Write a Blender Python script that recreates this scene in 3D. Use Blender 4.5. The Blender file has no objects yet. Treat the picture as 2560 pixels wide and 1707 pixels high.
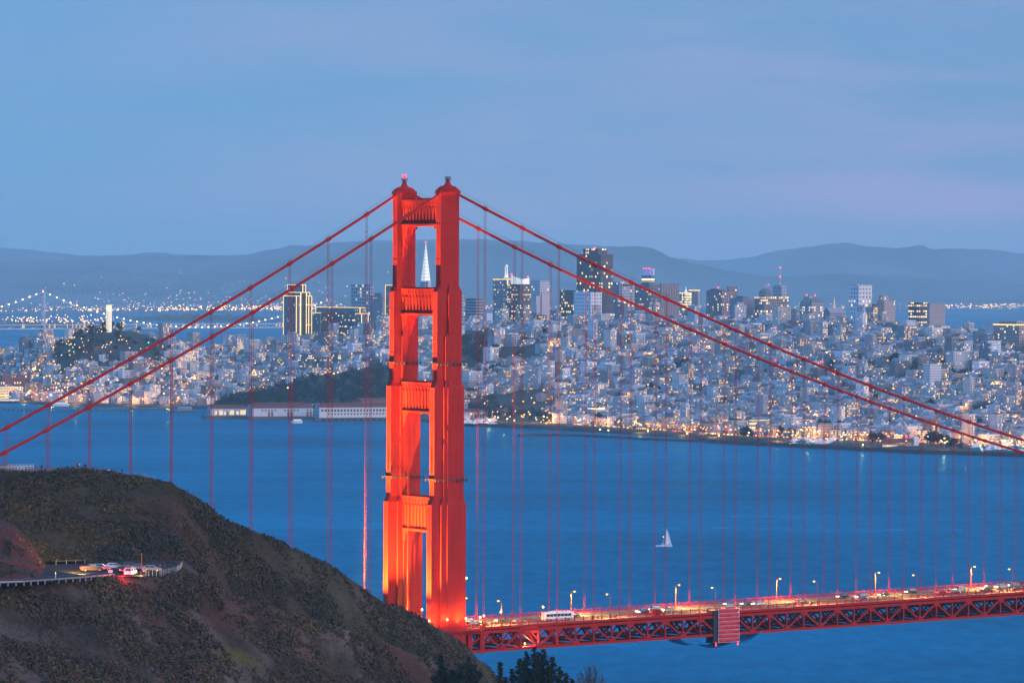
import bpy, bmesh, math, random
import numpy as np
from mathutils import Vector, Matrix, noise

# ---------------------------------------------------------------- camera
SC = bpy.context.scene
COL = SC.collection
F = 11153.4            # focal length in pixels of the 2560 px wide photograph
CAMZ = 193.915
PITCH, ROLL, YAW = -0.01420, 0.004438, 0.98054
S0, W0 = -822.304, 1280.593     # camera seen from the bridge: along the deck, west of it
_f = Vector((0, math.cos(PITCH), math.sin(PITCH)))
_r = Vector((1, 0, 0))
_u = _r.cross(_f)
R2 = _r*math.cos(ROLL) + _u*math.sin(ROLL)
U2 = -_r*math.sin(ROLL) + _u*math.cos(ROLL)
cam = bpy.data.cameras.new("camera")
camo = bpy.data.objects.new("camera", cam)
COL.objects.link(camo)
m = Matrix((R2, U2, -_f)).transposed().to_4x4()
m.translation = Vector((0, 0, CAMZ))
camo.matrix_world = m
cam.sensor_width = 36.0
cam.lens = F/2560*36.0
cam.clip_start = 5.0
cam.clip_end = 90000.0
SC.camera = camo

# ---------------------------------------------------------------- exposure, sky, sun
HAZE_D = 3.0e-5
HAZE_C = (0.58, 0.93, 1.0, 1)
EXPO = 4.0
E = 2.0**-EXPO          # lamp strengths are written as they look at this exposure
SC.view_settings.view_transform = 'Standard'
SC.view_settings.look = 'None'
SC.view_settings.exposure = EXPO
SC.view_settings.gamma = 1.0
SC.cycles.use_denoising = True
SC.cycles.max_bounces = 5
SC.cycles.diffuse_bounces = 2
SC.cycles.glossy_bounces = 2
SC.cycles.transparent_max_bounces = 6
SC.cycles.volume_bounces = 0
SC.cycles.sample_clamp_indirect = 0.6
SC.cycles.sample_clamp_direct = 0.0
SC.cycles.use_adaptive_sampling = True
SC.cycles.adaptive_threshold = 0.01

SUN_ROT = math.radians(125)      # the sun is down in the west, behind the camera to the right
SUN_EL = math.radians(1.0)
world = bpy.data.worlds.new("World")
SC.world = world
world.use_nodes = True
nt = world.node_tree
L = nt.links.new
bg = nt.nodes['Background']
sky = nt.nodes.new('ShaderNodeTexSky')
sky.sky_type = 'NISHITA'
sky.sun_disc = False
sky.sun_elevation = SUN_EL
sky.sun_rotation = SUN_ROT
sky.ozone_density = 3.6
sky.dust_density = 0.35
sky.air_density = 1.0
tc = nt.nodes.new('ShaderNodeTexCoord')
sx = nt.nodes.new('ShaderNodeSeparateXYZ')
L(tc.outputs['Generated'], sx.inputs[0])
# the thin red band the single-scattering model puts on the horizon is lifted out of the way:
# the sky is read a little higher up, where it is clear blue
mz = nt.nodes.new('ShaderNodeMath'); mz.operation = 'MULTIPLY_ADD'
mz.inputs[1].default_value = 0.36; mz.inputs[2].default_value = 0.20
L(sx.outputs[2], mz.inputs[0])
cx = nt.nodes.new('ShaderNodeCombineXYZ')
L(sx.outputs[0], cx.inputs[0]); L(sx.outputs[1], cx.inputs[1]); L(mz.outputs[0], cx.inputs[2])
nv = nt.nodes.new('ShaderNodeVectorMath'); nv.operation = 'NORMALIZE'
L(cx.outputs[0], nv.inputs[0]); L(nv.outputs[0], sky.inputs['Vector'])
tint = nt.nodes.new('ShaderNodeMix'); tint.data_type = 'RGBA'; tint.blend_type = 'MULTIPLY'
tint.inputs[0].default_value = 1.0
L(sky.outputs[0], tint.inputs[6])
gain = nt.nodes.new('ShaderNodeMapRange')      # sky above the view is boosted, added light for haze and scene
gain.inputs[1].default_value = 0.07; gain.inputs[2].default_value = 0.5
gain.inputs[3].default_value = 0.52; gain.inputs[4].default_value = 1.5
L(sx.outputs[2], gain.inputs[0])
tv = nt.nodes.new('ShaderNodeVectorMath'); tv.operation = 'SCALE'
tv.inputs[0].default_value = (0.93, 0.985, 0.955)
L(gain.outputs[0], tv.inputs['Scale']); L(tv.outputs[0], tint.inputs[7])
# thin lilac streaks of high cloud, stretched along the horizon
mp = nt.nodes.new('ShaderNodeMapping')
mp.inputs['Rotation'].default_value = (0, math.radians(5), 0)
mp.inputs['Scale'].default_value = (5.0, 1.0, 34.0)
L(tc.outputs['Generated'], mp.inputs[0])
nz = nt.nodes.new('ShaderNodeTexNoise'); nz.inputs['Scale'].default_value = 1.6
nz.inputs['Detail'].default_value = 5.0; nz.inputs['Roughness'].default_value = 0.55
L(mp.outputs[0], nz.inputs[0])
cr = nt.nodes.new('ShaderNodeMapRange')
cr.inputs[1].default_value = 0.38; cr.inputs[2].default_value = 0.72
cr.inputs[3].default_value = 0.10; cr.inputs[4].default_value = 0.55
L(nz.outputs[0], cr.inputs[0])
# more of it towards the south (the right of the view)
az = nt.nodes.new('ShaderNodeMapRange')
az.inputs[1].default_value = -0.10; az.inputs[2].default_value = 0.14
az.inputs[3].default_value = 0.35; az.inputs[4].default_value = 2.0
L(sx.outputs[0], az.inputs[0])
mm = nt.nodes.new('ShaderNodeMath'); mm.operation = 'MULTIPLY'; mm.use_clamp = True
L(cr.outputs[0], mm.inputs[0]); L(az.outputs[0], mm.inputs[1])
cl = nt.nodes.new('ShaderNodeMix'); cl.data_type = 'RGBA'
L(mm.outputs[0], cl.inputs[0]); L(tint.outputs[2], cl.inputs[6])
cl.inputs[7].default_value = (0.285, 0.262, 0.435, 1)
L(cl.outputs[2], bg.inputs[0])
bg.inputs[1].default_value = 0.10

sun = bpy.data.lights.new("sun", 'SUN')
sun.energy = 0.135
sun.angle = math.radians(40)     # the glow left in the western sky is wide and soft
sun.color = (1.0, 0.74, 0.66)
suno = bpy.data.objects.new("sun", sun)
COL.objects.link(suno)
sd = Vector((math.sin(SUN_ROT), math.cos(SUN_ROT), math.tan(math.radians(14)))).normalized()
suno.rotation_euler = sd.to_track_quat('Z', 'Y').to_euler()

# ---------------------------------------------------------------- helpers
def hor(px):
    return 695.1 + ROLL*(px-1280)
def ray(px, py):
    return _f + R2*((px-1280)/F) - U2*((py-853.5)/F)
def at(px, py, Y):
    """the point at distance Y (metres ahead of the camera) seen at pixel px, py"""
    d = ray(px, py)
    t = Y/d.y
    return Vector((d.x*t, Y, CAMZ+d.z*t))
def gnd(px, py, z=0.0):
    d = ray(px, py)
    t = (z-CAMZ)/d.z
    return Vector((d.x*t, d.y*t, z))
def proj(P):
    d = P-Vector((0, 0, CAMZ))
    D = d.dot(_f)
    return 1280+F*d.dot(R2)/D, 853.5-F*d.dot(U2)/D
def interp(x, tab):
    xs = [t[0] for t in tab]
    return [float(np.interp(x, xs, [t[i] for t in tab])) for i in range(1, len(tab[0]))]

class MB:
    """collects faces and links them as one mesh object"""
    def __init__(s):
        s.v = []; s.f = []; s.m = []; s.c = []
    def face(s, pts, mi=0, col=None):
        n = len(s.v)
        s.v += [tuple(p) for p in pts]
        s.f.append(tuple(range(n, n+len(pts)))); s.m.append(mi); s.c.append(col)
    def mesh(s, verts, faces, mi=0, col=None):
        n = len(s.v)
        s.v += [tuple(p) for p in verts]
        for f in faces:
            s.f.append(tuple(i+n for i in f)); s.m.append(mi); s.c.append(col)
    def box(s, lo, hi, mi=0, col=None, M=None, taper=None):
        x0, y0, z0 = lo; x1, y1, z1 = hi
        if taper is None:
            t = ((x0, x1), (y0, y1))
        else:
            t = ((x0+taper[0], x1-taper[0]), (y0+taper[1], y1-taper[1]))
        vs = [(x0,y0,z0),(x1,y0,z0),(x1,y1,z0),(x0,y1,z0),
              (t[0][0],t[1][0],z1),(t[0][1],t[1][0],z1),(t[0][1],t[1][1],z1),(t[0][0],t[1][1],z1)]
        if M is not None: vs = [M @ Vector(v) for v in vs]
        s.mesh(vs, [(0,3,2,1),(4,5,6,7),(0,1,5,4),(1,2,6,5),(2,3,7,6),(3,0,4,7)], mi, col)
    def bar(s, p0, p1, w, h=None, mi=0, col=None):
        p0 = Vector(p0); p1 = Vector(p1); h = h or w
        d = (p1-p0).normalized()
        a = d.cross(Vector((0, 0, 1)))
        if a.length < 1e-4: a = Vector((1, 0, 0))
        a.normalize(); b = a.cross(d)
        q = [a*(i*w/2)+b*(j*h/2) for i, j in ((-1,-1),(1,-1),(1,1),(-1,1))]
        s.mesh([p0+k for k in q]+[p1+k for k in q],
               [(3,2,1,0),(4,5,6,7),(0,1,5,4),(1,2,6,5),(2,3,7,6),(3,0,4,7)], mi, col)
    def tube(s, pts, r, n=8, mi=0, col=None, caps=True):
        pts = [Vector(p) for p in pts]
        rs = r if isinstance(r, (list, tuple)) else [r]*len(pts)
        rings = []
        for i, p in enumerate(pts):
            d = (pts[min(i+1, len(pts)-1)]-pts[max(i-1, 0)]).normalized()
            a = d.cross(Vector((0, 0, 1)))
            if a.length < 1e-3: a = Vector((1, 0, 0))
            a.normalize(); b = a.cross(d)
            rings.append([p+(a*math.cos(2*math.pi*k/n)+b*math.sin(2*math.pi*k/n))*rs[i] for k in range(n)])
        vs = [v for rg in rings for v in rg]
        fs = []
        for i in range(len(pts)-1):
            for k in range(n):
                k2 = (k+1) % n
                fs.append((i*n+k, i*n+k2, (i+1)*n+k2, (i+1)*n+k))
        if caps:
            fs.append(tuple(range(n))[::-1]); fs.append(tuple((len(pts)-1)*n+k for k in range(n)))
        s.mesh(vs, fs, mi, col)
    def lathe(s, prof, n=12, mi=0, col=None, o=(0,0,0), sx=1.0, sy=1.0):
        vs = []; fs = []
        for (r, z) in prof:
            for k in range(n):
                a = 2*math.pi*(k+.5)/n
                vs.append((o[0]+r*sx*math.cos(a), o[1]+r*sy*math.sin(a), o[2]+z))
        for i in range(len(prof)-1):
            for k in range(n):
                k2 = (k+1) % n
                fs.append((i*n+k, i*n+k2, (i+1)*n+k2, (i+1)*n+k))
        fs.append(tuple(range(n))[::-1]); fs.append(tuple((len(prof)-1)*n+k for k in range(n)))
        s.mesh(vs, fs, mi, col)
    def ball(s, c, r, mi=0, col=None):
        c = Vector(c); t = (1+5**.5)/2
        vs = [Vector(v).normalized()*r+c for v in ((-1,t,0),(1,t,0),(-1,-t,0),(1,-t,0),(0,-1,t),(0,1,t),(0,-1,-t),(0,1,-t),(t,0,-1),(t,0,1),(-t,0,-1),(-t,0,1))]
        s.mesh(vs, [(0,11,5),(0,5,1),(0,1,7),(0,7,10),(0,10,11),(1,5,9),(5,11,4),(11,10,2),(10,7,6),(7,1,8),(3,9,4),(3,4,2),(3,2,6),(3,6,8),(3,8,9),(4,9,5),(2,4,11),(6,2,10),(8,6,7),(9,8,1)], mi, col)
    def build(s, name, mats, parent=None, smooth=False):
        me = bpy.data.meshes.new(name)
        me.from_pydata(s.v, [], s.f)
        if not isinstance(mats, (list, tuple)): mats = [mats]
        for k in mats: me.materials.append(k)
        if len(mats) > 1: me.polygons.foreach_set('material_index', s.m)
        if any(c is not None for c in s.c):
            at_ = me.color_attributes.new('col', 'FLOAT_COLOR', 'CORNER')
            buf = []
            for f, c in zip(s.f, s.c):
                c = c or (0.5, 0.5, 0.5)
                buf += [c[0], c[1], c[2], 1.0]*len(f)
            at_.data.foreach_set('color', buf)
        if smooth: me.polygons.foreach_set('use_smooth', [True]*len(s.f))
        me.update()
        o = bpy.data.objects.new(name, me)
        COL.objects.link(o)
        if parent: o.parent = parent
        return o

def tag(o, label=None, cat=None, group=None, kind=None):
    if label: o['label'] = label
    if cat: o['category'] = cat
    if group: o['group'] = group
    if kind: o['kind'] = kind
    return o
def thing(name, label, cat, loc=(0,0,0), rz=0.0, group=None):
    o = bpy.data.objects.new(name, None)
    o.empty_display_size = 1.0
    COL.objects.link(o)
    o.location = loc; o.rotation_euler = (0, 0, rz)
    return tag(o, label, cat, group)
def dup(root, loc=None, rz=None, label=None, group=None):
    r = root.copy(); COL.objects.link(r)
    if loc is not None: r.location = loc
    if rz is not None: r.rotation_euler = (0, 0, rz)
    if label: r['label'] = label
    if group: r['group'] = group
    for ch in list(root.children):
        c = ch.copy(); COL.objects.link(c); c.parent = r
        for g in ch.children:
            d = g.copy(); COL.objects.link(d); d.parent = c
    return r

# ---------------------------------------------------------------- materials
def mat(name, col, rough=0.6, metal=0.0, spec=0.5, var=0.0, vscale=1.0, emit=None, es=0.0, stretch=(1,1,1)):
    k = bpy.data.materials.new(name); k.use_nodes = True
    n = k.node_tree; b = n.nodes['Principled BSDF']
    b.inputs['Base Color'].default_value = tuple(col)+(1,)
    b.inputs['Roughness'].default_value = rough
    b.inputs['Metallic'].default_value = metal
    b.inputs['Specular IOR Level'].default_value = spec
    if var > 0:
        t = n.nodes.new('ShaderNodeTexCoord'); mp = n.nodes.new('ShaderNodeMapping')
        mp.inputs['Scale'].default_value = tuple(vscale*q for q in stretch)
        z = n.nodes.new('ShaderNodeTexNoise'); z.inputs['Scale'].default_value = 1.0; z.inputs['Detail'].default_value = 5
        x = n.nodes.new('ShaderNodeMix'); x.data_type = 'RGBA'
        n.links.new(t.outputs['Object'], mp.inputs[0]); n.links.new(mp.outputs[0], z.inputs[0])
        n.links.new(z.outputs[0], x.inputs[0])
        x.inputs[6].default_value = tuple(max(0, c*(1-var)) for c in col)+(1,)
        x.inputs[7].default_value = tuple(min(1, c*(1+var)) for c in col)+(1,)
        n.links.new(x.outputs[2], b.inputs['Base Color'])
    if emit:
        b.inputs['Emission Color'].default_value = tuple(emit)+(1,)
        b.inputs['Emission Strength'].default_value = es*E
    return k
def lamp_mat(name, col, es, sample=False):
    k = mat(name, (0.02, 0.02, 0.02), emit=col, es=es)
    if not sample: k.cycles.emission_sampling = 'NONE'
    return k
def col_mat(name, rough=0.75, var=0.18, vscale=0.3):
    """paint or foliage whose own colour is stored face by face"""
    k = bpy.data.materials.new(name); k.use_nodes = True
    n = k.node_tree; b = n.nodes['Principled BSDF']
    a = n.nodes.new('ShaderNodeAttribute'); a.attribute_name = 'col'
    b.inputs['Roughness'].default_value = rough
    b.inputs['Specular IOR Level'].default_value = 0.25
    t = n.nodes.new('ShaderNodeTexCoord')
    z = n.nodes.new('ShaderNodeTexNoise'); z.inputs['Scale'].default_value = vscale; z.inputs['Detail'].default_value = 4
    n.links.new(t.outputs['Object'], z.inputs[0])
    mr = n.nodes.new('ShaderNodeMapRange'); mr.inputs[1].default_value = .25; mr.inputs[2].default_value = .75
    mr.inputs[3].default_value = 1-var; mr.inputs[4].default_value = 1+var
    n.links.new(z.outputs[0], mr.inputs[0])
    x = n.nodes.new('ShaderNodeVectorMath'); x.operation = 'SCALE'
    n.links.new(a.outputs['Color'], x.inputs[0]); n.links.new(mr.outputs[0], x.inputs['Scale'])
    n.links.new(x.outputs[0], b.inputs['Base Color'])
    return k

M_RED = mat('orange_red_paint', (0.37, 0.012, 0.010), rough=0.7, var=0.16, vscale=0.25, stretch=(1.5,1.5,.2), spec=0.12)
def plate_mat():
    k = mat('riveted_orange_red_plate', (0.47, 0.016, 0.013), rough=0.7, spec=0.12)
    n = k.node_tree; b = n.nodes['Principled BSDF']; Lk = n.links.new
    def M(op, a, c=None, d=None):
        q = n.nodes.new('ShaderNodeMath'); q.operation = op
        for i, v in enumerate((a, c, d)):
            if v is None: continue
            if isinstance(v, (int, float)): q.inputs[i].default_value = v
            else: Lk(v, q.inputs[i])
        return q.outputs[0]
    t = n.nodes.new('ShaderNodeTexCoord'); s = n.nodes.new('ShaderNodeSeparateXYZ'); Lk(t.outputs['Object'], s.inputs[0])
    v1 = M('LESS_THAN', M('FRACT', M('DIVIDE', M('ADD', s.outputs[0], s.outputs[1]), 1.07)), .13)
    v2 = M('LESS_THAN', M('FRACT', M('DIVIDE', s.outputs[2], 5.3)), .035)
    mp = n.nodes.new('ShaderNodeMapping'); mp.inputs['Scale'].default_value = (1.3, 1.3, .07)
    z = n.nodes.new('ShaderNodeTexNoise'); z.inputs['Scale'].default_value = 1; z.inputs['Detail'].default_value = 6; z.inputs['Roughness'].default_value = .65
    Lk(t.outputs['Object'], mp.inputs[0]); Lk(mp.outputs[0], z.inputs[0])
    f = M('MULTIPLY_ADD', z.outputs[0], 1.0, .5)                       # rain streaks and patches of newer paint
    f = M('MULTIPLY', f, M('MULTIPLY_ADD', v1, -.14, 1.0)); f = M('MULTIPLY', f, M('MULTIPLY_ADD', v2, -.22, 1.0))
    x = n.nodes.new('ShaderNodeVectorMath'); x.operation = 'SCALE'; x.inputs[0].default_value = (0.42, 0.014, 0.010)
    Lk(f, x.inputs['Scale']); Lk(x.outputs[0], b.inputs['Base Color'])
    return k
M_PLATE = plate_mat()
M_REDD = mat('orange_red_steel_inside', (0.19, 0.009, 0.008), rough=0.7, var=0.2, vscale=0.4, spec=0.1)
M_DARKRED = mat('dark_grating', (0.10, 0.02, 0.018), rough=0.7)
M_ROAD = mat('worn_deck_asphalt', (0.115, 0.098, 0.085), rough=0.95, var=0.2, vscale=0.3, spec=.08)
M_WHITE = mat('white_paint', (0.75, 0.75, 0.76), rough=0.45)
M_BLACK = mat('black_rubber', (0.015, 0.015, 0.016), rough=0.8)
M_GLASS = mat('dark_car_glass', (0.02, 0.025, 0.035), rough=0.08, spec=0.8)
M_CHROME = mat('wheel_rim_metal', (0.5, 0.5, 0.52), rough=0.3, metal=0.9)
M_GREY = mat('grey_metal', (0.32, 0.33, 0.34), rough=0.5, metal=0.4)
M_WOOD = mat('weathered_wood', (0.30, 0.25, 0.20), rough=0.85, var=0.3, vscale=2.0)
M_POLE = mat('lamp_pole_paint', (0.30, 0.06, 0.03), rough=0.55)
M_AMBER = lamp_mat('sodium_lamp_glow', (1.0, 0.46, 0.07), 9)
M_WARM = lamp_mat('warm_globe_glow', (1.0, 0.55, 0.14), 8)
M_REDL = lamp_mat('red_lamp_glow', (1.0, 0.025, 0.06), 6)
M_HEAD = lamp_mat('headlight_glow', (1.0, 0.62, 0.22), 42)
M_TAIL = lamp_mat('tail_light_glow', (1.0, 0.03, 0.02), 20)
# ================================================================ the bridge
# bridge axes: x runs south along the deck from the north tower, y runs east, z is height over the water
TH = math.pi/2 - YAW
BO = Vector((0, 0, 0))
_d = (-S0, -W0)
BO.x = _d[0]*math.sin(YAW) + _d[1]*math.cos(YAW)
BO.y = _d[0]*math.cos(YAW) - _d[1]*math.sin(YAW)
BM = Matrix.Translation(BO) @ Matrix.Rotation(TH, 4, 'Z')
def bw(s, y, z): return BM @ Vector((s, y, z))

bridge = thing('suspension_bridge', 'orange-red suspension bridge whose tall twin-legged tower stands before the city', 'bridge', BO, TH)
CW = 13.7
def zc(s):
    if s >= 0: return 84+140*((s-640)/640)**2
    return 224+0.57572*s+0.00036424*s*s
def zb(s): return 66.29+0.01532*s          # underside of the stiffening truss
def zr(s): return zb(s)+8.3                # roadway

# ---- tower legs
def leg_mesh(yc, inner):
    b = MB()
    def sec(z0, z1, plans, cap=2.2, nxt=None):
        for i, (a, w) in enumerate(plans):
            e = 0.004*i
            b.box((-a, yc-w, z0), (a, yc+w, z1-cap+e))
            b.box((-a, yc-w, z1-cap+e), (a, yc+w, z1+e), taper=(min(1.0, a*.5), min(.45, w*.3)))
    sec(4, 119.8, [(7.0, 1.45), (3.6, 2.35), (1.5, 2.95)], 2.6)
    sec(119, 159.2, [(6.0, 1.45), (2.6, 2.30), (1.3, 2.75)], 2.4)
    sec(158, 175.5, [(4.95, 1.40), (2.05, 2.30)], 1.6)
    sec(174, 191.4, [(4.95, 1.402), (0.9, 2.298)], 2.2)
    b.box((-3.75, yc-1.4, 190), (3.75, yc+1.4, 221.8))
    # plate seams of the outer faces, as the thin joint straps they are
    for z in (90, 104, 133, 146, 168, 183, 200, 212):
        a = 7.0 if z < 118 else 6.0 if z < 157 else 4.95 if z < 189 else 3.75
        b.box((-a-.04, yc-1.38, z), (a+.04, yc+1.38, z+.18))
    # vertical ribs of the plates on the west and east faces of the top shaft
    for x in (-2.6, -1.3, 0, 1.3, 2.6):
        b.box((x-.09, yc-1.455, 192), (x+.09, yc+1.455, 218))
    # dentils below the saddle
    for i in range(8):
        x = -3.3+i*6.6/7
        b.box((x-.24, yc-1.62, 218.6), (x+.24, yc+1.62, 221.8))
    b.box((-3.95, yc-1.7, 221.8), (3.95, yc+1.7, 222.4))
    return b
def saddle_mesh(yc):
    b = MB()
    b.box((-4.0, yc-1.9, 222.4), (4.0, yc+1.9, 223.6), taper=(.1, .1))
    prof = [(4.2, 222.6), (4.15, 223.4), (3.7, 224.2), (2.9, 224.75), (1.9, 225.0), (1.35, 225.3), (1.0, 225.9), (.72, 226.7)]
    b.lathe(prof, 16, o=(0, yc, 0), sy=.66)
    for k in range(16):
        a = 2*math.pi*k/16
        b.bar((4.25*math.cos(a), yc+2.75*math.sin(a), 223.4), (3.75*math.cos(a), yc+2.45*math.sin(a), 224.3), .09)
    return b
def lantern_mesh(yc):
    b = MB()
    b.lathe([(.95, 226.7), (.95, 226.85)], 10, o=(0, yc, 0))
    for k in range(8):
        a = 2*math.pi*k/8
        b.bar((.95*math.cos(a), yc+.95*math.sin(a), 226.8), (.95*math.cos(a), yc+.95*math.sin(a), 228.1), .1)
    b.lathe([(.98, 227.4), (.98, 227.5)], 10, o=(0, yc, 0)); b.lathe([(.98, 228.05), (.98, 228.15)], 10, o=(0, yc, 0))
    b.lathe([(.35, 226.8), (.35, 227.8)], 8, o=(0, yc, 0))
    return b
def gallery_mesh(yc, z, a, w):
    b = MB()
    for sy in (-1, 1):
        b.box((-a-.3, yc+sy*(w+.25)-.25, z), (a+.3, yc+sy*(w+.25)+.25, z+.12))
        b.box((-a-.3, yc+sy*(w+.46)-.04, z+.95), (a+.3, yc+sy*(w+.46)+.04, z+1.05))
        n = int((2*a+.6)/1.2)
        for i in range(n+1):
            x = -a-.28+i*(2*a+.56)/n
            b.box((x-.05, yc+sy*(w+.46)-.05, z+.1), (x+.05, yc+sy*(w+.46)+.05, z+1.0))
            b.box((x-.22, yc+sy*(w+.3)-.3, z-.75), (x+.22, yc+sy*(w+.3)+.3, z), taper=None)
    for sx_ in (-1, 1):
        b.box((sx_*(a+.15)-.2, yc-w, z+.002), (sx_*(a+.15)+.2, yc+w, z+.122))
    return b
for yc in (-CW, CW):
    leg = leg_mesh(yc, -1).build('tower_leg', M_PLATE, bridge)
    sh = saddle_mesh(yc).build('saddle_housing', M_RED, leg)
    ln = lantern_mesh(yc).build('lantern_cage', M_DARKRED, leg)
    for z, a, w in ((164.9, 4.95, 2.3), (125.8, 6.0, 2.75)):
        gallery_mesh(yc, z, a, w).build('maintenance_gallery', M_DARKRED, leg)
bl = MB(); bl.ball((0, CW, 228.6), .75)
beacon = bl.build('beacon_lamp', lamp_mat('beacon_glow', (1.0, 0.012, 0.03), 11), bridge)

pl = bpy.data.lights.new('beacon_light', 'POINT'); pl.energy = 1800*E; pl.color = (1, .03, .06); pl.shadow_soft_size = .8
po = bpy.data.objects.new('beacon_light', pl); COL.objects.link(po); po.location = bw(0, CW, 229.8)
# ---- portal struts between the legs, with their cornices, flutes and stepped brackets
def strut_meshes(z0, z1, wi):
    y0, y1 = -CW+wi, CW-wi
    b = MB()
    h = z1-z0
    b.box((-1.55, y0, z0+2.0), (1.55, y1, z1-1.5))
    b.box((-2.05, y0, z0), (2.05, y1, z0+.75)); b.box((-1.15, y0, z0+.75), (1.15, y1, z0+2.0))
    n = 12
    for i in range(n):
        y = y0+(i+.5)*(y1-y0)/n
        b.box((-1.85, y-.55, z0+2.1), (1.85, y+.55, z1-3.1))
        b.box((-1.86, y-.55, z0+1.7), (1.86, y+.55, z0+2.1))
    b.box((-1.8, y0, z1-2.3), (1.8, y1, z1-1.5))
    c = MB()
    c.box((-2.2, y0, z1-1.0), (2.2, y1, z1-.1)); c.box((-1.95, y0, z1-1.5), (1.95, y1, z1-1.0))
    c.box((-1.3, y0, z1-.1), (1.3, y1, z1+.35))
    for i in range(n):
        y = y0+(i+.5)*(y1-y0)/n
        c.box((-2.1, y-.34, z1-2.3), (2.1, y+.34, z1-1.5), taper=(.0, .0))
    br = []
    for sg in (-1, 1):
        k = MB(); z = z0
        for d, hh, t in ((4.2, 1.0, 1.9), (3.0, 2.4, 1.8), (1.9, 3.2, 1.65), (1.0, 3.4, 1.65)):
            ya = sg*(CW-wi); yb = sg*(CW-wi-d)
            k.box((-t, min(ya, yb), z-hh), (t, max(ya, yb), z))
            z -= hh
        br.append(k)
    return b, c, br
for z0, z1, wi in ((211.4, 220.6, 1.4), (181.0, 190.3, 1.4), (147.7, 158.4, 1.45), (107.4, 119.4, 1.45)):
    b, c, br = strut_meshes(z0, z1, wi)
    st = b.build('portal_strut', M_PLATE, bridge)
    c.build('cornice', M_RED, st)
    for k in br: k.build('stepped_bracket', M_RED, st)
# cross bracing of the tower below the deck
b = MB()
for s_ in (-4, 4):
    for (za, zb_) in ((8, 34), (34, 60)):
        b.bar((s_, -CW+1.5, za), (s_, CW-1.5, zb_), 2.0, 1.4); b.bar((s_, CW-1.5, za), (s_, -CW+1.5, zb_), 2.0, 1.4)
b.build('cross_bracing', M_RED, bridge)
M_CONC = mat('pier_concrete', (0.30, 0.29, 0.27), rough=0.9, var=.15, vscale=.3)
b = MB(); b.box((-16, -28, -6), (16, 28, 8)); b.build('tower_pier', M_CONC, bridge)

# ---- main cables with clamps, hand ropes; suspenders
SMAX = 640
for yc in (-CW, CW):
    b = MB()
    pts = [(s, yc, zc(s)) for s in list(range(-330, 0, 15))+list(range(0, SMAX+1, 16))]
    b.tube(pts, .47, 10)
    for k in range(-20, 42):
        s = 15.24*k
        if k == 0: continue
        p0 = Vector((s-.75, yc, zc(s-.75))); p1 = Vector((s+.75, yc, zc(s+.75)))
        b.tube([p0, p1], .66, 10)
        for sg in (-1, 1):
            b.bar((s, yc+sg*.45, zc(s)), (s, yc+sg*.6, zc(s)+1.5), .07)
    cb = b.build('main_cable', M_RED, bridge, smooth=False)
    h = MB()
    for sg in (-1, 1):
        h.tube([(s, yc+sg*.6, zc(s)+1.4) for s in list(range(-330, 0, 30))+list(range(0, SMAX+1, 32))], .022, 4)
    h.build('hand_rope', M_DARKRED, cb)
def suspender(s, yc, name='suspender_rope'):
    b = MB()
    z0 = zb(s)+7.2
    if s < 0: z0 = max(z0, 66)
    for ds in (-.30, .30):
        for dy in (-.12, .12):
            b.tube([(s+ds, yc+dy, z0), (s+ds, yc+dy, zc(s)-.4)], .039, 5, caps=False)
    for z in np.arange(z0+22, zc(s)-6, 38):
        b.box((s-.36, yc-.17, z), (s+.36, yc+.17, z+.22))
    b.box((s-.5, yc-.3, z0-.9), (s+.5, yc+.3, z0+.3))
    return b.build(name, M_RED, bridge)
for k in list(range(-13, 0))+list(range(1, 33)):
    for yc in (-CW, CW):
        suspender(15.24*k, yc)
# red marker lamps on the cables
for s, yc in ((15.24*11-2.0, -CW+0), (15.24*10.4, CW)):
    pass

# ---- stiffening trusses
SD0, SD1 = -130.0, 500.0
P = 7.62
def truss(yc):
    b = MB()
    n0, n1 = int(SD0/P), int(SD1/P)
    for i in range(n0, n1):
        s0, s1 = i*P, (i+1)*P
        t = .55
        for (za, zz) in ((0.0, 0.92), (6.35, 7.3)):
            vs = []
            for s in (s0, s1):
                for y, z in ((yc-t, za), (yc+t, za), (yc+t, zz), (yc-t, zz)):
                    vs.append((s, y, zb(s)+z))
            b.mesh(vs, [(0,1,5,4),(1,2,6,5),(2,3,7,6),(3,0,4,7)])
        b.box((s0-.28, yc-.32, zb(s0)+.9), (s0+.28, yc+.32, zb(s0)+6.2))
        # Warren diagonals: low nodes where i is odd
        if i % 2: b.bar((s0, yc, zb(s0)+.6), (s1, yc, zb(s1)+6.5), .55, .62)
        else: b.bar((s0, yc, zb(s0)+6.5), (s1, yc, zb(s1)+.6), .55, .62)
        # gusset plates
        if i % 2:
            b.mesh([(s0-1.5, yc-.6, zb(s0)+.8), (s0+1.5, yc-.6, zb(s0)+.8), (s0+.75, yc-.6, zb(s0)+1.75), (s0-.75, yc-.6, zb(s0)+1.75)], [(0,1,2,3)])
        else:
            b.mesh([(s0-1.7, yc-.6, zb(s0)+6.3), (s0+1.7, yc-.6, zb(s0)+6.3), (s0+.8, yc-.6, zb(s0)+5.2), (s0-.8, yc-.6, zb(s0)+5.2)], [(3,2,1,0)])
    return b
for yc in (-CW, CW):
    truss(yc).build('stiffening_truss', M_RED, bridge)
b = MB(); lo = MB()
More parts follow.
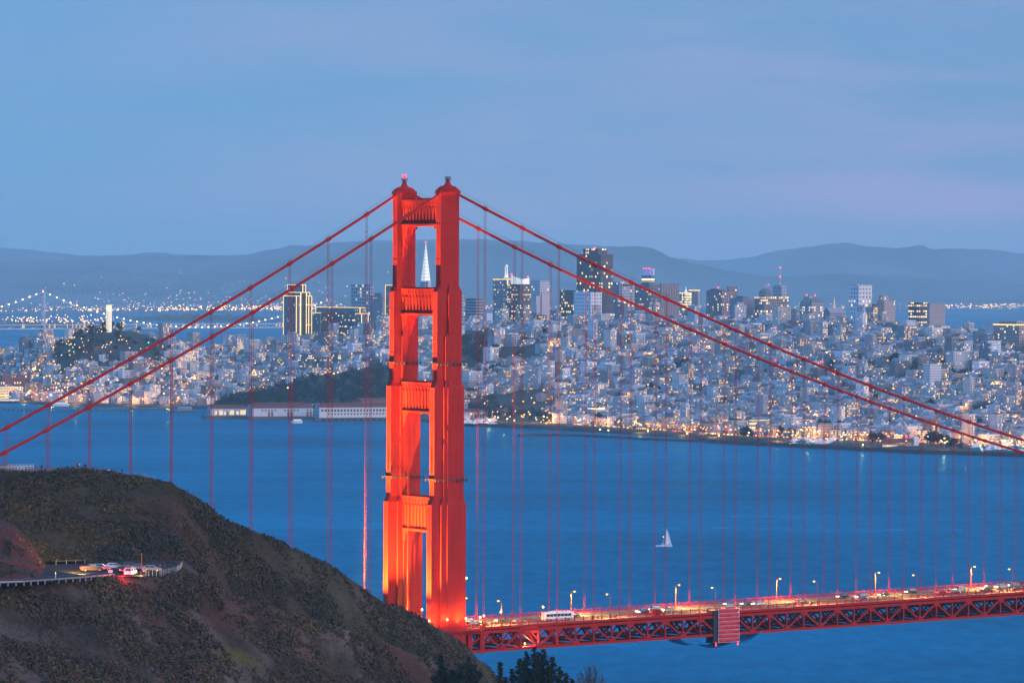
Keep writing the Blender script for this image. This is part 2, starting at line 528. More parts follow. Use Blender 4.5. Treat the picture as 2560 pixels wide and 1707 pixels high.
for i in range(int(SD0/P), int(SD1/P)+1):
    s = i*P; z = zb(s)
    # floor beam: deep girder with haunched ends, knee braces, and a sway frame at every node
    b.box((s-.3, -CW+.6, z+5.3), (s+.3, CW-.6, z+7.6))
    for sg in (-1, 1):
        b.bar((s, sg*(CW-.6), z+3.2), (s, sg*(CW-4.8), z+5.4), .45, .5)
        b.bar((s, sg*(CW-1), z+1.0), (s, sg*6.8, z+5.4), .4, .45)
        b.bar((s, 0, z+.8), (s, sg*6.8, z+5.4), .36, .4)
    lo.box((s-.28, -CW+.6, z+.1), (s+.28, CW-.6, z+.85))
    if i % 2 and s < SD1-P*2:
        for sg in (-1, 1):
            lo.bar((s, sg*(CW-.6), z+.4), (s+2*P, -sg*(CW-.6), zb(s+2*P)+.4), .5, .4)
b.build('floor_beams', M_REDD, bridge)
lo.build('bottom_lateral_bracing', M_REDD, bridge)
# deck slab with roadway, kerbs, lane lines, sidewalks
def strip(b, y0, y1, dz, mi=0, s0=SD0, s1=SD1, th=None):
    for a in np.arange(s0, s1-1e-6, 30.0):
        e = min(a+30.0, s1)
        za, ze = zr(a)+dz, zr(e)+dz
        if th is None:
            b.mesh([(a,y0,za),(e,y0,ze),(e,y1,ze),(a,y1,za)], [(0,1,2,3)], mi)
        else:
            b.mesh([(a,y0,za-th),(e,y0,ze-th),(e,y1,ze-th),(a,y1,za-th),(a,y0,za),(e,y0,ze),(e,y1,ze),(a,y1,za)],
                   [(0,3,2,1),(4,5,6,7),(0,1,5,4),(2,3,7,6),(1,2,6,5),(3,0,4,7)], mi)
b = MB(); strip(b, -9.4, 9.4, 0.0, 0, th=.6)
deck = b.build('roadway', M_ROAD, bridge)
b = MB()
for y in (-6.3, -3.15, 0, 3.15, 6.3):
    if y == 0:
        strip(b, -.18, -.06, .006); strip(b, .06, .18, .006)
    else:
        for a in np.arange(SD0, SD1, 9.0): strip(b, y-.07, y+.07, .006, s0=a, s1=a+3.0)
b.build('lane_lines', M_WHITE, deck)
M_WALK = mat('sidewalk_concrete', (0.22, 0.16, 0.14), rough=.9, var=.2, vscale=.5)
for sg in (-1, 1):
    b = MB()
    ya, yb_ = sorted((sg*9.4, sg*(CW-.3)))
    strip(b, ya+.0, yb_, .22, th=.5)
    b.build('sidewalk', M_WALK, bridge)
    f = MB(); y = sg*(CW+.12)
    strip(f, y-.25, y+.25, .22, th=.85)           # fascia girder over the truss
    f.build('fascia_girder', M_RED, bridge)
    # outer railing: posts, two rails and close balusters
    r_ = MB()
    strip(r_, y-.07, y+.07, 1.52, th=.16); strip(r_, y-.05, y+.05, .55, th=.10)
    for s in np.arange(SD0, SD1, 3.81):
        r_.box((s-.13, y-.13, zr(s)+.28), (s+.13, y+.13, zr(s)+1.85))
    for s in np.arange(SD0, SD1, .76):
        r_.box((s-.03, y-.025, zr(s)+.5), (s+.03, y+.025, zr(s)+1.40))
    r_.build('outer_railing', M_RED, bridge)
    # rail between sidewalk and traffic
    q = MB(); y = sg*9.75
    for dz in (1.05, .75, .45): strip(q, y-.05, y+.05, dz, th=.12)
    for s in np.arange(SD0, SD1, 2.54): q.box((s-.07, y-.07, zr(s)+.2), (s+.07, y+.07, zr(s)+1.1))
    q.build('traffic_rail', M_RED, bridge)
# sidewalk bay that swings out round the tower leg, and its railing
for sg in (-1, 1):
    b = MB(); r_ = MB()
    prev = None
    pts = [(-16, CW), (-11, CW+4.2), (11, CW+4.2), (16, CW)]
    vs = [(s, sg*y, zr(s)+.2) for s, y in pts]
    b.mesh(vs+[(v[0], v[1], v[2]-.8) for v in vs], [(0,1,2,3),(7,6,5,4),(0,4,5,1),(1,5,6,2),(2,6,7,3)])
    for (s0, y0), (s1, y1) in zip(pts, pts[1:]):
        for dz in (.7, 1.3): r_.bar((s0, sg*y0, zr(s0)+dz), (s1, sg*y1, zr(s1)+dz), .1)
        n = int(math.hypot(s1-s0, y1-y0)/.6)
        for i in range(n+1):
            s = s0+(s1-s0)*i/n; y = y0+(y1-y0)*i/n
            r_.box((s-.05, sg*y-.05, zr(s)+.1), (s+.05, sg*y+.05, zr(s)+1.3))
    bay = b.build('tower_sidewalk_bay', M_RED, bridge)
    r_.build('bay_railing', M_RED, bay)
# bent below the deck end near the tower, cased in plate (seen at the left end of the truss)
b = MB()
for s in (9.5, 14.5):
    b.box((s-.9, -CW-.62, zb(s)-.3), (s+.9, -CW+.75, zb(s)+7))
b.build('wind_lock_post', M_RED, bridge)
b = MB()
for s, y in ((34.0, -CW+2.5),):
    b.ball((s, y, zb(s)+1.7), .30)
b.build('work_light', M_AMBER, bridge)
pl = bpy.data.lights.new('work_light', 'POINT'); pl.energy = 9000*E; pl.color = (1, .5, .12); pl.shadow_soft_size = .3
po = bpy.data.objects.new('work_light_source', pl); COL.objects.link(po); po.location = bw(34.0, -CW+2.5, zb(34)+2.1)

# ---- flood lamps at deck level that light the tower from the north and the south
def spot(s, y, z, target, power, angle, blend=.6, col=(1, .92, .10)):
    l = bpy.data.lights.new('tower_floodlight', 'SPOT')
    l.energy = power*E; l.color = col; l.spot_size = math.radians(angle); l.spot_blend = blend; l.shadow_soft_size = .15
    o = bpy.data.objects.new('tower_floodlight', l); COL.objects.link(o)
    p = bw(s, y, z); q = bw(*target)
    o.location = p
    o.rotation_euler = (p-q).to_track_quat('Z', 'Y').to_euler()
for yc in (-CW, CW):
    spot(-20, yc, 76.5, (-7, yc, 104), 0.95e6, 62, .8)
    spot(-20, yc, 76.5, (-5, yc, 152), 6.5e6, 15, 1)
    spot(-20, yc, 76.5, (-4, yc, 205), 7.0e6, 8, 1)
spot(-20, 1, 76.5, (-2, 5, 112), 0.42e6, 64, .8)
spot(-20, 1, 76.5, (-2, 3, 155), 1.5e6, 17, 1)
spot(-20, 1, 76.5, (-2, 3, 205), 2.4e6, 9, 1)
spot(-9, -CW-4.4, 76.0, (4, -CW, 95), 0.008e6, 120, .9)
spot(4, -CW-4.4, 76.0, (3, -CW, 95), 0.008e6, 120, .9)

# ---- tall street lamps along the deck
def lamp_proto(name, lab, lit):
    t = thing(name, lab, 'street lamp')
    b = MB()
    b.lathe([(.30, 0), (.28, .5), (.17, .7), (.12, 7.4), (.10, 7.6)], 8)
    b.build('pole', M_POLE, t)
    a = MB(); a.tube([(0, 0, 7.5), (.15, 0, 8.0), (.6, 0, 8.35), (1.3, 0, 8.4), (2.0, 0, 8.3)], .085, 6); a.build('arm', M_POLE, t)
    h = MB(); h.box((1.5, -.32, 8.25), (2.55, .32, 8.5), taper=(.12, .1)); hd = h.build('lamp_head', M_POLE, t)
    g = MB(); g.lathe([(.12, 7.93), (.36, 8.06), (.42, 8.25)], 10, o=(2.05, 0, 0), sx=1.2, sy=.8); g.build('lamp_glass', M_AMBER, t)
    return t
SPACE = ['nearest the tower', 'second from the tower', 'third from the tower', 'fourth from the tower', 'fifth from the tower', 'sixth from the tower']
near_s = [24.6, 70.1, 115.6, 161.1, 206.8, 252.4]
far_s = [22.8, 68.3, 113.7, 158.9, 204.6, 250.2]
lp = lamp_proto('street_lamp', '', True)
first = True
for side, ss, yy, rot in (('near', near_s, -10.7, math.pi/2), ('far', far_s, 10.7, -math.pi/2)):
    for i, s in enumerate(ss):
        lab = ('dark-poled street lamp with its arm pointing left, near deck edge, ' if side == 'near' else
               'glowing orange-poled street lamp pointing right, far deck edge, ')+SPACE[i]
        loc = bw(s, yy, zr(s)+.22)
        if first: o = lp; o.location = loc; o.rotation_euler = (0, 0, TH+rot); o['label'] = lab; first = False
        else: o = dup(lp, loc, TH+rot, lab)
        o['group'] = 'street lamps along the bridge deck'
        l = bpy.data.lights.new('street_lamp_light', 'SPOT'); l.energy = 33000*E; l.color = (1, .62, .15); l.shadow_soft_size = .3
        l.spot_size = math.radians(165); l.spot_blend = .35
        q = bpy.data.objects.new('street_lamp_light', l); COL.objects.link(q)
        q.location = bw(s, yy+(2.05 if side == 'near' else -2.05), zr(s)+8.0)
# for more length beyond the frame
# ---- short globe lamps on the sidewalk round the tower
def globe_lamp(h):
    t = thing('globe_lamp', '', 'lamp')
    b = MB(); b.lathe([(.2, 0), (.18, .3), (.08, .4), (.07, h)], 8); b.build('post', M_POLE, t)
    g = MB(); g.ball((0, 0, h+.36), .40); g.build('globe', M_WARM, t)
    return t
GL = [(-9.0, -CW-3.6, 3.4, 'left of the near tower leg, low'), (-2.0, -CW-3.9, 3.4, 'in front of the near tower leg, middle one'),
      (5.5, -CW-3.9, 3.4, 'at the right foot of the near tower leg'), (11.5, -CW-3.6, 3.4, 'just right of the near tower leg'),
      (15.8, -CW+.6, 3.4, 'where the sidewalk bay rejoins the deck railing'), (24.0, -11.2, 4.2, 'half hidden beside the first dark lamp pole'),
      (41.5, -11.2, 5.0, 'alone between two tall dark-poled lamps'), (-7.5, -10.3, 6.6, 'in the gap between the tower legs, high'),
      (-8.4, -11.0, 3.0, 'in the gap between the tower legs, low')]
for s, y, h, w in GL:
    o = globe_lamp(h)
    o.location = bw(s, y, zr(s)+.22); o.rotation_euler = (0, 0, TH)
    tag(o, 'round globe lamp on a thin post '+w, group='globe lamps round the tower')
    l = bpy.data.lights.new('globe_lamp_light', 'POINT'); l.energy = 1500*E; l.color = (1, .6, .14); l.shadow_soft_size = .4
    q = bpy.data.objects.new('globe_lamp_light', l); COL.objects.link(q); q.location = bw(s, y, zr(s)+.22+h+.9)
# wall lamp bracketed to the leg's south edge
t = thing('bracket_lamp', 'bright lamp on a bracket high at the right edge of the near tower leg', 'lamp', bw(7.0, -CW, 92.0), TH)
b = MB(); b.tube([(-.2, 0, -.6), (.5, 0, -.2), (1.1, 0, 0)], .07, 6); b.build('bracket', M_POLE, t)
g = MB(); g.ball((1.2, 0, 0), .42); g.build('globe', M_WARM, t)

# marker lamps on the cables
for s, yc, w in ((15.24*10.5, CW, 'far'), (15.24*10.5, -CW, 'near')):
    z = zc(s)+.5
    t = thing('marker_lamp', 'red marker lamp glowing on top of the %s main cable' % w, 'marker lamp', bw(s, yc, z), TH)
    b = MB(); b.lathe([(.25, 0), (.12, .15), (.12, .8)], 8); b.build('stem', M_DARKRED, t)
    b = MB(); b.ball((0, 0, 1.15), .42); b.build('lens', M_REDL, t)

# ---- red tarpaulin enclosure hung over the side of the truss
s0, s1 = 113.9, 122.7
tp = thing('work_enclosure', 'red tarpaulin work enclosure with white straps hung over the near truss', 'work platform', BO, TH)
M_TARP = mat('red_tarpaulin', (0.50, 0.018, 0.028), rough=.6, var=.15, vscale=.9)
y = -CW-1.0
z0, z1 = zb(118)-2.3, zb(118)+9.5
def tarp_pt(u, v):
    s = s0+(s1-s0)*u; z = z0+(z1-z0)*v
    bulge = .34*math.sin(math.pi*((v*8) % 1.0))
    wr = .16*noise.noise(Vector((u*4.5+v*1.5, v*14, 2.0)))+.10*noise.noise(Vector((u*11-v*7, v*25, 7.0)))
    return (s, y-.25-bulge-wr*1.6, z+(u-.5)*.13*1)
b = MB(); nu, nvv = 26, 72
vs = [tarp_pt(i/nu, j/nvv) for j in range(nvv+1) for i in range(nu+1)]
fs = [(j*(nu+1)+i, j*(nu+1)+i+1, (j+1)*(nu+1)+i+1, (j+1)*(nu+1)+i) for j in range(nvv) for i in range(nu)]
b.mesh(vs, fs)
b.box((s0+.1, y+.15, z0), (s1-.1, y+.35, z1))
tarp = b.build('tarpaulin', M_TARP, tp, smooth=True)
b = MB()
for j in range(0, 9):
    z = z0+(z1-z0)*j/8
    b.box((s0-.05, y-.42, z-.035), (s1+.05, y-.30, z+.035))
for s in (s0-.1, s1+.1): b.box((s-.05, y-.45, z0-.2), (s+.05, y-.27, z1+.1))
b.box((s1-.55, y-.48, z1-1.6), (s1+.15, y-.44, z1+.3))
b.build('strap', M_WHITE, tarp)
b = MB(); b.box((s0-2.0, -CW-.9, z0-.3), (s0-.15, -CW+3.5, z1-.9)); b.box((s0-2.2, -CW-1.3, z1-.9), (s0-.1, -CW+3.5, z1-.5))
b.build('end_panel', mat('dark_scaffold_cloth', (0.035, 0.03, 0.04), rough=.9), tp)
b = MB()
nn = 24
for k in range(nn):
    u0, u1 = k/nn, (k+1)/nn
    def net(u, w):
        s = 97+u*36; sag = -zb(0)*0
        z = zb(s)-.3-3.6*math.sin(math.pi*min(1, u*1.02))**.6-.5*math.sin(u*17)
        return (s, -CW-1.5+w*9, z+(.9*abs(w-.5) if 1 else 0))
    for w in range(4):
        a, c = w/4, (w+1)/4
        b.mesh([net(u0, a), net(u1, a), net(u1, c), net(u0, c)], [(0,1,2,3)])
b.build('debris_net', mat('blue_grey_netting', (0.03, 0.42, 0.80), rough=.9), tp)
for s in (s0-1.2, s1-.4):
    b = MB(); b.ball((s, y-.3, z0-.9), .34); b.box((s-.08, y-.38, z0-.7), (s+.08, y-.22, z0+.1)); b.build('warning_lamp', M_REDL, tp)
# ================================================================ water
def water_mat():
    k = bpy.data.materials.new('bay_water'); k.use_nodes = True
    n = k.node_tree; b = n.nodes['Principled BSDF']; Lk = n.links.new
    n.nodes.remove(b)
    df = n.nodes.new('ShaderNodeBsdfDiffuse'); gl = n.nodes.new('ShaderNodeBsdfGlossy'); ms = n.nodes.new('ShaderNodeMixShader')
    gl.inputs['Color'].default_value = (.17, .64, .88, 1)      # what the rough sea gives back of the sky is the deep blue part
    lw = n.nodes.new('ShaderNodeLayerWeight'); lw.inputs['Blend'].default_value = .25
    fr = n.nodes.new('ShaderNodeMapRange'); fr.inputs[3].default_value = .05; fr.inputs[4].default_value = .22
    Lk(lw.outputs['Facing'], fr.inputs[0]); Lk(fr.outputs[0], ms.inputs[0])
    Lk(df.outputs[0], ms.inputs[1]); Lk(gl.outputs[0], ms.inputs[2]); Lk(ms.outputs[0], n.nodes['Material Output'].inputs['Surface'])
    t = n.nodes.new('ShaderNodeTexCoord')
    def nz_(sc, rot, det, rough=.6):
        mp = n.nodes.new('ShaderNodeMapping'); mp.inputs['Scale'].default_value = sc; mp.inputs['Rotation'].default_value = (0, 0, rot)
        z = n.nodes.new('ShaderNodeTexNoise'); z.inputs['Scale'].default_value = 1; z.inputs['Detail'].default_value = det; z.inputs['Roughness'].default_value = rough
        Lk(t.outputs['Object'], mp.inputs[0]); Lk(mp.outputs[0], z.inputs[0]); return z
    z1 = nz_((1/13, 1/34, 1), .25, 7, .72)       # wind waves
    z2 = nz_((1/420, 1/900, 1), .3, 4)           # gusts and current lines
    z3 = nz_((1/3000, 1/420, 1), -.1, 3)
    bp = n.nodes.new('ShaderNodeBump'); bp.inputs['Strength'].default_value = 0.55; bp.inputs['Distance'].default_value = 5.0
    Lk(z1.outputs[0], bp.inputs['Height']); Lk(bp.outputs[0], df.inputs['Normal']); Lk(bp.outputs[0], gl.inputs['Normal'])
    mr = n.nodes.new('ShaderNodeMapRange'); mr.inputs[1].default_value = .3; mr.inputs[2].default_value = .7; mr.inputs[3].default_value = .12; mr.inputs[4].default_value = .34
    ad = n.nodes.new('ShaderNodeMath'); ad.operation = 'ADD'; Lk(z2.outputs[0], ad.inputs[0]); Lk(z3.outputs[0], ad.inputs[1])
    hf = n.nodes.new('ShaderNodeMath'); hf.operation = 'MULTIPLY'; hf.inputs[1].default_value = .5; Lk(ad.outputs[0], hf.inputs[0])
    Lk(hf.outputs[0], mr.inputs[0]); Lk(mr.outputs[0], gl.inputs['Roughness'])
    x = n.nodes.new('ShaderNodeMix'); x.data_type = 'RGBA'
    w = n.nodes.new('ShaderNodeMath'); w.operation = 'MULTIPLY_ADD'; w.inputs[1].default_value = .55; 
    Lk(z1.outputs[0], w.inputs[0]); Lk(hf.outputs[0], w.inputs[2]); 
    m2 = n.nodes.new('ShaderNodeMapRange'); m2.inputs[1].default_value = .60; m2.inputs[2].default_value = .95
    Lk(w.outputs[0], m2.inputs[0]); Lk(m2.outputs[0], x.inputs[0])
    c = WATER_COL
    x.inputs[6].default_value = (c[0]*.5, c[1]*.5, c[2]*.56, 1); x.inputs[7].default_value = (min(1, c[0]*1.4), c[1]*1.5, c[2]*1.44, 1)
    Lk(x.outputs[2], df.inputs['Color'])
    return k
WATER_COL = (0.0, 0.118, 0.205, 1)
b = MB()
b.face([(-34000, -800, 0), (34000, -800, 0), (34000, 46000, 0), (-34000, 46000, 0)])
tag(b.build('water', water_mat()), kind='structure')

# ================================================================ near hillside
def fbm(x, y, sc, o=4, z=0.0):
    return noise.fractal(Vector((x/sc, y/sc, z)), 1.0, 2.0, o, noise_basis='PERLIN_ORIGINAL')
def soil_mat():
    k = bpy.data.materials.new('scrub_hillside_soil'); k.use_nodes = True
    n = k.node_tree; b = n.nodes['Principled BSDF']; Lk = n.links.new
    b.inputs['Roughness'].default_value = .95; b.inputs['Specular IOR Level'].default_value = .1
    a = n.nodes.new('ShaderNodeAttribute'); a.attribute_name = 'col'
    t = n.nodes.new('ShaderNodeTexCoord')
    z1 = n.nodes.new('ShaderNodeTexNoise'); z1.inputs['Scale'].default_value = .9; z1.inputs['Detail'].default_value = 8; z1.inputs['Roughness'].default_value = .75
    z2 = n.nodes.new('ShaderNodeTexNoise'); z2.inputs['Scale'].default_value = .05; z2.inputs['Detail'].default_value = 5
    Lk(t.outputs['Object'], z1.inputs[0]); Lk(t.outputs['Object'], z2.inputs[0])
    ad = n.nodes.new('ShaderNodeMath'); ad.operation = 'ADD'; Lk(z1.outputs[0], ad.inputs[0]); Lk(z2.outputs[0], ad.inputs[1])
    mr = n.nodes.new('ShaderNodeMapRange'); mr.inputs[1].default_value = .65; mr.inputs[2].default_value = 1.35; mr.inputs[3].default_value = .45; mr.inputs[4].default_value = 1.6
    Lk(ad.outputs[0], mr.inputs[0])
    x = n.nodes.new('ShaderNodeVectorMath'); x.operation = 'SCALE'
    Lk(a.outputs['Color'], x.inputs[0]); Lk(mr.outputs[0], x.inputs['Scale']); Lk(x.outputs[0], b.inputs['Base Color'])
    bp = n.nodes.new('ShaderNodeBump'); bp.inputs['Strength'].default_value = .8; bp.inputs['Distance'].default_value = .5
    Lk(z1.outputs[0], bp.inputs['Height']); Lk(bp.outputs[0], b.inputs['Normal'])
    return k
M_SOIL = soil_mat()
SCRUB = (0.050, 0.037, 0.024); RUST = (0.105, 0.034, 0.024); GRASS = (0.115, 0.088, 0.070); OLIVE = (0.055, 0.056, 0.026); DUST = (0.135, 0.095, 0.085)
def mixc(a, b_, t):
    t = max(0, min(1, t)); return tuple(p*(1-t)+q*t for p, q in zip(a, b_))

# the ridge: crest line (what stands against the water), its distance, and the foot
RIDGE = [(-260,1172,1160),(0,1176,1165),(60,1182,1166),(120,1182,1167),(190,1176,1168),(330,1188,1170),(405,1200,1172),(430,1206,1173),(450,1222,1176),(490,1252,1182),(566,1301,1195),
         (653,1333,1206),(762,1382,1222),(838,1420,1236),(947,1497,1262),(1045,1540,1282),(1121,1584,1300),(1165,1611,1312),(1190,1640,1325),(1215,1664,1335),(1245,1690,1346),(1280,1725,1358),(1400,1850,1400),(1700,2150,1480)]
CREST2 = [(-260,1466,1042),(0,1463,1044),(130,1454,1052),(240,1446,1059),(290,1441,1063),(350,1441,1068),(400,1438,1074),(455,1430,1080),(485,1440,1079),(560,1474,1082),(660,1510,1088),
          (800,1552,1098),(950,1598,1108),(1060,1645,1118),(1150,1688,1128),(1270,1752,1140),(1400,1815,1150),(1750,1980,1180)]
def grid_mesh(name, cols, rows, fn, kind='structure', m_=None):
    vs = []; cs = []
    for j in range(rows):
        for i in range(cols):
            p, c = fn(i/(cols-1), j/(rows-1)); vs.append(p); cs.append(c)
    fs = [(j*cols+i, j*cols+i+1, (j+1)*cols+i+1, (j+1)*cols+i) for j in range(rows-1) for i in range(cols-1)]
    me = bpy.data.meshes.new(name); me.from_pydata([tuple(v) for v in vs], [], fs)
    a = me.color_attributes.new('col', 'FLOAT_COLOR', 'POINT')
    a.data.foreach_set('color', [q for c in cs for q in (c[0], c[1], c[2], 1.0)])
    me.materials.append(m_ or M_SOIL); me.polygons.foreach_set('use_smooth', [True]*len(fs)); me.update()
    o = bpy.data.objects.new(name, me); COL.objects.link(o)
    if kind: o['kind'] = kind
    return o, vs, cs
def bumps(p, amp=1.0):
    return amp*(.9*fbm(p.x, p.y, 14, 4)+.55*abs(fbm(p.x, p.y, 3.2, 2, 5)))
shrub_spots = []
def back_dz(px, d):
    k = max(0, min(1, (350-px)/90)); A = 1.15*max(0, min(1, 1-px/300))
    return k*(A*min(1, d/16)-.065*max(0, d-16))-(1-k)*.13*d
def ridge_fn(u, v):
    px = -260+u*1960
    py1, Y1 = interp(px, RIDGE)
    pyf, Yc = interp(px, CREST2)
    if px < 470: pyf = 1404
    pyf += 60 if px > 520 else 0
    Yf = Y1-52
    if v < .70:
        t = v/.70
        py = pyf+(py1-pyf)*t
        Y = Yf+(Y1-Yf)*(t**.9)
        p = at(px, py, Y)
        fade = max(.35, min(1, (1-t)*9))
        p.z += bumps(p)*fade*(min(1, t*8))
        c = SCRUB
        n1 = fbm(p.x, p.y, 34, 4, 3)
        c = mixc(c, RUST, min(.35, (n1-.15)*1.2))
        # bare rusty cliff at the right, seaward end
        cl_ = max(0, min(1, (px-720)/160))*max(0, min(1, (1-abs(t-.62)*1.7)))
        c = mixc(c, mixc(RUST, DUST, .45), .8*cl_*(.65+.9*fbm(p.x, p.y, 9, 3, 9)))
        if px < 470 and px > 300 and t < .3: c = mixc(c, RUST, .5*(1-t/.3))
        c = mixc(c, OLIVE, (fbm(p.x, p.y, 50, 3, 12)-.05)*1.4)
    else:
        t = (v-.70)/.30
        p1 = at(px, py1, Y1)
        Y = Y1+ (40*t/.25 if t < .25 else 40+(t-.25)/.75*320)
        d = ray(px, py1); s = Y/d.y
        z = p1.z if t < .25 else p1.z+back_dz(px, 40)-(p1.z+4)*((t-.25)/.75)**1.3
        if t < .25: z = p1.z+back_dz(px, 160*t)
        p = Vector((d.x*s, Y, z)); c = mixc(SCRUB, RUST, .4)
        if t < .3: c = mixc(c, (0.20, 0.125, 0.10), min(1, max(0, (330-px)/60)))
    return p, c
_, rv, rc = grid_mesh('ridge_hillside', 460, 150, ridge_fn)
for p, c in zip(rv, rc):
    pass
def slope_fn(u, v):
    px = -260+u*2010
    pyc, Yc = interp(px, CREST2)
    if v < .80:
        t = 1-v/.80
        py = pyc+t*420
        Y = Yc-t*420*.17-10*t*t
        p = at(px, py, Y)
        p.z += bumps(p)*min(1, t*14)*(1 if px > 120 else .8)
        n1 = fbm(p.x, p.y, 26, 4, 1); n2 = fbm(p.x+p.y*.4, p.y*.3, 12, 4, 8)
        c = mixc(SCRUB, GRASS, min(.75, .20+n2*1.6+.12*(px > 450)))
        c = mixc(c, RUST, min(.45, (n1-.16)*1.6))
        # pale dusty verge just under the lay-by
        k_ = max(0, 1-abs(px-400)/110)*max(0, 1-t*420/38)
        c = mixc(c, DUST, k_*1.2)
        # dry-grass streaks running down to the right
        g = math.sin((px*.62-(py-1400))*.021+n1*2.0)
        c = mixc(c, GRASS, max(0, g-.45)*.9)
        yl = max(0, 1-math.hypot((px-590)/85, (py-1645-(px-590)*.35)/26))
        c = mixc(c, (.10, .085, .02), yl*1.2)
    else:
        t = (v-.80)/.20
        p0 = at(px, pyc, Yc)
        d = ray(px, pyc); Y = Yc+t*95; s = Y/d.y
        drop = 0 if px < 455 else min(1, (px-455)/120)
        z = 122.0-.2 if px < 440 else p0.z
        if px < 440:
            z = p0.z+(121.9-p0.z)*min(1, t*6)
        else:
            zz = p0.z-t*10*drop-1.0*drop
            z = zz
        p = Vector((d.x*s, Y, z)); c = mixc(SCRUB, DUST, .3)
    return p, c
_, sv, scs = grid_mesh('near_slope', 440, 130, slope_fn)

# the red-earth cut bank left of the road
BANK = [(-260,1270,1140),(-60,1280,1138),(0,1296,1136),(33,1308,1133),(65,1340,1128),(92,1372,1123),(114,1415,1117),(131,1443,1111),(150,1470,1108)]
def bank_fn(u, v):
    px = -260+u*400
    py1, Y1 = interp(px, BANK)
    pyf = 1450-max(0, (px-0))*.06
    if v < .75:
        t = v/.75
        if pyf < py1: pyf = py1+4
        Yf = (122.3-CAMZ)/ray(px, pyf).z*ray(px, pyf).y
        Yf = min(Yf, Y1-3)
        py = pyf+(py1-pyf)*t; Y = Yf+(Y1-Yf)*t
        p = at(px, py, Y); p.z += bumps(p, .7)*min(1, (1-t)*6)*min(1, t*6)
        n1 = fbm(p.x, p.y, 8, 4, 6)
        c = mixc((.125, .033, .024), mixc(OLIVE, SCRUB, .6), (n1*1.4+.55*(px < 30)*(.5+.8*math.sin(t*6.0))-.1))
        if t > .82: c = mixc(c, SCRUB, (t-.82)*4)
    else:
        t = (v-.75)/.25
        p1 = at(px, py1, Y1); d = ray(px, py1); Y = Y1+t*30; s = Y/d.y
        p = Vector((d.x*s, Y, p1.z-t*8)); c = SCRUB
    return p, c
_, bv, bcs = grid_mesh('cut_bank', 110, 70, bank_fn)

# scrub: thousands of low bushes, one body of ground cover
random.seed(4)
def shrub_cover():
    V = []; Fc = []; C = []
    def clump(p, r, col, n):
        for _ in range(n):
            th = random.random()*6.283; ph = random.random()
            q = Vector((math.cos(th)*math.sqrt(1-ph*ph), math.sin(th)*math.sqrt(1-ph*ph), ph*.85))*r*random.uniform(.55, 1.0)
            c = p+q
            nrm = (q.normalized()+Vector((random.uniform(-.6, .6), random.uniform(-.6, .6), random.uniform(-.3, .6)))).normalized()
            a = nrm.cross(Vector((random.random(), random.random(), random.random()))).normalized(); b_ = nrm.cross(a)
            s = min(.34, r*random.uniform(.26, .46)); k = len(V)
            V.extend((tuple(c+a*s), tuple(c+b_*s*.8), tuple(c-a*s*.7), tuple(c-b_*s*.9)))
            Fc.append((k, k+1, k+2, k+3))
            f_ = random.uniform(.45, 1.6)
            C.append((col[0]*f_, col[1]*f_, col[2]*f_))
    KINDS = [(.044, .038, .020), (.058, .042, .024), (.032, .034, .019), (.078, .056, .030), (.048, .050, .014), (.090, .052, .030)]
    for vs, cs, cols, rows, vmax, dens in ((rv, rc, 460, 150, .70, .80), (sv, scs, 440, 130, .80, .70), (bv, bcs, 110, 70, .75, .35)):
        for j in range(1, int(rows*vmax)):
            for i in range(cols-1):
                if random.random() > dens: continue
                p = vs[j*cols+i]; c = cs[j*cols+i]
                x, y = proj(p)
                if x < -60 or x > 1420 or y > 1790 or y < 1130: continue
                red = c[0]/(c[2]+.001)
                if red > 2.3 and random.random() < .6: continue
                if c[0] > .10 and random.random() < .65: continue
                q = vs[min(rows-1, j+1)*cols+i+1]
                p = p.lerp(q, random.random())+Vector((0, 0, -.1))
                n = fbm(p.x, p.y, 22, 3, 20)
                patch = fbm(p.x, p.y, 17, 3, 31)
                if patch < -.22 and random.random() < .4: continue
                r = random.uniform(.35, 1.0)*max(.45, 1.0+1.5*patch)*(1.5 if random.random() < .10 else 1)
                if j > rows*vmax-4: r *= .85
                kk = KINDS[int(abs(n*7+random.random()*2.4)) % 6]
                if vs is sv: kk = tuple(a_*b2_ for a_, b2_ in zip(kk, (1.35, 1.15, 1.15)))
                if 720 < x and vs is rv and y < interp(x, RIDGE)[0]+75 and random.random() < .6: continue
                clump(p, r, kk, int(7+r*7))
    me = bpy.data.meshes.new('scrub'); me.from_pydata(V, [], Fc)
    a = me.color_attributes.new('col', 'FLOAT_COLOR', 'CORNER')
    a.data.foreach_set('color', [q for c in C for q in (c[0], c[1], c[2], 1.0)*4])
    me.materials.append(col_mat('scrub_leaves', .9, .2, .2)); me.update()
    o = bpy.data.objects.new('scrub', me); COL.objects.link(o)
    tag(o, 'dense low dark scrub covering the near hillsides', 'scrub', kind='stuff')
    print('scrub faces', len(Fc))
shrub_cover()

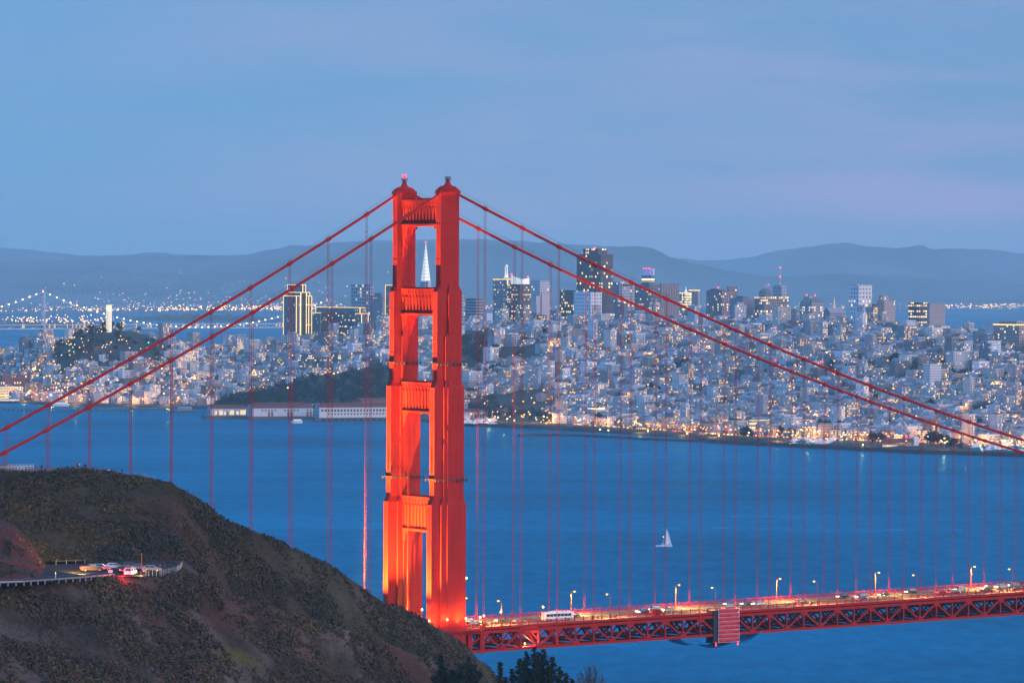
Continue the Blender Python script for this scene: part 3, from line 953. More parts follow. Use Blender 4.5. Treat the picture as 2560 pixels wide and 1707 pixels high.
# ---------------------------------------------------------------- road and lay-by on the headland
ZR = 122.35
def rp(px, py, dz=0): return gnd(px, py, ZR+dz)
b = MB()
near_edge = [(-250, 1464), (0, 1459), (130, 1452), (240, 1444), (300, 1440), (352, 1440), (400, 1436), (440, 1428), (458, 1419)]
far_edge = [(-250, 1430), (0, 1426), (110, 1421), (125, 1414), (200, 1408), (300, 1404), (380, 1403), (440, 1407), (458, 1415)]
for (a, c), (d, e) in zip(zip(near_edge, far_edge), list(zip(near_edge, far_edge))[1:]):
    b.face([rp(*a), rp(*d), rp(*e), rp(*c)])
tag(b.build('road', mat('headland_asphalt', (.05, .043, .038), rough=.97, var=.3, vscale=.4, spec=.05)), kind='structure')
b = MB()
for (x0, y0), (x1, y1) in (((0, 1450), (60, 1446)), ((60, 1446), (125, 1440)), ((125, 1440), (200, 1435)), ((200, 1435), (280, 1429))):
    p, q = rp(x0, y0, .01), rp(x1, y1, .01)
    b.face([p, q, q+Vector((0, .22, 0)), p+Vector((0, .22, 0))])
tag(b.build('road_marking', M_WHITE), kind='structure')

M_PALEPOST = mat('weathered_pale_post', (.34, .31, .27), rough=.85, var=.3, vscale=2)
# timber-blocked guard rail along the road
def rail_line(name, label, pts, step, wood, hpost, beam):
    P_ = [rp(*q) for q in pts]
    t = thing(name, label, 'guard rail' if beam else 'fence', P_[0])
    o = P_[0]; bm_ = MB(); pm = []
    L_ = 0; acc = []
    for a, c in zip(P_, P_[1:]):
        n = max(1, int((c-a).length/step))
        for i in range(n): acc.append(a.lerp(c, i/n))
    acc.append(P_[-1])
    for q in acc[:95]:
        k = MB(); k.box((-.13, -.11, -.5), (.13, .11, hpost)) if wood else k.lathe([(.07, -.4), (.065, hpost), (.02, hpost+.06)], 8)
        w = k.build('post', M_WOOD if wood else M_PALEPOST, t); w.location = q-o
    if beam:
        for a, c in zip(P_, P_[1:]):
            a = a-o; c = c-o
            for dz in (.42, .62): bm_.bar(a+Vector((0, .2, dz)), c+Vector((0, .2, dz)), .10, .17)
            bm_.bar(a+Vector((0, .15, .52)), c+Vector((0, .15, .52)), .04, .3)
        bm_.build('rail', mat('galvanised_steel', (.22, .23, .25), rough=.5, metal=.5), t)
    else:
        for a, c in zip(acc, acc[1:]):
            bm_.bar(a-o+Vector((0, 0, hpost*.75)), c-o+Vector((0, 0, hpost*.75)), .025)
        bm_.build('wire', M_GREY, t)
    return t
rail_line('guard_rail', 'steel guard rail on stout timber posts along the near edge of the headland road',
          [(-60, 1462), (0, 1460), (60, 1458), (130, 1453), (200, 1448), (285, 1441)], 1.9, True, .75, True)
rail_line('post_fence', 'row of slim pale posts round the outer edge of the lay-by',
          [(352, 1440), (372, 1438), (400, 1436), (425, 1431), (442, 1427), (452, 1421), (455, 1414)], 1.25, False, 1.15, False)
rail_line('roadside_posts', 'line of four short pale posts behind the lit empty stretch of road',
          [(140, 1409), (166, 1408), (189, 1407), (212, 1406)], 2.4, False, .95, False)
t = thing('delineator', 'single white marker post standing in front of the lit road beside the guard rail', 'road post', rp(139, 1444))
k = MB(); k.box((-.09, -.05, -.3), (.09, .05, 1.35)); k.build('post', M_WHITE, t)
k = MB(); k.box((-.07, -.07, 1.05), (.07, -.052, 1.25)); k.build('reflector', M_AMBER, t)  # reflector is no lamp: its glint is put in as glow
t = thing('marker_post', 'tall thin orange-red marker pole rising above the parked cars', 'marker pole', rp(354, 1424))
k = MB(); k.lathe([(.09, -.3), (.09, 3.9)], 8); k.build('pole', mat('signal_orange', (.7, .12, .03), rough=.5), t)
k = MB(); k.lathe([(.12, 3.9), (.02, 4.05)], 8); k.build('cap', M_WHITE, t)
t = thing('sign_board', 'small white board on posts at the end of the guard rail', 'sign', rp(276, 1440))
k = MB(); k.box((-.06, -.06, -.3), (.06, .06, 1.4)); k.build('post', M_WOOD, t)
k = MB(); k.box((-.55, -.1, .85), (.55, -.06, 1.55)); k.build('board', M_WHITE, t)

# ---------------------------------------------------------------- vehicles
def car_proto(kind, paint, name, lab, cat, head=True, tail=True):
    """x is forward"""
    t = thing(name, lab, cat)
    L_, Wd, H, hood, deck_h, c0, c1, c2, c3 = {
        'sedan': (4.7, 1.82, 1.45, .92, .98, -1.9, -1.25, .35, 1.15),
        'estate': (4.75, 1.84, 1.52, .93, 1.0, -2.25, -1.95, .35, 1.2),
        'suv': (4.8, 1.92, 1.78, 1.08, 1.12, -2.3, -2.1, .5, 1.2),
        'van': (5.0, 1.96, 1.80, 1.05, 1.10, -2.42, -2.25, .9, 1.65),
        'pickup': (5.3, 1.95, 1.80, 1.10, 1.10, -.75, -.6, .6, 1.2),
        'coupe': (4.5, 1.82, 1.36, .86, .92, -1.95, -.9, .3, 1.2)}[kind]
    h2 = L_/2; w = Wd/2
    prof = [(-h2, .35), (-h2-.02, .62), (-h2+.05, deck_h), (c0, deck_h+.02), (c3, hood+.02), (h2-.45, hood-.12), (h2-.05, hood-.32), (h2, .5), (h2-.05, .28)]
    b = MB(); n = len(prof); vs = []
    for sy, ins in ((-1, .0), (1, .0)):
        for x, z in prof:
            q = .09*max(0, (abs(x)-h2+.5)/.5)+(.05 if z > .8 else 0)
            vs.append((x, sy*(w-q), z))
    fs = [tuple(range(n)), tuple(range(2*n-1, n-1, -1))]
    for i in range(n):
        j = (i+1) % n; fs.append((j, i, n+i, n+j))
    b.mesh(vs, fs)
    # roof and pillars
    zr_ = H; wi = w-.22
    rf = [(c1, zr_-.02), (c1+.25, zr_+.0), (c2-.2, zr_+.0), (c2, zr_-.03)]
    b.box((c1, -wi, zr_-.07), (c2, wi, zr_), taper=(.08, .06))
    for sy in (-1, 1):
        b.bar((c0, sy*(w-.07), deck_h), (c1, sy*wi, zr_-.04), .09, .14)
        b.bar((c3, sy*(w-.07), hood), (c2, sy*wi, zr_-.04), .07, .08)
        xm = (c1+c2)/2; b.bar((xm, sy*(w-.07), deck_h), (xm, sy*(wi+.01), zr_-.05), .07, .10)
        b.box((c3-.5, sy*(w+.02)-.08, hood-.02), (c3-.32, sy*(w+.02)+.08, hood+.13))
    if kind == 'pickup':
        b.box((-h2+.05, -w+.02, .9), (c0, -w+.12, 1.32)); b.box((-h2+.05, w-.12, .9), (c0, w-.02, 1.32)); b.box((-h2, -w+.05, .9), (-h2+.1, w-.05, 1.32))
    b.build('body', paint, t)
    g = MB()
    vs = []
    for x, z, yy in ((c0+.06, deck_h, w-.085), (c3-.06, hood, w-.085), (c2-.02, zr_-.065, wi-.015), (c1+.02, zr_-.065, wi-.015)):
        vs += [(x, -yy, z), (x, yy, z)]
    g.mesh(vs, [(0,2,4,6), (1,7,5,3), (2,3,5,4), (0,6,7,1), (6,4,5,7)])
    g.build('window_glass', M_GLASS, t)
    for x in (-h2+.85, h2-.9):
        for sy in (-1, 1):
            k = MB(); M_ = Matrix.Rotation(math.pi/2, 4, 'X')
            vs = []; N = 14; R = .33
            for yy in (-.11, .11):
                for q in range(N): vs.append((x+R*math.cos(2*math.pi*q/N), sy*(w-.10)+yy, R+R*math.sin(2*math.pi*q/N)))
            k.mesh(vs, [tuple(range(N)), tuple(range(2*N-1, N-1, -1))]+[((q+1) % N, q, N+q, N+(q+1) % N) for q in range(N)], 0)
            vs = [(x+.2*math.cos(2*math.pi*q/N), sy*(w+.015), R+.2*math.sin(2*math.pi*q/N)) for q in range(N)]
            k.mesh(vs, [tuple(range(N))], 1)
            k.build('wheel', [M_BLACK, M_CHROME], t)
    for sy in (-1, 1):
        k = MB(); k.box((h2-.16, sy*(w-.38)-.2, hood-.40), (h2+.012, sy*(w-.38)+.2, hood-.22), taper=(.0, .03)); k.build('headlight', M_HEAD if head else M_CHROME, t)
        zt = deck_h-.12; k = MB(); k.box((-h2-.035, sy*(w-.30)-.16, zt-.22), (-h2+.1, sy*(w-.30)+.16, zt+.02)); k.build('tail_light', M_TAIL if tail else mat('tail_lens', (.3, .01, .01), rough=.2), t)
    k = MB(); k.box((-h2-.03, -.26, .55), (-h2+.05, .26, .68)); k.build('number_plate', M_WHITE, t)
    return t
PAINT = {'white': mat('white_car_paint', (.72, .72, .74), rough=.25, spec=.6), 'silver': mat('silver_car_paint', (.42, .44, .47), rough=.28, metal=.5),
         'black': mat('black_car_paint', (.02, .02, .025), rough=.2, spec=.6), 'blue': mat('blue_grey_car_paint', (.12, .17, .26), rough=.28, spec=.6),
         'red': mat('red_car_paint', (.35, .02, .02), rough=.25, spec=.6), 'dark': mat('charcoal_car_paint', (.06, .06, .07), rough=.25, spec=.6),
         'tan': mat('champagne_car_paint', (.45, .38, .30), rough=.3, spec=.6)}
def hd(deg): return math.radians(deg)
# heading 0 = nose to the right of the picture, 90 = nose away from the camera
LOT = [('pickup', 'dark', 'charcoal pickup truck with glowing tail lights at the left end of the parked cars', 'truck', 229, 1427, 20, False, True),
       ('estate', 'silver', 'silver-blue estate car parked broadside behind the charcoal pickup', 'car', 253, 1424, 8, False, False),
       ('sedan', 'white', 'white saloon car parked between the silver estate and the red-lit car', 'car', 286, 1421, 15, False, False),
       ('sedan', 'black', 'black saloon with brake lights flooding the ground red', 'car', 304, 1430, 100, True, True),
       ('suv', 'dark', 'dark sport utility vehicle parked behind the white minivan', 'car', 330, 1422, 8, False, False),
       ('van', 'white', 'white minivan seen from behind, washed pink by brake lights', 'minivan', 327, 1437, 78, True, True),
       ('coupe', 'blue', 'blue-grey hatchback half hidden behind the silver saloon', 'car', 348, 1423, 5, False, False),
       ('sedan', 'tan', 'pale champagne saloon parked broadside at the right end of the lay-by', 'car', 380, 1427, -4, False, False)]
for kind, pc, lab, cat, px, py, h, hl, tl in LOT:
    o = car_proto(kind, PAINT[pc], {'pickup': 'pickup_truck', 'van': 'minivan', 'suv': 'sport_utility_vehicle'}.get(kind, 'parked_car'), lab, cat, hl, tl)
    o.location = rp(px, py, .0); o.rotation_euler = (0, 0, hd(h)); o['group'] = 'vehicles in the lay-by'
def small_light(loc, col, w, kind='POINT', target=None, ang=70):
    l = bpy.data.lights.new('vehicle_light', kind); l.energy = w*E; l.color = col; l.shadow_soft_size = .25
    o = bpy.data.objects.new('vehicle_light', l); COL.objects.link(o); o.location = loc
    if kind == 'SPOT':
        l.spot_size = math.radians(ang); l.spot_blend = .7
        o.rotation_euler = (Vector(loc)-Vector(target)).to_track_quat('Z', 'Y').to_euler()
small_light(rp(304, 1434, .5), (1, .02, .02), 3200)
small_light(rp(318, 1437, .5), (1, .03, .03), 1300)
small_light(rp(209, 1428, .9), (1, .58, .14), 60000, 'SPOT', rp(186, 1426, -.4), 46)
small_light(rp(190, 1424, .9), (1, .58, .14), 40000, 'SPOT', rp(160, 1423, -.5), 46)
small_light(rp(352, 1431, .7), (1, .65, .25), 1500)

# traffic on the deck: cars standing where the photograph has moving lights
bus = thing('coach', 'long white coach with lit windows on the near lane right of the tower', 'coach')
b = MB(); b.box((-6, -1.28, .45), (6, 1.28, 3.25), taper=(.12, .1)); b.box((-3, -1.0, 3.25), (1, 1.0, 3.5), taper=(.1, .1)); b.build('body', PAINT['white'], bus)
b = MB()
for i in range(7): b.box((-5.4+i*1.5, -1.30, 1.75), (-4.1+i*1.5, 1.30, 2.65))
b.build('side_window', M_GLASS, bus)
b = MB(); b.box((5.88, -1.05, 1.3), (6.03, 1.05, 2.7)); b.build('windscreen', M_GLASS, bus)
for x in (-3.9, 3.8):
    for sy in (-1, 1):
        k = MB(); vs = []; N = 14; R = .5
        for yy in (-.15, .15):
            for q in range(N): vs.append((x+R*math.cos(2*math.pi*q/N), sy*1.15+yy, R+R*math.sin(2*math.pi*q/N)))
        k.mesh(vs, [tuple(range(N)), tuple(range(2*N-1, N-1, -1))]+[((q+1) % N, q, N+q, N+(q+1) % N) for q in range(N)]); k.build('wheel', M_BLACK, bus)
for sy in (-1, 1):
    k = MB(); k.box((5.9, sy*.95-.2, .75), (6.06, sy*.95+.2, 1.0)); k.build('headlight', M_HEAD, bus)
    k = MB(); k.box((-6.06, sy*1.0-.14, .8), (-5.9, sy*1.0+.14, 1.3)); k.build('tail_light', M_TAIL, bus)
bus.location = bw(50, -7.6, zr(52)); bus.rotation_euler = (0, 0, TH)
protos = {}
TRAF = [('sedan','black',14,-4.8,0),('sedan','dark',33,2.0,1),('sedan','blue',36,-4.7,0),('sedan','black',63,1.7,1),('sedan','dark',91,-1.5,1),('sedan','blue',104,1.7,1),('estate','blue',128,-4.7,0),('sedan','dark',141,4.8,1),('sedan','dark',157,-7.8,0),('coupe','dark',186,-4.7,0),('sedan','black',204,4.8,1),('sedan','red',226,-1.6,0),('van','blue',240,4.8,1),('sedan','black',257,-7.8,0),('sedan','dark',279,-4.7,0)]
rtf = random.Random(3)
_taken = [(q[2], q[3]) for q in TRAF]+[(52, -7.6), (46, -7.6), (58, -7.6)]
for lane, tw_ in ((-7.8, 0), (-4.75, 0), (-1.6, 0), (1.65, 1), (4.8, 1), (7.8, 1)):
    s_ = 13+rtf.uniform(0, 9)
    while s_ < 300:
        if all(abs(s_-q[0]) > 6.5 or abs(lane-q[1]) > 1.2 for q in _taken):
            TRAF.append((rtf.choice(('sedan', 'sedan', 'suv', 'estate', 'van')), rtf.choice(('black', 'dark', 'blue', 'dark', 'silver')), round(s_, 1), lane, tw_)); _taken.append((s_, lane))
        s_ += rtf.uniform(30, 80)
cname = {'dark': 'charcoal', 'tan': 'champagne', 'blue': 'blue-grey'}
knm = {'sedan': 'saloon', 'suv': 'off-roader', 'van': 'minivan', 'coupe': 'coupe', 'estate': 'estate car'}
def where(s):
    best = min([(abs(s-q), 'the %s dark lamp pole' % w) for q, w in zip(near_s, ('first', 'second', 'third', 'fourth', 'fifth', 'sixth'))]+[(abs(s-52)+6, 'the white coach'), (abs(s-118)+2, 'the red tarpaulin')])
    return best[1]
seen_lab = {}
for kind, pc, s, y, toward in TRAF:
    key = (kind, pc)
    lab = '%s %s %s on deck near %s' % (cname.get(pc, pc), knm[kind], 'with white headlights' if toward else 'with red tail lights', where(s))
    seen_lab[lab] = 1
    if key not in protos: o = protos[key] = car_proto(kind, PAINT[pc], 'minivan' if kind == 'van' else 'sport_utility_vehicle' if kind == 'suv' else 'passenger_car', lab, 'minivan' if kind == 'van' else 'car')
    else: o = dup(protos[key], label=lab)
    o['group'] = 'traffic on the bridge deck'
    o.location = bw(s, y, zr(s)+.005); o.rotation_euler = (0, 0, TH+(math.pi if toward else 0))
# small kiosk box on the near sidewalk and a maintenance cabinet on the far one
t = thing('utility_cabinet', 'orange-red box cabinet on the near railing right of the white coach', 'cabinet', bw(88.5, -12.4, zr(88)+.22), TH)
k = MB(); k.box((-1.5, -.7, 0), (1.5, .7, 2.0)); k.box((-1.6, -.8, 2.0), (1.6, .8, 2.12)); k.build('housing', M_RED, t)
k = MB(); k.box((-.6, -.73, .2), (.6, -.70, 1.8)); k.build('door', M_REDD, t)

# ---------------------------------------------------------------- people
def person_mesh(pose, coat, legs, skin, key):
    J = {'stand': [((0,0,.92),.15),((0,0,1.2),.16),((0,0,1.42),.15),((0,0,1.52),.06),((0,.0,1.64),.10),((0,0,1.74),.085),
                   ((.2,0,1.40),.07),((.26,.03,1.12),.055),((.24,.12,.90),.04),((-.2,0,1.40),.07),((-.26,.03,1.12),.055),((-.24,.12,.90),.04),
                   ((.10,0,.86),.10),((.11,.02,.48),.075),((.11,0,.06),.055),((.12,.16,.03),.04),((-.10,0,.86),.10),((-.12,.02,.48),.075),((-.12,0,.06),.055),((-.13,.16,.03),.04)],
         'photo': [((0,0,.92),.15),((0,.02,1.2),.16),((0,.04,1.42),.15),((0,.05,1.52),.06),((0,.07,1.64),.10),((0,.07,1.74),.085),
                   ((.2,.04,1.40),.07),((.30,.18,1.28),.055),((.12,.36,1.48),.04),((-.2,.04,1.40),.07),((-.30,.18,1.28),.055),((-.10,.36,1.48),.04),
                   ((.12,0,.86),.10),((.16,.02,.48),.075),((.18,0,.06),.055),((.2,.16,.03),.04),((-.12,0,.86),.10),((-.16,.02,.48),.075),((-.18,0,.06),.055),((-.2,.16,.03),.04)],
         'sit': [((0,0,.16),.17),((0,.02,.42),.17),((0,.05,.64),.15),((0,.06,.74),.06),((0,.08,.86),.10),((0,.08,.96),.085),
                 ((.2,.04,.62),.07),((.27,.2,.42),.055),((.14,.42,.42),.04),((-.2,.04,.62),.07),((-.27,.2,.42),.055),((-.14,.42,.42),.04),
                 ((.11,.08,.14),.11),((.15,.42,.42),.08),((.14,.62,.06),.055),((.14,.76,.03),.04),((-.11,.08,.14),.11),((-.15,.42,.42),.08),((-.14,.62,.06),.055),((-.14,.76,.03),.04)]}[pose]
    ed = [(0,1),(1,2),(2,3),(3,4),(4,5),(2,6),(6,7),(7,8),(2,9),(9,10),(10,11),(0,12),(12,13),(13,14),(14,15),(0,16),(16,17),(17,18),(18,19)]
    me = bpy.data.meshes.new('tmp'); me.from_pydata([q[0] for q in J], ed, []); o = bpy.data.objects.new('tmp', me); COL.objects.link(o)
    md = o.modifiers.new('skin', 'SKIN')
    for i, q in enumerate(J): me.skin_vertices[0].data[i].radius = (q[1], q[1]*.85); me.skin_vertices[0].data[i].use_root = (i == 0)
    sb = o.modifiers.new('sub', 'SUBSURF'); sb.levels = 1; sb.render_levels = 1
    dg = bpy.context.evaluated_depsgraph_get(); dg.update()
    out = bpy.data.meshes.new_from_object(o.evaluated_get(dg)); bpy.data.objects.remove(o); bpy.data.meshes.remove(me)
    for m_ in (coat, legs, skin): out.materials.append(m_)
    hz = J[3][0][2]; wz = J[0][0][2]-.02
    for p in out.polygons:
        c = p.center; p.use_smooth = True
        hand = min((c-Vector(J[8][0])).length, (c-Vector(J[11][0])).length) < .09
        leg = min((c-Vector(J[k][0])).length for k in (12,13,14,15,16,17,18,19)) < min((c-Vector(J[k][0])).length for k in (1,2,6,7,8,9,10,11))
        p.material_index = 2 if (c.z > hz or hand) else (1 if leg else 0)
    out.name = key
    return out, J[5][0]
SKIN = mat('skin', (.42, .26, .19), rough=.6)
HAIR = mat('dark_hair', (.02, .016, .014), rough=.7)
CL = {'black': mat('black_cloth', (.015, .016, .02), rough=.9), 'navy': mat('navy_cloth', (.02, .03, .075), rough=.9), 'red': mat('dull_red_cloth', (.20, .03, .03), rough=.9),
      'pale': mat('pale_blue_cloth', (.42, .58, .60), rough=.85), 'white': mat('white_cloth', (.6, .6, .6), rough=.85), 'blue': mat('blue_cloth', (.04, .10, .30), rough=.9), 'grey': mat('grey_cloth', (.12, .12, .13), rough=.9)}
pm_cache = {}
def person(label, pose, coat, legs, px, py, Y, rz, group):
    key = (pose, coat, legs)
    if key not in pm_cache: pm_cache[key] = person_mesh(pose, CL[coat], CL[legs], SKIN, 'person_%s' % pose)
    me, hp = pm_cache[key]
    o = bpy.data.objects.new('person', me); COL.objects.link(o)
    o.location = at(px, py, Y); o.rotation_euler = (0, 0, rz)
    tag(o, label, 'person', group)
    h = MB(); h.lathe([(.105, -.06), (.118, .0), (.10, .06), (.05, .10)], 10, o=(hp[0], hp[1]-.015, hp[2]-.02)); h.build('hair', HAIR, o)
    return o
def foot(px, Y):
    py1, Y1 = interp(px, RIDGE)
    return py1
WALK = [('stand','black','black',104,'person in black standing alone nearest the railings on the hilltop'),
        ('sit','blue','navy',115,'person in a bright blue jacket sitting on the hilltop path edge'),
        ('stand','red','black',194,'person in a dull red top standing beside the figure in pale clothes'),
        ('photo','pale','grey',198,'person in pale blue clothes standing out against the water'),
        ('photo','black','navy',210,'taller of two dark figures standing side by side on the hilltop'),
        ('stand','navy','black',215,'shorter of two dark figures standing side by side on the hilltop'),
        ('sit','black','grey',232,'person sitting low in dark clothes just right of a bridge cable'),
        ('sit','grey','black',242,'person in dark grey sitting on the hilltop between two bridge cables'),
        ('sit','red','black',258,'person in a red jacket sitting on the hill crest'),
        ('sit','navy','grey',266,'person in navy sitting next to the red jacket on the crest'),
        ('sit','white','black',272,'person in white sitting on the hill crest'),
        ('sit','black','black',279,'last of the seated row, in black, on the hill crest'),
        ('stand','black','grey',306,'lone dark figure standing farthest right on the hill crest')]
for pose, ct, lg, px, lab in WALK:
    py, Y = interp(px, RIDGE)
    o = person(lab, pose, ct, lg, px, py, Y+6, random.uniform(-.6, .6), 'people on the hilltop')
    o.location.z = at(px, py, Y).z+back_dz(px, 6)+(.12 if pose == 'sit' else -.02)
GRP = [('stand','black','black',381,1424,'person in black standing behind the champagne saloon'),('photo','navy','black',390,1425,'person in navy raising a camera behind the champagne saloon'),
       ('stand','grey','black',400,1427,'person in grey standing just right of the champagne saloon'),('photo','black','grey',412,1421,'person in black photographing at the back right of the lay-by'),
       ('stand','navy','navy',440,1419,'person in navy standing alone by the end of the post fence'),('stand','black','navy',366,1438,'person in dark clothes standing in front of the champagne saloon door'),
       ('stand','white','black',360,1439,'person in a white top standing beside the minivan headlights')]
for pose, ct, lg, px, py, lab in GRP:
    q = rp(px, py); o = person(lab, pose, ct, lg, px, py, q.y, random.uniform(-1.5, 1.5), 'people in the lay-by')
    o.location = q
# railings round the old battery on the hilltop
t = thing('battery_railing', 'pale pipe railings in rows round the old gun battery at the left edge', 'railing', at(40, 1176, 1174))
o0 = t.location.copy()
def rl(x0, y0, x1, y1, n, Y0, Y1, h=1.1):
    k = MB()
    a = at(x0, y0, Y0)-o0; c = at(x1, y1, Y1)-o0
    for dz in (h, h*.55): k.bar(a+Vector((0,0,dz)), c+Vector((0,0,dz)), .07)
    for i in range(n+1): p = a.lerp(c, i/n); k.bar(p+Vector((0,0,-.6)), p+Vector((0,0,h)), .07)
    k.build('rail_run', M_WHITE, t)
rl(-20, 1172, 84, 1171, 12, 1184, 1184); rl(15, 1176, 84, 1174, 9, 1176, 1177); rl(-20, 1177, 60, 1177, 10, 1171, 1172)
t = thing('concrete_block', 'low pale concrete mass of the old battery behind the railings', 'bunker', at(10, 1178, 1180))
k = MB(); k.box((-4, -2, -1), (2.5, 3, 1.3), taper=(.8, .6)); k.build('wall', mat('old_concrete', (.22, .19, .17), rough=.95, var=.2, vscale=.6), t)
rows = [('post_fence', 'row of slim posts on the ridge right of the people', [(338,), (344,), (349,), (354,), (358,), (362,), (367,), (372,), (377,), (381,), (385,), (389,)])]
t = thing('ridge_fence', 'row of thin uneven posts on the ridge crest right of the last figure', 'fence', at(338, 1188, 1171))
for (px,) in rows[0][2]:
    py, Y = interp(px, RIDGE); k = MB(); k.lathe([(.06, -.4), (.055, random.uniform(.8, 1.25))], 6)
    w = k.build('post', M_WOOD, t); w.location = at(px, py+.5, Y)-t.location

# ---------------------------------------------------------------- trees at the foot of the frame
M_NEEDLE = col_mat('conifer_needles', .85, .25, .6)
M_BARK = mat('bark', (.06, .045, .035), rough=.95, var=.3, vscale=2)
def conifer(name, label, px, pytop, pybase, Y, spires, seed, dens=1.0, colr=(.020, .034, .020), group='conifers below the bridge'):
    rnd = random.Random(seed)
    base = at(px, pybase, Y); top = at(px, pytop, Y); H = top.z-base.z
    t = thing(name, label, 'tree', base, 0, group)
    tr = MB(); cr = MB()
    for (dx, dy, hh, rad) in spires:
        h = H*hh
        tr.tube([(dx*.25, dy*.25, 0), (dx*.8, dy*.8, h*.4), (dx, dy, h*.97)], [.34, .22, .03], 7)
        n = int(150*dens*hh)
        for i in range(n):
            f = (i/n)**.85
            z = h*(.10+.90*f)
            r = rad*(1-f)**.8*rnd.uniform(.75, 1.15)+.12
            a = rnd.random()*6.283
            ax = Vector((dx*min(1, z/h*1.2), dy*min(1, z/h*1.2), z))
            tip = ax+Vector((math.cos(a)*r, math.sin(a)*r, r*rnd.uniform(.05, .45)))
            if i % 3 == 0: tr.tube([ax-Vector((0, 0, .2)), ax.lerp(tip, .8)], [.05, .015], 4, caps=False)
            m_ = max(3, int(r*6.5))
            for q in range(m_):
                u = (q+.6)/m_
                c = ax.lerp(tip, u)+Vector((rnd.uniform(-.22, .22), rnd.uniform(-.22, .22), rnd.uniform(-.12, .2)))
                for w in range(2):
                    d = Vector((math.cos(a+rnd.uniform(-1, 1)), math.sin(a+rnd.uniform(-1, 1)), rnd.uniform(.1, 1.1))).normalized()
                    sd_ = d.cross(Vector((rnd.uniform(-1, 1), rnd.uniform(-1, 1), rnd.uniform(-1, 1)))).normalized()
                    s = rnd.uniform(.26, .52); k_ = rnd.uniform(.6, 1.5)
                    cr.face([c-sd_*s*.38, c+d*s*1.5, c+sd_*s*.38, c-d*s*.4], 0, tuple(v*k_ for v in colr))
    tr.build('trunk', M_BARK, t); cr.build('crown', M_NEEDLE, t)
    return t
conifer('conifer', 'large dark conifer with several spires at the bottom centre, the biggest of the trees', 1335, 1617, 1830, 1100,
        [(0,0,1,3.8),(-1.9,.4,.94,3.6),(2.3,.3,.97,4.0),(-3.6,0,.86,3.4),(4.4,-.4,.88,4.0),(6.2,.3,.76,3.6),(-5.4,.6,.74,2.8),(1.2,2,.92,3.6),(-3.0,-1,.7,3.4),(3.4,-1.2,.78,3.8),(0.4,-1.5,.80,3.6),(7.6,0,.62,2.8)], 3, 1.2)
conifer('conifer', 'slim dark conifer standing on the slope left of the biggest conifer', 1250, 1655, 1790, 1120, [(0,0,1,1.3),(1.4,.2,.72,1.4)], 5)
conifer('conifer', 'broad low dark conifer on the slope below the end of the ridge', 1120, 1637, 1735, 1085, [(-1.9,0,1,1.9),(.8,.3,.62,2.2),(3.2,0,.74,2.2),(5.2,0,.55,2.0),(-3.6,0,.45,1.8)], 7, 1.1, (.024, .036, .022))
conifer('conifer', 'pale green feathery conifer right beside the broad low one', 1170, 1642, 1735, 1075, [(0,0,1,1.6),(1.6,.2,.8,1.8),(3.0,0,.6,1.6)], 8, .9, (.034, .044, .030))
conifer('conifer', 'small dark conifer tip at the bottom edge right of the biggest conifer', 1415, 1683, 1830, 1090, [(0,0,1,1.6),(1.5,0,.9,1.5)], 9)
# leafless pale shrub-tree
rnd = random.Random(12)
base = at(1478, 1800, 1080)
t = thing('bare_tree', 'pale grey-green wispy tree with upright twigs at the bottom right of the conifers', 'tree', base)
b = MB(); tw = MB()
H = at(1478, 1648, 1080).z-base.z
for i in range(46):
    a = rnd.random()*6.283; sp = rnd.uniform(.1, 1)**.8
    hgt = H*(1-.42*sp*sp)*rnd.uniform(.85, 1.0)
    p1 = Vector((math.cos(a)*sp*2.0, math.sin(a)*sp*2.0, hgt*.45)); p2 = Vector((math.cos(a)*sp*4.8, math.sin(a)*sp*3.4, hgt))
    b.tube([(0, 0, 0), p1, p2], [.12, .07, .015], 5, caps=False)
    for q in range(60):
        u = rnd.uniform(.30, 1.0)
        c = p1.lerp(p2, (u-.3)/.7) if u > .3 else p1
        d = Vector((rnd.uniform(-1, 1), rnd.uniform(-1, 1), rnd.uniform(.2, 1.4))).normalized()
        sd_ = d.cross(Vector((rnd.uniform(-1, 1), rnd.uniform(-1, 1), .1))).normalized()
        s = rnd.uniform(.25, .6); k_ = rnd.uniform(.7, 1.35)
        tw.face([c-sd_*.035, c+sd_*.035, c+d*s+sd_*.02, c+d*s-sd_*.02], 0, (.10*k_, .105*k_, .080*k_))
        if q % 2: tw.face([c-sd_*.12, c+d*.3, c+sd_*.12, c-d*.1], 0, (.085*k_, .098*k_, .066*k_))
b.build('trunk', M_BARK, t); tw.build('crown', col_mat('pale_twigs', .9, .2, 1), t)
# ================================================================ far shore and hills
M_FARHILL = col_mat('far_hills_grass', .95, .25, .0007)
def far_hills(name, ridge, Yr, shore, Yback, seed, colr, steps=26, amp=18):
    """a real hill range: shore -> plain -> foothills -> crest -> back slope"""
    cols = 240
    def fn(u, v):
        px = -900+u*4360
        pyr = interp(px, ridge)[0]
        ys = interp(px, shore)[0]
        crest = at(px, pyr+2.6*fbm(px, 0, 34, 5, seed), Yr)
        if v < .86:
            t = v/.86
            Y = ys+(Yr-ys)*t
            d = ray(px, pyr); s = Y/d.y
            z = 2+(crest.z-2)*(max(0, (t-.18)/.82))**1.7
            if t > .18:
                q = t*(1-t)*4
                z += q*amp*(1.6*fbm(d.x*s+seed*777, Y, 2600, 5, seed)+.4)
            p = Vector((d.x*s, Y, max(1.5, z)))
        else:
            t = (v-.86)/.14; Y = Yr+(Yback-Yr)*t; d = ray(px, pyr); s = Y/d.y
            p = Vector((d.x*s, Y, crest.z*(1-t)+1.5))
        p.z += 0 if v < .86 else 0
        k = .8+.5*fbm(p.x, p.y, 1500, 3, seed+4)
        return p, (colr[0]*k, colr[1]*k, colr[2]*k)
    return grid_mesh(name, cols, steps*3, fn, 'structure', M_FARHILL)
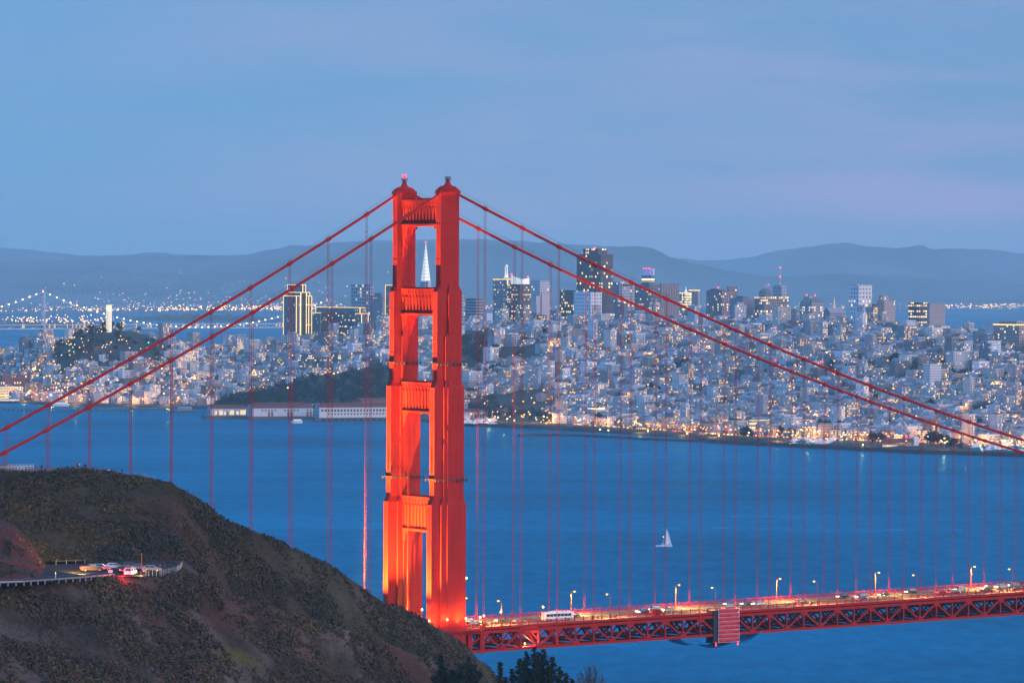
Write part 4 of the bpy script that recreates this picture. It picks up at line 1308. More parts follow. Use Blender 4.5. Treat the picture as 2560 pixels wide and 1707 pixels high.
RID_BACK = [(-900,612),(0,619),(60,622),(110,628),(160,633),(218,640),(330,636),(381,629),(457,637),(610,637),(660,640),(900,655),(1300,650),(1500,620),(1611,616),(1640,622),(1676,643),(1742,650),(1807,650),(1872,643),(1937,627),(1990,620),(2025,616),(2080,608),(2111,605),(2135,609),(2180,616),(2242,620),(2270,617),(2297,612),(2312,614),(2330,622),(2400,621),(2450,622),(2520,628),(2560,634),(2700,640),(3460,650)]
RID_FRONT = [(-900,660),(0,655),(100,650),(163,648),(280,641),(330,638),(420,641),(490,638),(560,640),(610,637),(697,620),(730,612),(770,614),(850,604),(960,600),(1090,598),(1200,597),(1300,602),(1400,608),(1480,613),(1560,616),(1600,615),(1640,622),(1676,643),(1720,655),(1800,672),(1900,690),(2000,690),(2100,682),(2200,690),(2400,700),(2560,712),(2800,720),(3460,730)]
SHORE_F = [(-900,21500),(0,22200),(400,23500),(700,24500),(1200,26000),(1700,27500),(2560,29000),(3460,30000)]
far_hills('far_hills', RID_BACK, 40000, [(-900,34000),(3460,34500)], 44000, 2, (.12,.16,.20), amp=42)  # both ranges lightened and blued in colour, standing in for more haze
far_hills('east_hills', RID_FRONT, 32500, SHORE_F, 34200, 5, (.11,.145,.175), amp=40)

# ================================================================ the city ground
GA = math.radians(37)
EX = Vector((math.cos(GA), math.sin(GA), 0)); EY = Vector((-math.sin(GA), math.cos(GA), 0))
CITY = [(-500,7000,7150,7600,40),(0,6850,7000,7450,55),(150,6680,6780,7120,86),(210,6650,6760,7100,104),(272,6640,6760,7100,112),(340,6620,6760,7100,106),(420,6600,6750,7120,88),(520,6560,6640,7250,64),(760,6250,6380,7150,84),
        (960,6150,6350,7050,100),(1160,5880,6200,6950,114),(1400,5700,6050,6880,118),(1700,5450,5900,6780,124),(2100,5130,5600,6420,125),(2400,4980,5380,6180,117),(2560,4900,5320,6050,110),(3100,4750,5100,5900,105)]
def sst(t): t = max(0, min(1, t)); return t*t*(3-2*t)
def pxcol(X, Y): return 1280+F*X/Y
def city_z(X, Y):
    Ys, Yf, Yb, zt = interp(pxcol(X, Y), CITY)
    if Y <= Yf: return 3.5
    if Y <= Yb:
        t = (Y-Yf)/(Yb-Yf)
        z = 3.5+(zt-3.5)*(.55*t+.45*sst(t))
        return z+8*fbm(X, Y, 320, 3, 4)*min(1, t*3)*min(1, (1-t)*4+.2)
    return max(4.0, zt-(Y-Yb)/600*zt)
def cityfn(u, v):
    px = -420+u*3420
    Ys, Yf, Yb, zt = interp(px, CITY)
    if v < .04:
        Y = Ys-8+8*(v/.04); z = -2+5*(v/.04)
    else:
        t = (v-.04)/.96; Y = Ys+t*(9600-Ys)
        z = city_z((px-1280)/F*Y, Y)
    p = Vector(((px-1280)/F*Y, Y, z))
    n = fbm(p.x, p.y, 60, 3, 2)
    return p, mixc((.060, .058, .055), (.035, .045, .030), .5+n)
grid_mesh('city_ground', 200, 170, cityfn, 'structure', col_mat('streets_and_yards', .95, .2, .02))
def cpt(px, py_or_none, Y):
    X = (px-1280)/F*Y; return Vector((X, Y, city_z(X, Y)))

# ---------------------------------------------------------------- facade materials
fac_n = [0]
def facade(wall, glass=(.03,.04,.06), wu=3.0, wz=3.4, fu=.55, fz=.5, lit=.15, colr=(1,.62,.24), es=1.6, band=None, rough=.7):
    """wall with a grid of windows; some of them are lit rooms"""
    fac_n[0] += 1
    k = bpy.data.materials.new('facade_%02d' % fac_n[0]); k.use_nodes = True
    n = k.node_tree; b = n.nodes['Principled BSDF']; Lk = n.links.new
    def M(op, a, c=None, d=None):
        q = n.nodes.new('ShaderNodeMath'); q.operation = op
        for i, v in enumerate((a, c, d)):
            if v is None: continue
            if isinstance(v, (int, float)): q.inputs[i].default_value = v
            else: Lk(v, q.inputs[i])
        return q.outputs[0]
    t = n.nodes.new('ShaderNodeTexCoord'); s = n.nodes.new('ShaderNodeSeparateXYZ'); Lk(t.outputs['Object'], s.inputs[0])
    u = M('DIVIDE', M('ADD', s.outputs[0], s.outputs[1]), wu); z = M('DIVIDE', s.outputs[2], wz)
    fu_ = M('FRACT', u); fz_ = M('FRACT', z)
    inu = M('MULTIPLY', M('GREATER_THAN', fu_, (1-fu)/2), M('LESS_THAN', fu_, 1-(1-fu)/2))
    inz = M('MULTIPLY', M('GREATER_THAN', fz_, (1-fz)/2), M('LESS_THAN', fz_, 1-(1-fz)/2))
    g = n.nodes.new('ShaderNodeNewGeometry'); gs = n.nodes.new('ShaderNodeSeparateXYZ'); Lk(g.outputs['Normal'], gs.inputs[0])
    side = M('LESS_THAN', M('ABSOLUTE', gs.outputs[2]), .5)
    win = M('MULTIPLY', M('MULTIPLY', inu, inz), side)
    c = n.nodes.new('ShaderNodeCombineXYZ'); Lk(M('FLOOR', u), c.inputs[0]); Lk(M('FLOOR', z), c.inputs[1]); c.inputs[2].default_value = fac_n[0]*7.31
    w = n.nodes.new('ShaderNodeTexWhiteNoise'); w.noise_dimensions = '3D'; Lk(c.outputs[0], w.inputs[0])
    c2 = n.nodes.new('ShaderNodeCombineXYZ'); Lk(M('FLOOR', M('DIVIDE', u, 6)), c2.inputs[0]); Lk(M('FLOOR', M('DIVIDE', z, 1)), c2.inputs[1]); c2.inputs[2].default_value = fac_n[0]*3.77
    w2 = n.nodes.new('ShaderNodeTexWhiteNoise'); w2.noise_dimensions = '3D'; Lk(c2.outputs[0], w2.inputs[0])
    pr = M('MULTIPLY', lit*2.0, M('POWER', w2.outputs[0], 1.3))
    on = M('MULTIPLY', M('LESS_THAN', w.outputs[0], pr), win)
    x = n.nodes.new('ShaderNodeMix'); x.data_type = 'RGBA'; Lk(win, x.inputs[0])
    nz_ = n.nodes.new('ShaderNodeTexNoise'); nz_.inputs['Scale'].default_value = .05; nz_.inputs['Detail'].default_value = 4; Lk(t.outputs['Object'], nz_.inputs[0])
    wv = n.nodes.new('ShaderNodeMix'); wv.data_type = 'RGBA'; Lk(nz_.outputs[0], wv.inputs[0])
    wv.inputs[6].default_value = tuple(q*.8 for q in wall)+(1,); wv.inputs[7].default_value = tuple(min(1, q*1.2) for q in wall)+(1,)
    Lk(wv.outputs[2], x.inputs[6]); x.inputs[7].default_value = tuple(glass)+(1,)
    Lk(x.outputs[2], b.inputs['Base Color'])
    Lk(M('MULTIPLY_ADD', win, -.45, rough), b.inputs['Roughness'])
    cl_ = n.nodes.new('ShaderNodeMix'); cl_.data_type = 'RGBA'; Lk(M('FRACT', M('MULTIPLY', w.outputs[0], 37.7)), cl_.inputs[0])
    cl_.inputs[6].default_value = tuple(colr)+(1,); cl_.inputs[7].default_value = (1, .82, .50, 1)
    Lk(cl_.outputs[2], b.inputs['Emission Color'])
    Lk(M('MULTIPLY', on, M('MULTIPLY_ADD', M('FRACT', M('MULTIPLY', w.outputs[0], 91.3)), es*1.4*E, es*.35*E)), b.inputs['Emission Strength'])
    k.cycles.emission_sampling = 'NONE'
    return k
M_ROOFGREY = mat('roof_grey', (.16, .16, .17), rough=.9)
M_ROOFRED = mat('red_tile_roof', (.16, .05, .04), rough=.9)
M_OUTLINE = lamp_mat('outline_bulbs', (1.0, .66, .20), 2.2)
M_LAMPW = lamp_mat('warm_city_lamp', (1.0, .66, .30), 6)
M_STEEL = mat('pale_steel', (.5, .52, .55), rough=.5)

def tower(name, label, pl, ps, pr, ytop, Y, m_, blocks=(), roofs=(), zbase=None, cat='building', origin_up=None):
    """city block: left face pl..ps looks north, right face ps..pr looks west; ps is the near corner"""
    mpp = Y/F
    a = max(3.0, (pr-ps)*mpp/math.cos(GA)); b_ = max(3.0, (ps-pl)*mpp/math.sin(GA))
    near = at(ps, ytop, Y)
    z0 = city_z(near.x, near.y)-4 if zbase is None else zbase
    z0 = min(z0, near.z-8)
    t = thing(name, label, cat, (near.x, near.y, z0), GA)
    h = near.z-z0
    mb = MB(); mb.box((0, 0, 0), (a, b_, h))
    mb.box((-.35, -.35, h), (a+.35, b_+.35, h+.9)); 
    w = mb.build('walls', m_, t)
    for (fx0, fx1, fy0, fy1, dh) in blocks:       # upper or lower masses, in shares of the footprint, heights in pixels over the top
        k = MB(); k.box((a*fx0, b_*fy0, (h+.9 if dh > 0 else 0)), (a*fx1, b_*fy1, h+dh*mpp)); k.build('upper_block' if dh > 0 else 'wing', m_, t)
    for (fx0, fx1, fy0, fy1, dh) in roofs:
        k = MB(); k.box((a*fx0, b_*fy0, h+.9), (a*fx1, b_*fy1, h+dh*mpp)); k.build('roof_plant', M_ROOFGREY, t)
    return t, a, b_, h, mpp
def mast(t, x, y, z0, z1, r=.5, reds=()):
    k = MB(); k.tube([(x, y, z0), (x, y, z1)], [r, r*.4], 6); m_ = k.build('mast', M_STEEL, t)
    for z in reds:
        k = MB(); k.ball((x, y, z), 1.5); k.build('red_lamp', M_REDL, m_)
def outline(t, segs, r=.9):
    k = MB()
    for p, q in segs: k.bar(p, q, r)
    k.build('light_outline', M_OUTLINE, t)
WHT = (.62, .63, .66); PNK = (.55, .47, .46); CRM = (.55, .50, .43); BRN = (.20, .14, .12); GRY = (.30, .32, .36); DBL = (.06, .08, .12); TAN = (.42, .34, .28); RDB = (.26, .13, .11)
B = {}
def edge_box(a, b_, h): 
    return [((0,0,0),(0,0,h)), ((a,0,0),(a,0,h)), ((0,b_,0),(0,b_,h)), ((0,0,h),(a,0,h)), ((0,0,h),(0,b_,h))]
# --- slabs with their edges drawn in light
FE = facade((.17,.17,.19), (.05,.06,.09), 3.2, 3.6, .8, .45, .05, es=1.0)
t, a, b_, h, mpp = tower('outlined_tower', 'tall stepped slab tower with every edge traced in yellow lights, left of the bridge tower', 716, 757, 764, 712, 8000, FE, zbase=6)
outline(t, edge_box(a, b_, h))
for i, (pl, ps, pr, yt) in enumerate(((707, 741, 750, 740), (710, 752, 769, 731), (755, 766, 774, 731), (762, 772, 779, 740))):
    k = MB(); n0 = at(ps, yt, 7985-i*2-40*(i == 0)); q = Matrix.Rotation(-GA, 4, 'Z') @ (n0-t.location)
    a2 = (pr-ps)*mpp/math.cos(GA); b2 = (ps-pl)*mpp/math.sin(GA)
    k.box((q.x, q.y, 0), (q.x+a2, q.y+b2, q.z)); w = k.build('wing', FE, t)
    k = MB()
    for p0, p1 in edge_box(a2, b2, q.z): k.bar(Vector(p0)+Vector((q.x, q.y, 0)), Vector(p1)+Vector((q.x, q.y, 0)), .9)
    k.build('light_outline', M_OUTLINE, w)
t, a, b_, h, mpp = tower('outlined_tower', 'lower broad slab traced in yellow lights behind the black glass block', 783, 900, 913, 769, 8150, FE, zbase=6)
outline(t, edge_box(a, b_, h))
t, a, b_, h, mpp = tower('outlined_tower', 'small outlined shoulder block at the right of the broad outlined slab', 886, 904, 920, 784, 8050, FE, zbase=6); outline(t, edge_box(a, b_, h))
t, a, b_, h, mpp = tower('outlined_tower', 'short outlined block between the tall outlined tower and the black glass block', 776, 800, 808, 782, 8050, FE, zbase=6); outline(t, edge_box(a, b_, h)[3:])
t, a, b_, h, mpp = tower('outlined_tower', 'outlined slab tower half hidden by the left edge of the bridge tower', 963, 985, 1010, 713, 8200, FE, zbase=6); outline(t, edge_box(a, b_, h))
t, a, b_, h, mpp = tower('glass_block', 'black glass office block with scattered lit rooms left of the bridge tower', 798, 884, 887, 784, 7900, facade((.035,.045,.09), (.02,.03,.07), 4, 3.8, .85, .55, .14, es=1.3), zbase=6)
# --- the other high buildings, left to right
tower('grid_tower', 'dark office tower with a white grid front behind the broad outlined slab', 875, 926, 933, 713, 8400, facade((.50,.52,.56), (.045,.055,.09), 7.0, 6.5, .62, .62, .10, es=1.2), zbase=6)
tower('office_tower', 'plain grey office tower right of the white grid tower', 925, 956, 964, 741, 8300, facade((.27,.26,.30), (.10,.11,.15), 3, 3.6, .5, .5, .07, es=1.2), roofs=((.2,.7,.2,.7,8),), zbase=6)
tower('apartment_tower', 'white apartment tower touching the left edge of the bridge tower', 940, 967, 990, 792, 7200, facade(WHT, wu=4, wz=3.2, lit=.16), roofs=((.2,.6,.3,.8,4),))
tower('apartment_tower', 'pale apartment block with a bright blank end wall below the broad outlined slab', 873, 910, 930, 818, 7150, facade((.60,.63,.64), wu=4.2, wz=3.2, lit=.13), blocks=((.2,.9,.1,.6,10),))
tower('apartment_block', 'long low white apartment slab in front of the outlined tower', 742, 850, 874, 842, 7250, facade((.52,.57,.62), wu=3.6, wz=3.2, lit=.10))
tower('glass_building', 'green glass lit building rising from the wooded hill', 826, 848, 863, 884, 6780, facade((.10,.17,.20), (.07,.14,.17), 3.4, 3.4, .8, .7, .34, es=1.5), roofs=((.1,.8,.1,.8,3),))
tower('apartment_block', 'dark brick building with stacked lit balconies left of the green glass building', 745, 775, 797, 890, 6760, facade((.16,.17,.20), wu=4, wz=3.2, fu=.6, lit=.34, es=1.7), blocks=((.3,.8,.2,.8,5),))
tower('apartment_block', 'tan lit apartment block between the brick building and the green glass one', 797, 812, 826, 893, 6750, facade((.24,.2,.2), wu=4, wz=3.2, lit=.42, es=1.9))
# pyramid
P0 = at(1064.5, 606, 7700); zb_ = 6
t = thing('pyramid_tower', 'slim white pyramid skyscraper with a lit tip framed by the bridge tower', 'skyscraper', (P0.x, P0.y, zb_), GA)
Hh = P0.z-zb_; hw = 22.0
FP = facade((.50,.52,.56), (.07,.09,.13), 60, 4.0, 1.0, .52, .05, es=1.0, rough=.6)
def pyr(k, za, zb2):
    r0 = hw*(1-za/Hh); r1 = max(.05, hw*(1-zb2/Hh))
    k.box((-r0, -r0, za), (r0, r0, zb2), taper=(r0-r1, r0-r1))
zc_ = Hh*.73
k = MB(); pyr(k, 0, zc_); k.build('walls', FP, t)
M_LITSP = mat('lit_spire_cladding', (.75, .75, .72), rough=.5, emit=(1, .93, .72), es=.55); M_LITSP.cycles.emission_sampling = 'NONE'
k = MB(); pyr(k, zc_, Hh); cap_ = k.build('spire', M_LITSP, t)
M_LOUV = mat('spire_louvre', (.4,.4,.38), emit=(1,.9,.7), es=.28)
for i in range(10):
    k = MB(); z = zc_+(Hh-zc_)*i/11; r = hw*(1-z/Hh)+.12; k.box((-r, -r, z), (r, r, z+.9)); k.build('louvre', M_LOUV, cap_)
for sx_ in (-1, 1):
    k = MB(); r = hw*(1-Hh*.50/Hh); k.box((-3.5, sx_*9.5-3.5, Hh*.42), (3.5, sx_*9.5+3.5, Hh*.735), taper=(.2, 1.2)); k.build('fin', M_STEEL, t)
k = MB(); k.ball((0, 0, Hh+.5), 1.4); k.build('red_lamp', M_REDL, t)
tower('apartment_block', 'pale block of flats seen low in the gap between the bridge tower legs', 1050, 1072, 1088, 800, 7300, facade((.50,.53,.58), wu=4, wz=3.2, lit=.10))
# right of the bridge tower
tower('narrow_tower', 'narrow pale tower with rows of lit windows against the right edge of the bridge tower', 1140, 1155, 1163, 737, 7600, facade((.48,.50,.56), wu=3.5, wz=5.5, fu=.6, fz=.5, lit=.3, es=1.3), zbase=20)
tower('office_block', 'wide grey office block banded with dark window strips right of the bridge tower', 1163, 1190, 1209, 747, 7500, facade((.36,.37,.42), (.06,.07,.10), 90, 5.0, 1, .55, .03), zbase=20)
tower('apartment_tower', 'slim bright white block with dotted windows below the banded office block', 1214, 1217, 1231, 784, 7050, facade((.66,.68,.72), wu=5, wz=4, fu=.4, fz=.35, lit=.05))
t, a, b_, h, mpp = tower('crowned_tower', 'grey tower with lit edges topped by a tall lit lantern mast', 1232, 1268, 1302, 700, 7800, facade((.28,.27,.30), wu=3.6, wz=4.2, fu=.5, fz=.5, lit=.22, es=1.3), zbase=20, blocks=((.1,.6,.1,.6,5),))
k = MB(); cx_, cy_ = a*.25, b_*.3
k.box((cx_-2.8, cy_-2.8, h+3), (cx_+2.8, cy_+2.8, h+13*mpp), taper=(.6, .6)); k.box((cx_-2.6, cy_-1.2, h+13*mpp), (cx_-1.5, cy_+1.2, h+33*mpp), taper=(.2, .3)); k.box((cx_+1.4, cy_-1.2, h+13*mpp), (cx_+2.6, cy_+1.2, h+36*mpp), taper=(.2, .3)); k.lathe([(1.6, h+33*mpp), (2.6, h+35*mpp), (1.2, h+38*mpp)], 8, o=(cx_+.8, cy_, 0))
k.build('lantern_mast', M_LITSP, t)
outline(t, [((0, 0, h+1), (a, 0, h+1)), ((0, 0, h+1), (0, b_, h+1)), ((0, -1, h*.55), (0, -1, h))], 1.1)
t, a, b_, h, mpp = tower('dark_tower', 'dark brown office tower full of orange-lit windows topped by a sail-shaped lit crown', 1266, 1300, 1327, 712, 7500, facade((.13,.11,.12), (.04,.04,.06), 4.0, 4.0, .7, .5, .42, (1,.5,.16), 1.5), zbase=20)
k = MB(); vs = [(a*.3, b_*.1, h+1), (a, b_*.1, h+1), (a, b_*.1, h+17*mpp), (a*.3, b_*.1, h+14*mpp), (a*.3, b_*.9, h+1), (a, b_*.9, h+1), (a, b_*.9, h+5*mpp), (a*.3, b_*.9, h+24*mpp)]
k.mesh(vs, [(0,1,2,3), (5,4,7,6), (3,2,6,7), (1,5,6,2), (4,0,3,7), (0,4,5,1)]); k.build('sail_crown', M_LITSP, t)
for p in ((a*.35, b_*.9, h+26*mpp), (a, b_*.2, h+20*mpp)):
    k = MB(); k.ball(p, 1.8); k.build('red_lamp', M_REDL, t)
tower('office_tower', 'white tower with a dark vertical slot and rounded shoulder behind the plain pinkish slab', 1327, 1350, 1375, 703, 7700, facade((.56,.58,.62), (.08,.10,.15), 5, 4.6, .5, .5, .10), zbase=20)
t, a, b_, h, mpp = tower('slab_tower', 'plain windowless pinkish slab tower with a lower left shoulder', 1354, 1355, 1372, 733, 7150, facade((.52,.45,.46), (.42,.36,.37), 9, 6, .1, .2, .0)); k = MB(); k.box((-9, 3, 0), (0, 16, h-7*mpp)); k.build('wing', facade((.52,.45,.46), (.42,.36,.37), 9, 6, .1, .2, .0), t)
tower('brown_tower', 'dark brown flat-topped tower with yellow-lit lower floors left of the white twin-face tower', 1400, 1436, 1441, 727, 7500, facade((.12,.09,.09), (.05,.045,.05), 4.5, 5, .7, .55, .30, (1,.66,.22), 1.6), zbase=20)
t, a, b_, h, mpp = tower('giant_tower', 'the tallest dark brown skyscraper with a raised centre and scattered lit windows', 1443, 1502, 1533, 637, 7800, facade((.105,.075,.075), (.07,.055,.06), 5.5, 6.0, .55, .55, .17, (1,.66,.26), 1.7), zbase=20, blocks=((.0,.75,.12,.75,15),))
k = MB(); k.ball((a*.3, b_*.4, h+17*mpp), 1.9); k.build('red_lamp', M_REDL, t)
tower('white_tower', 'bright white twin-faced apartment tower in front of the tallest dark skyscraper', 1435, 1477, 1505, 732, 7000, facade((.74,.74,.76), (.12,.14,.18), 5.4, 5.6, .42, .42, .05, es=1.0), blocks=((.0,.35,.45,.9,5), (.1,.9,.0,.25,-30)))
tower('apartment_block', 'small grey block with white bands right of the white twin-faced tower', 1505, 1514, 1537, 785, 6980, facade((.46,.46,.50), (.07,.08,.11), 7, 3.6, .6, .5, .18), roofs=((.2,.6,.2,.6,3),))
tower('office_tower', 'blue-grey tower just right of the tallest dark skyscraper', 1532, 1548, 1555, 706, 7900, facade((.24,.28,.36), (.10,.13,.20), 4, 4.4, .6, .6, .08), zbase=20)
t, a, b_, h, mpp = tower('arched_tower', 'pale tower with a rounded arcade at its top right of the blue-grey tower', 1553, 1555, 1588, 706, 7750, facade((.44,.45,.50), (.09,.11,.16), 4.4, 5, .55, .5, .12), zbase=20)
k = MB()
for i in range(4): k.tube([(a*(.14+.2*i), -.4, h-9*mpp), (a*(.14+.2*i), -.4, h-4*mpp)], 1.9, 8)
k.build('arch_window', M_GLASS, t)
tower('office_tower', 'broad dark grey office tower below the upper cable right of the arched tower', 1588, 1624, 1651, 712, 7650, facade((.20,.19,.22), (.06,.06,.09), 3.8, 4.4, .6, .55, .14, es=1.3), roofs=((.1,.6,.1,.6,8),), zbase=20)
tower('stepped_building', 'pinkish stepped old hotel with lit base in front of the broad dark grey tower', 1615, 1634, 1660, 770, 7100, facade((.42,.36,.37), wu=4, wz=3.8, lit=.2), blocks=((.2,.8,.2,.8,14), (.35,.65,.3,.7,22)))
t, a, b_, h, mpp = tower('glass_tower', 'distant glass tower with blue and magenta lights along its roof', 1605, 1628, 1636, 690, 8300, facade((.16,.20,.28), (.10,.14,.22), 60, 5, 1, .6, .10), zbase=20)
k = MB(); k.box((-.5, b_*.12, h+1), (a*.5, b_*.8, h+16*mpp)); k.build('crown', mat('magenta_lit_crown', (.2,.2,.3), emit=(.32,.28,1), es=.5), t)
k = MB(); k.box((a*.55, 0, h+1), (a, b_*.3, h+19*mpp)); k.build('fin', M_WHITE, t)
for fy in (.2, .5, .8):
    k = MB(); k.ball((0, b_*fy, h+19*mpp), 1.4); k.build('red_lamp', M_REDL, t)
tower('striped_tower', 'brown tower with close vertical stripes under the upper cable', 1650, 1652, 1698, 709, 7600, facade((.36,.29,.29), (.07,.06,.08), 3.6, 400, .5, 1, .0), zbase=20)
t, a, b_, h, mpp = tower('lit_hotel', 'golden-lit classical block with a small pinnacle on its roof', 1700, 1725, 1728, 733, 7300, facade((.40,.34,.28), (.06,.05,.05), 3.6, 4, .6, .6, .55, (1,.68,.28), 1.9), zbase=30)
k = MB(); k.lathe([(3, h), (2.4, h+4*mpp), (1, h+8*mpp), (.3, h+17*mpp)], 8, o=(a*.4, b_*.45, 0)); k.build('pinnacle', M_LITSP, t); outline(t, [((0, 0, h), (0, b_, h)), ((0, 0, h), (a, 0, h))], 1.0)
t, a, b_, h, mpp = tower('slab_tower', 'plain tan slab tower with a lit top edge beside the golden-lit block', 1724, 1745, 1750, 726, 7400, facade((.42,.35,.33), (.34,.29,.28), 5, 8, .3, .3, .02), zbase=30); outline(t, [((0, 0, h), (0, b_, h)), ((0, 0, h), (a, 0, h))], 1.2)
t, a, b_, h, mpp = tower('purple_block', 'wide purple-brown two-faced tower with lit windows on its left face', 1768, 1806, 1835, 728, 7000, facade((.33,.22,.23), (.08,.06,.08), 4.2, 4.2, .55, .55, .22, (1,.6,.22), 1.4), roofs=((.0,.5,.2,.8,6),)); mast(t, a*.2, b_*.4, h, h+9*mpp, .4, (h+9*mpp,))
tower('purple_block', 'taller rear wing standing behind the purple-brown two-faced tower', 1818, 1822, 1845, 718, 7080, facade((.30,.21,.23), (.08,.06,.08), 4.2, 4.2, .55, .55, .12, (1,.6,.22), 1.4))
tower('grey_block', 'broad grey apartment block right of the purple-brown tower', 1825, 1858, 1889, 747, 6900, facade((.30,.31,.36), (.08,.09,.13), 4, 3.6, .5, .5, .10), roofs=((.3,.8,.3,.8,7),))
tower('white_block', 'pale gabled block standing in front of the broad grey apartment block', 1834, 1838, 1867, 764, 6750, facade((.50,.50,.54), (.07,.08,.12), 3.6, 3.6, .5, .5, .12), blocks=((.2,.8,.1,.6,8),))
t, a, b_, h, mpp = tower('grand_hotel', 'long brown grand hotel with warm lit windows and a dark roof under a flag', 1888, 1910, 1974, 743, 6850, facade((.30,.23,.22), (.06,.06,.08), 4.2, 4.2, .62, .6, .40, (1,.66,.30), 1.4), roofs=((.1,.42,.1,.8,5),))
k = MB(); k.lathe([(11, h+4), (10, h+8), (6, h+12), (1, h+14)], 10, o=(a*.25, b_*.5, 0)); k.build('dome_roof', M_ROOFGREY, t)
k = MB(); k.tube([(a*.25, b_*.5, h+13), (a*.25, b_*.5, h+36*mpp)], [.45, .25], 6); fp = k.build('flagpole', M_WHITE, t)
M_FLAG = mat('flag_red', (.5, .05, .06), rough=.8)
k = MB(); x0 = a*.25+.4; zt = h+36*mpp
k.box((x0, b_*.5-.08, zt-3.4), (x0+3.2, b_*.5+.08, zt-1.0), 1)
for i in range(5): k.box((x0+(3.2 if i > 1 else 0), b_*.5-.07, zt-5.0+i*.8), (x0+8.5, b_*.5+.07, zt-4.6+i*.8), 0); k.box((x0+(3.2 if i > 1 else 0), b_*.5-.07, zt-4.6+i*.8), (x0+8.5, b_*.5+.07, zt-4.2+i*.8), 2)
k.build('flag', [M_FLAG, CL['blue'], M_WHITE], fp)
t, a, b_, h, mpp = tower('mast_tower', 'grey stepped tower with a tall aerial mast and two red lamps behind the grand hotel', 1933, 1954, 1968, 716, 7050, facade((.42,.43,.48), (.10,.11,.15), 4.4, 5, .45, .5, .05), blocks=((.15,.85,.15,.85,3),)); mast(t, a*.4, b_*.4, h, h+48*mpp, 1.0, (h+24*mpp, h+47*mpp))
t, a, b_, h, mpp = tower('mansard_block', 'grey block with a dark slanted roof and two red lamps left of the golden spire', 2002, 2030, 2060, 757, 6750, facade((.38,.37,.40), (.07,.08,.11), 4, 4, .55, .55, .26, es=1.3))
k = MB(); k.box((1, 1, h+.9), (a-1, b_-1, h+11*mpp), taper=(a*.12, b_*.2)); k.build('mansard_roof', M_ROOFGREY, t)
k = MB(); k.box((a*.05, b_*.3, h+1), (a*.4, b_*.75, h+17*mpp)); k.build('upper_block', facade((.5,.47,.46), lit=.05), t)
for fx in (.06, .8):
    k = MB(); k.ball((a*fx, b_*.5, h+19*mpp), 1.3); k.build('red_lamp', M_REDL, t)
C0 = cpt(2085, 0, 6900)
t = thing('cathedral', 'floodlit church with a thin golden spire between the mansard block and the white round-cornered tower', 'church', (C0.x, C0.y, C0.z-4), GA)
zsp = at(2085, 743, 6900).z-C0.z+4; zbd = at(2085, 781, 6900).z-C0.z+4
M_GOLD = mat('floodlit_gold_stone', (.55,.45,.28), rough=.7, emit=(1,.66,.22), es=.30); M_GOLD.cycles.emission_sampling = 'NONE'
k = MB(); k.box((-16, -9, 0), (16, 9, zbd)); k.box((-16, -9, zbd), (16, 9, zbd+8), taper=(.2, 8.8)); k.build('nave', facade((.30,.30,.34), lit=.12), t)
k = MB(); k.lathe([(3.4, zbd-2), (2.6, zbd+6), (2.0, zbd+8), (.3, zsp)], 8); k.build('spire', M_GOLD, t)
tower('round_tower', 'tall bright white tower of dotted square windows with a notched top', 2125, 2147, 2182, 714, 6600, facade((.70,.69,.70), (.12,.13,.17), 6.2, 6.0, .42, .42, .12, es=1.6), blocks=((.0,.25,.2,.7,3), (.35,.55,.1,.6,3), (.75,.95,.1,.6,2)))
tower('stepped_tower', 'beige-pink stepped tower right of the white dotted tower', 2193, 2211, 2240, 754, 6600, facade((.46,.38,.36), (.10,.09,.11), 4.4, 4.2, .4, .45, .10), blocks=((.0,.5,.15,.7,15),))
tower('brick_block', 'brown brick block between the white dotted tower and the beige stepped one', 2176, 2204, 2214, 762, 6650, facade((.28,.19,.18), (.07,.06,.08), 4, 4, .45, .45, .14))
tower('dark_block', 'dark block with a red-lit top floor and a pale vertical stripe', 2274, 2296, 2322, 758, 6450, facade((.10,.09,.11), (.04,.04,.06), 4.4, 4.0, .7, .5, .50, (1,.6,.2), 1.5))
tower('slab_tower', 'plain wide grey-tan slab tower against the far bay', 2318, 2324, 2366, 760, 6400, facade((.37,.32,.32), (.28,.25,.26), 3.6, 60, .5, .97, .0))
tower('red_brick_block', 'wide red-brown brick block in the middle of the right-hand hillside', 2136, 2175, 2221, 822, 6330, facade((.25,.12,.11), (.06,.05,.07), 4.2, 3.8, .4, .45, .10))
tower('long_school', 'long low beige flat-roofed building below the red-brown brick block', 2084, 2096, 2174, 848, 6270, facade((.42,.37,.34), (.10,.10,.12), 5, 4.5, .5, .5, .06))
t, a, b_, h, mpp = tower('cornice_block', 'big beige block with a glowing cornice line at the right edge of the city', 2487, 2548, 2600, 812, 5950, facade((.42,.33,.28), (.08,.07,.08), 4.2, 4.0, .5, .55, .25, (1,.62,.26), 1.3), blocks=((.1,.9,.15,.8,9),)); outline(t, [((0, 0, h), (0, b_, h)), ((0, 0, h), (a, 0, h))], 1.3)
tower('beige_block', 'plain beige two-part block left of the glowing cornice block', 2460, 2478, 2505, 838, 5980, facade((.48,.40,.36), lit=.03))
tower('brick_block', 'small red-roofed brick block right of the dark red-lit block', 2392, 2410, 2434, 826+6, 6250, facade((.30,.17,.15), lit=.12))
tower('green_roof_hall', 'square building with a dull green pyramid roof in front of the wide grey-tan slab', 2310, 2330, 2357, 813, 6330, facade((.33,.22,.20), lit=.22)); 
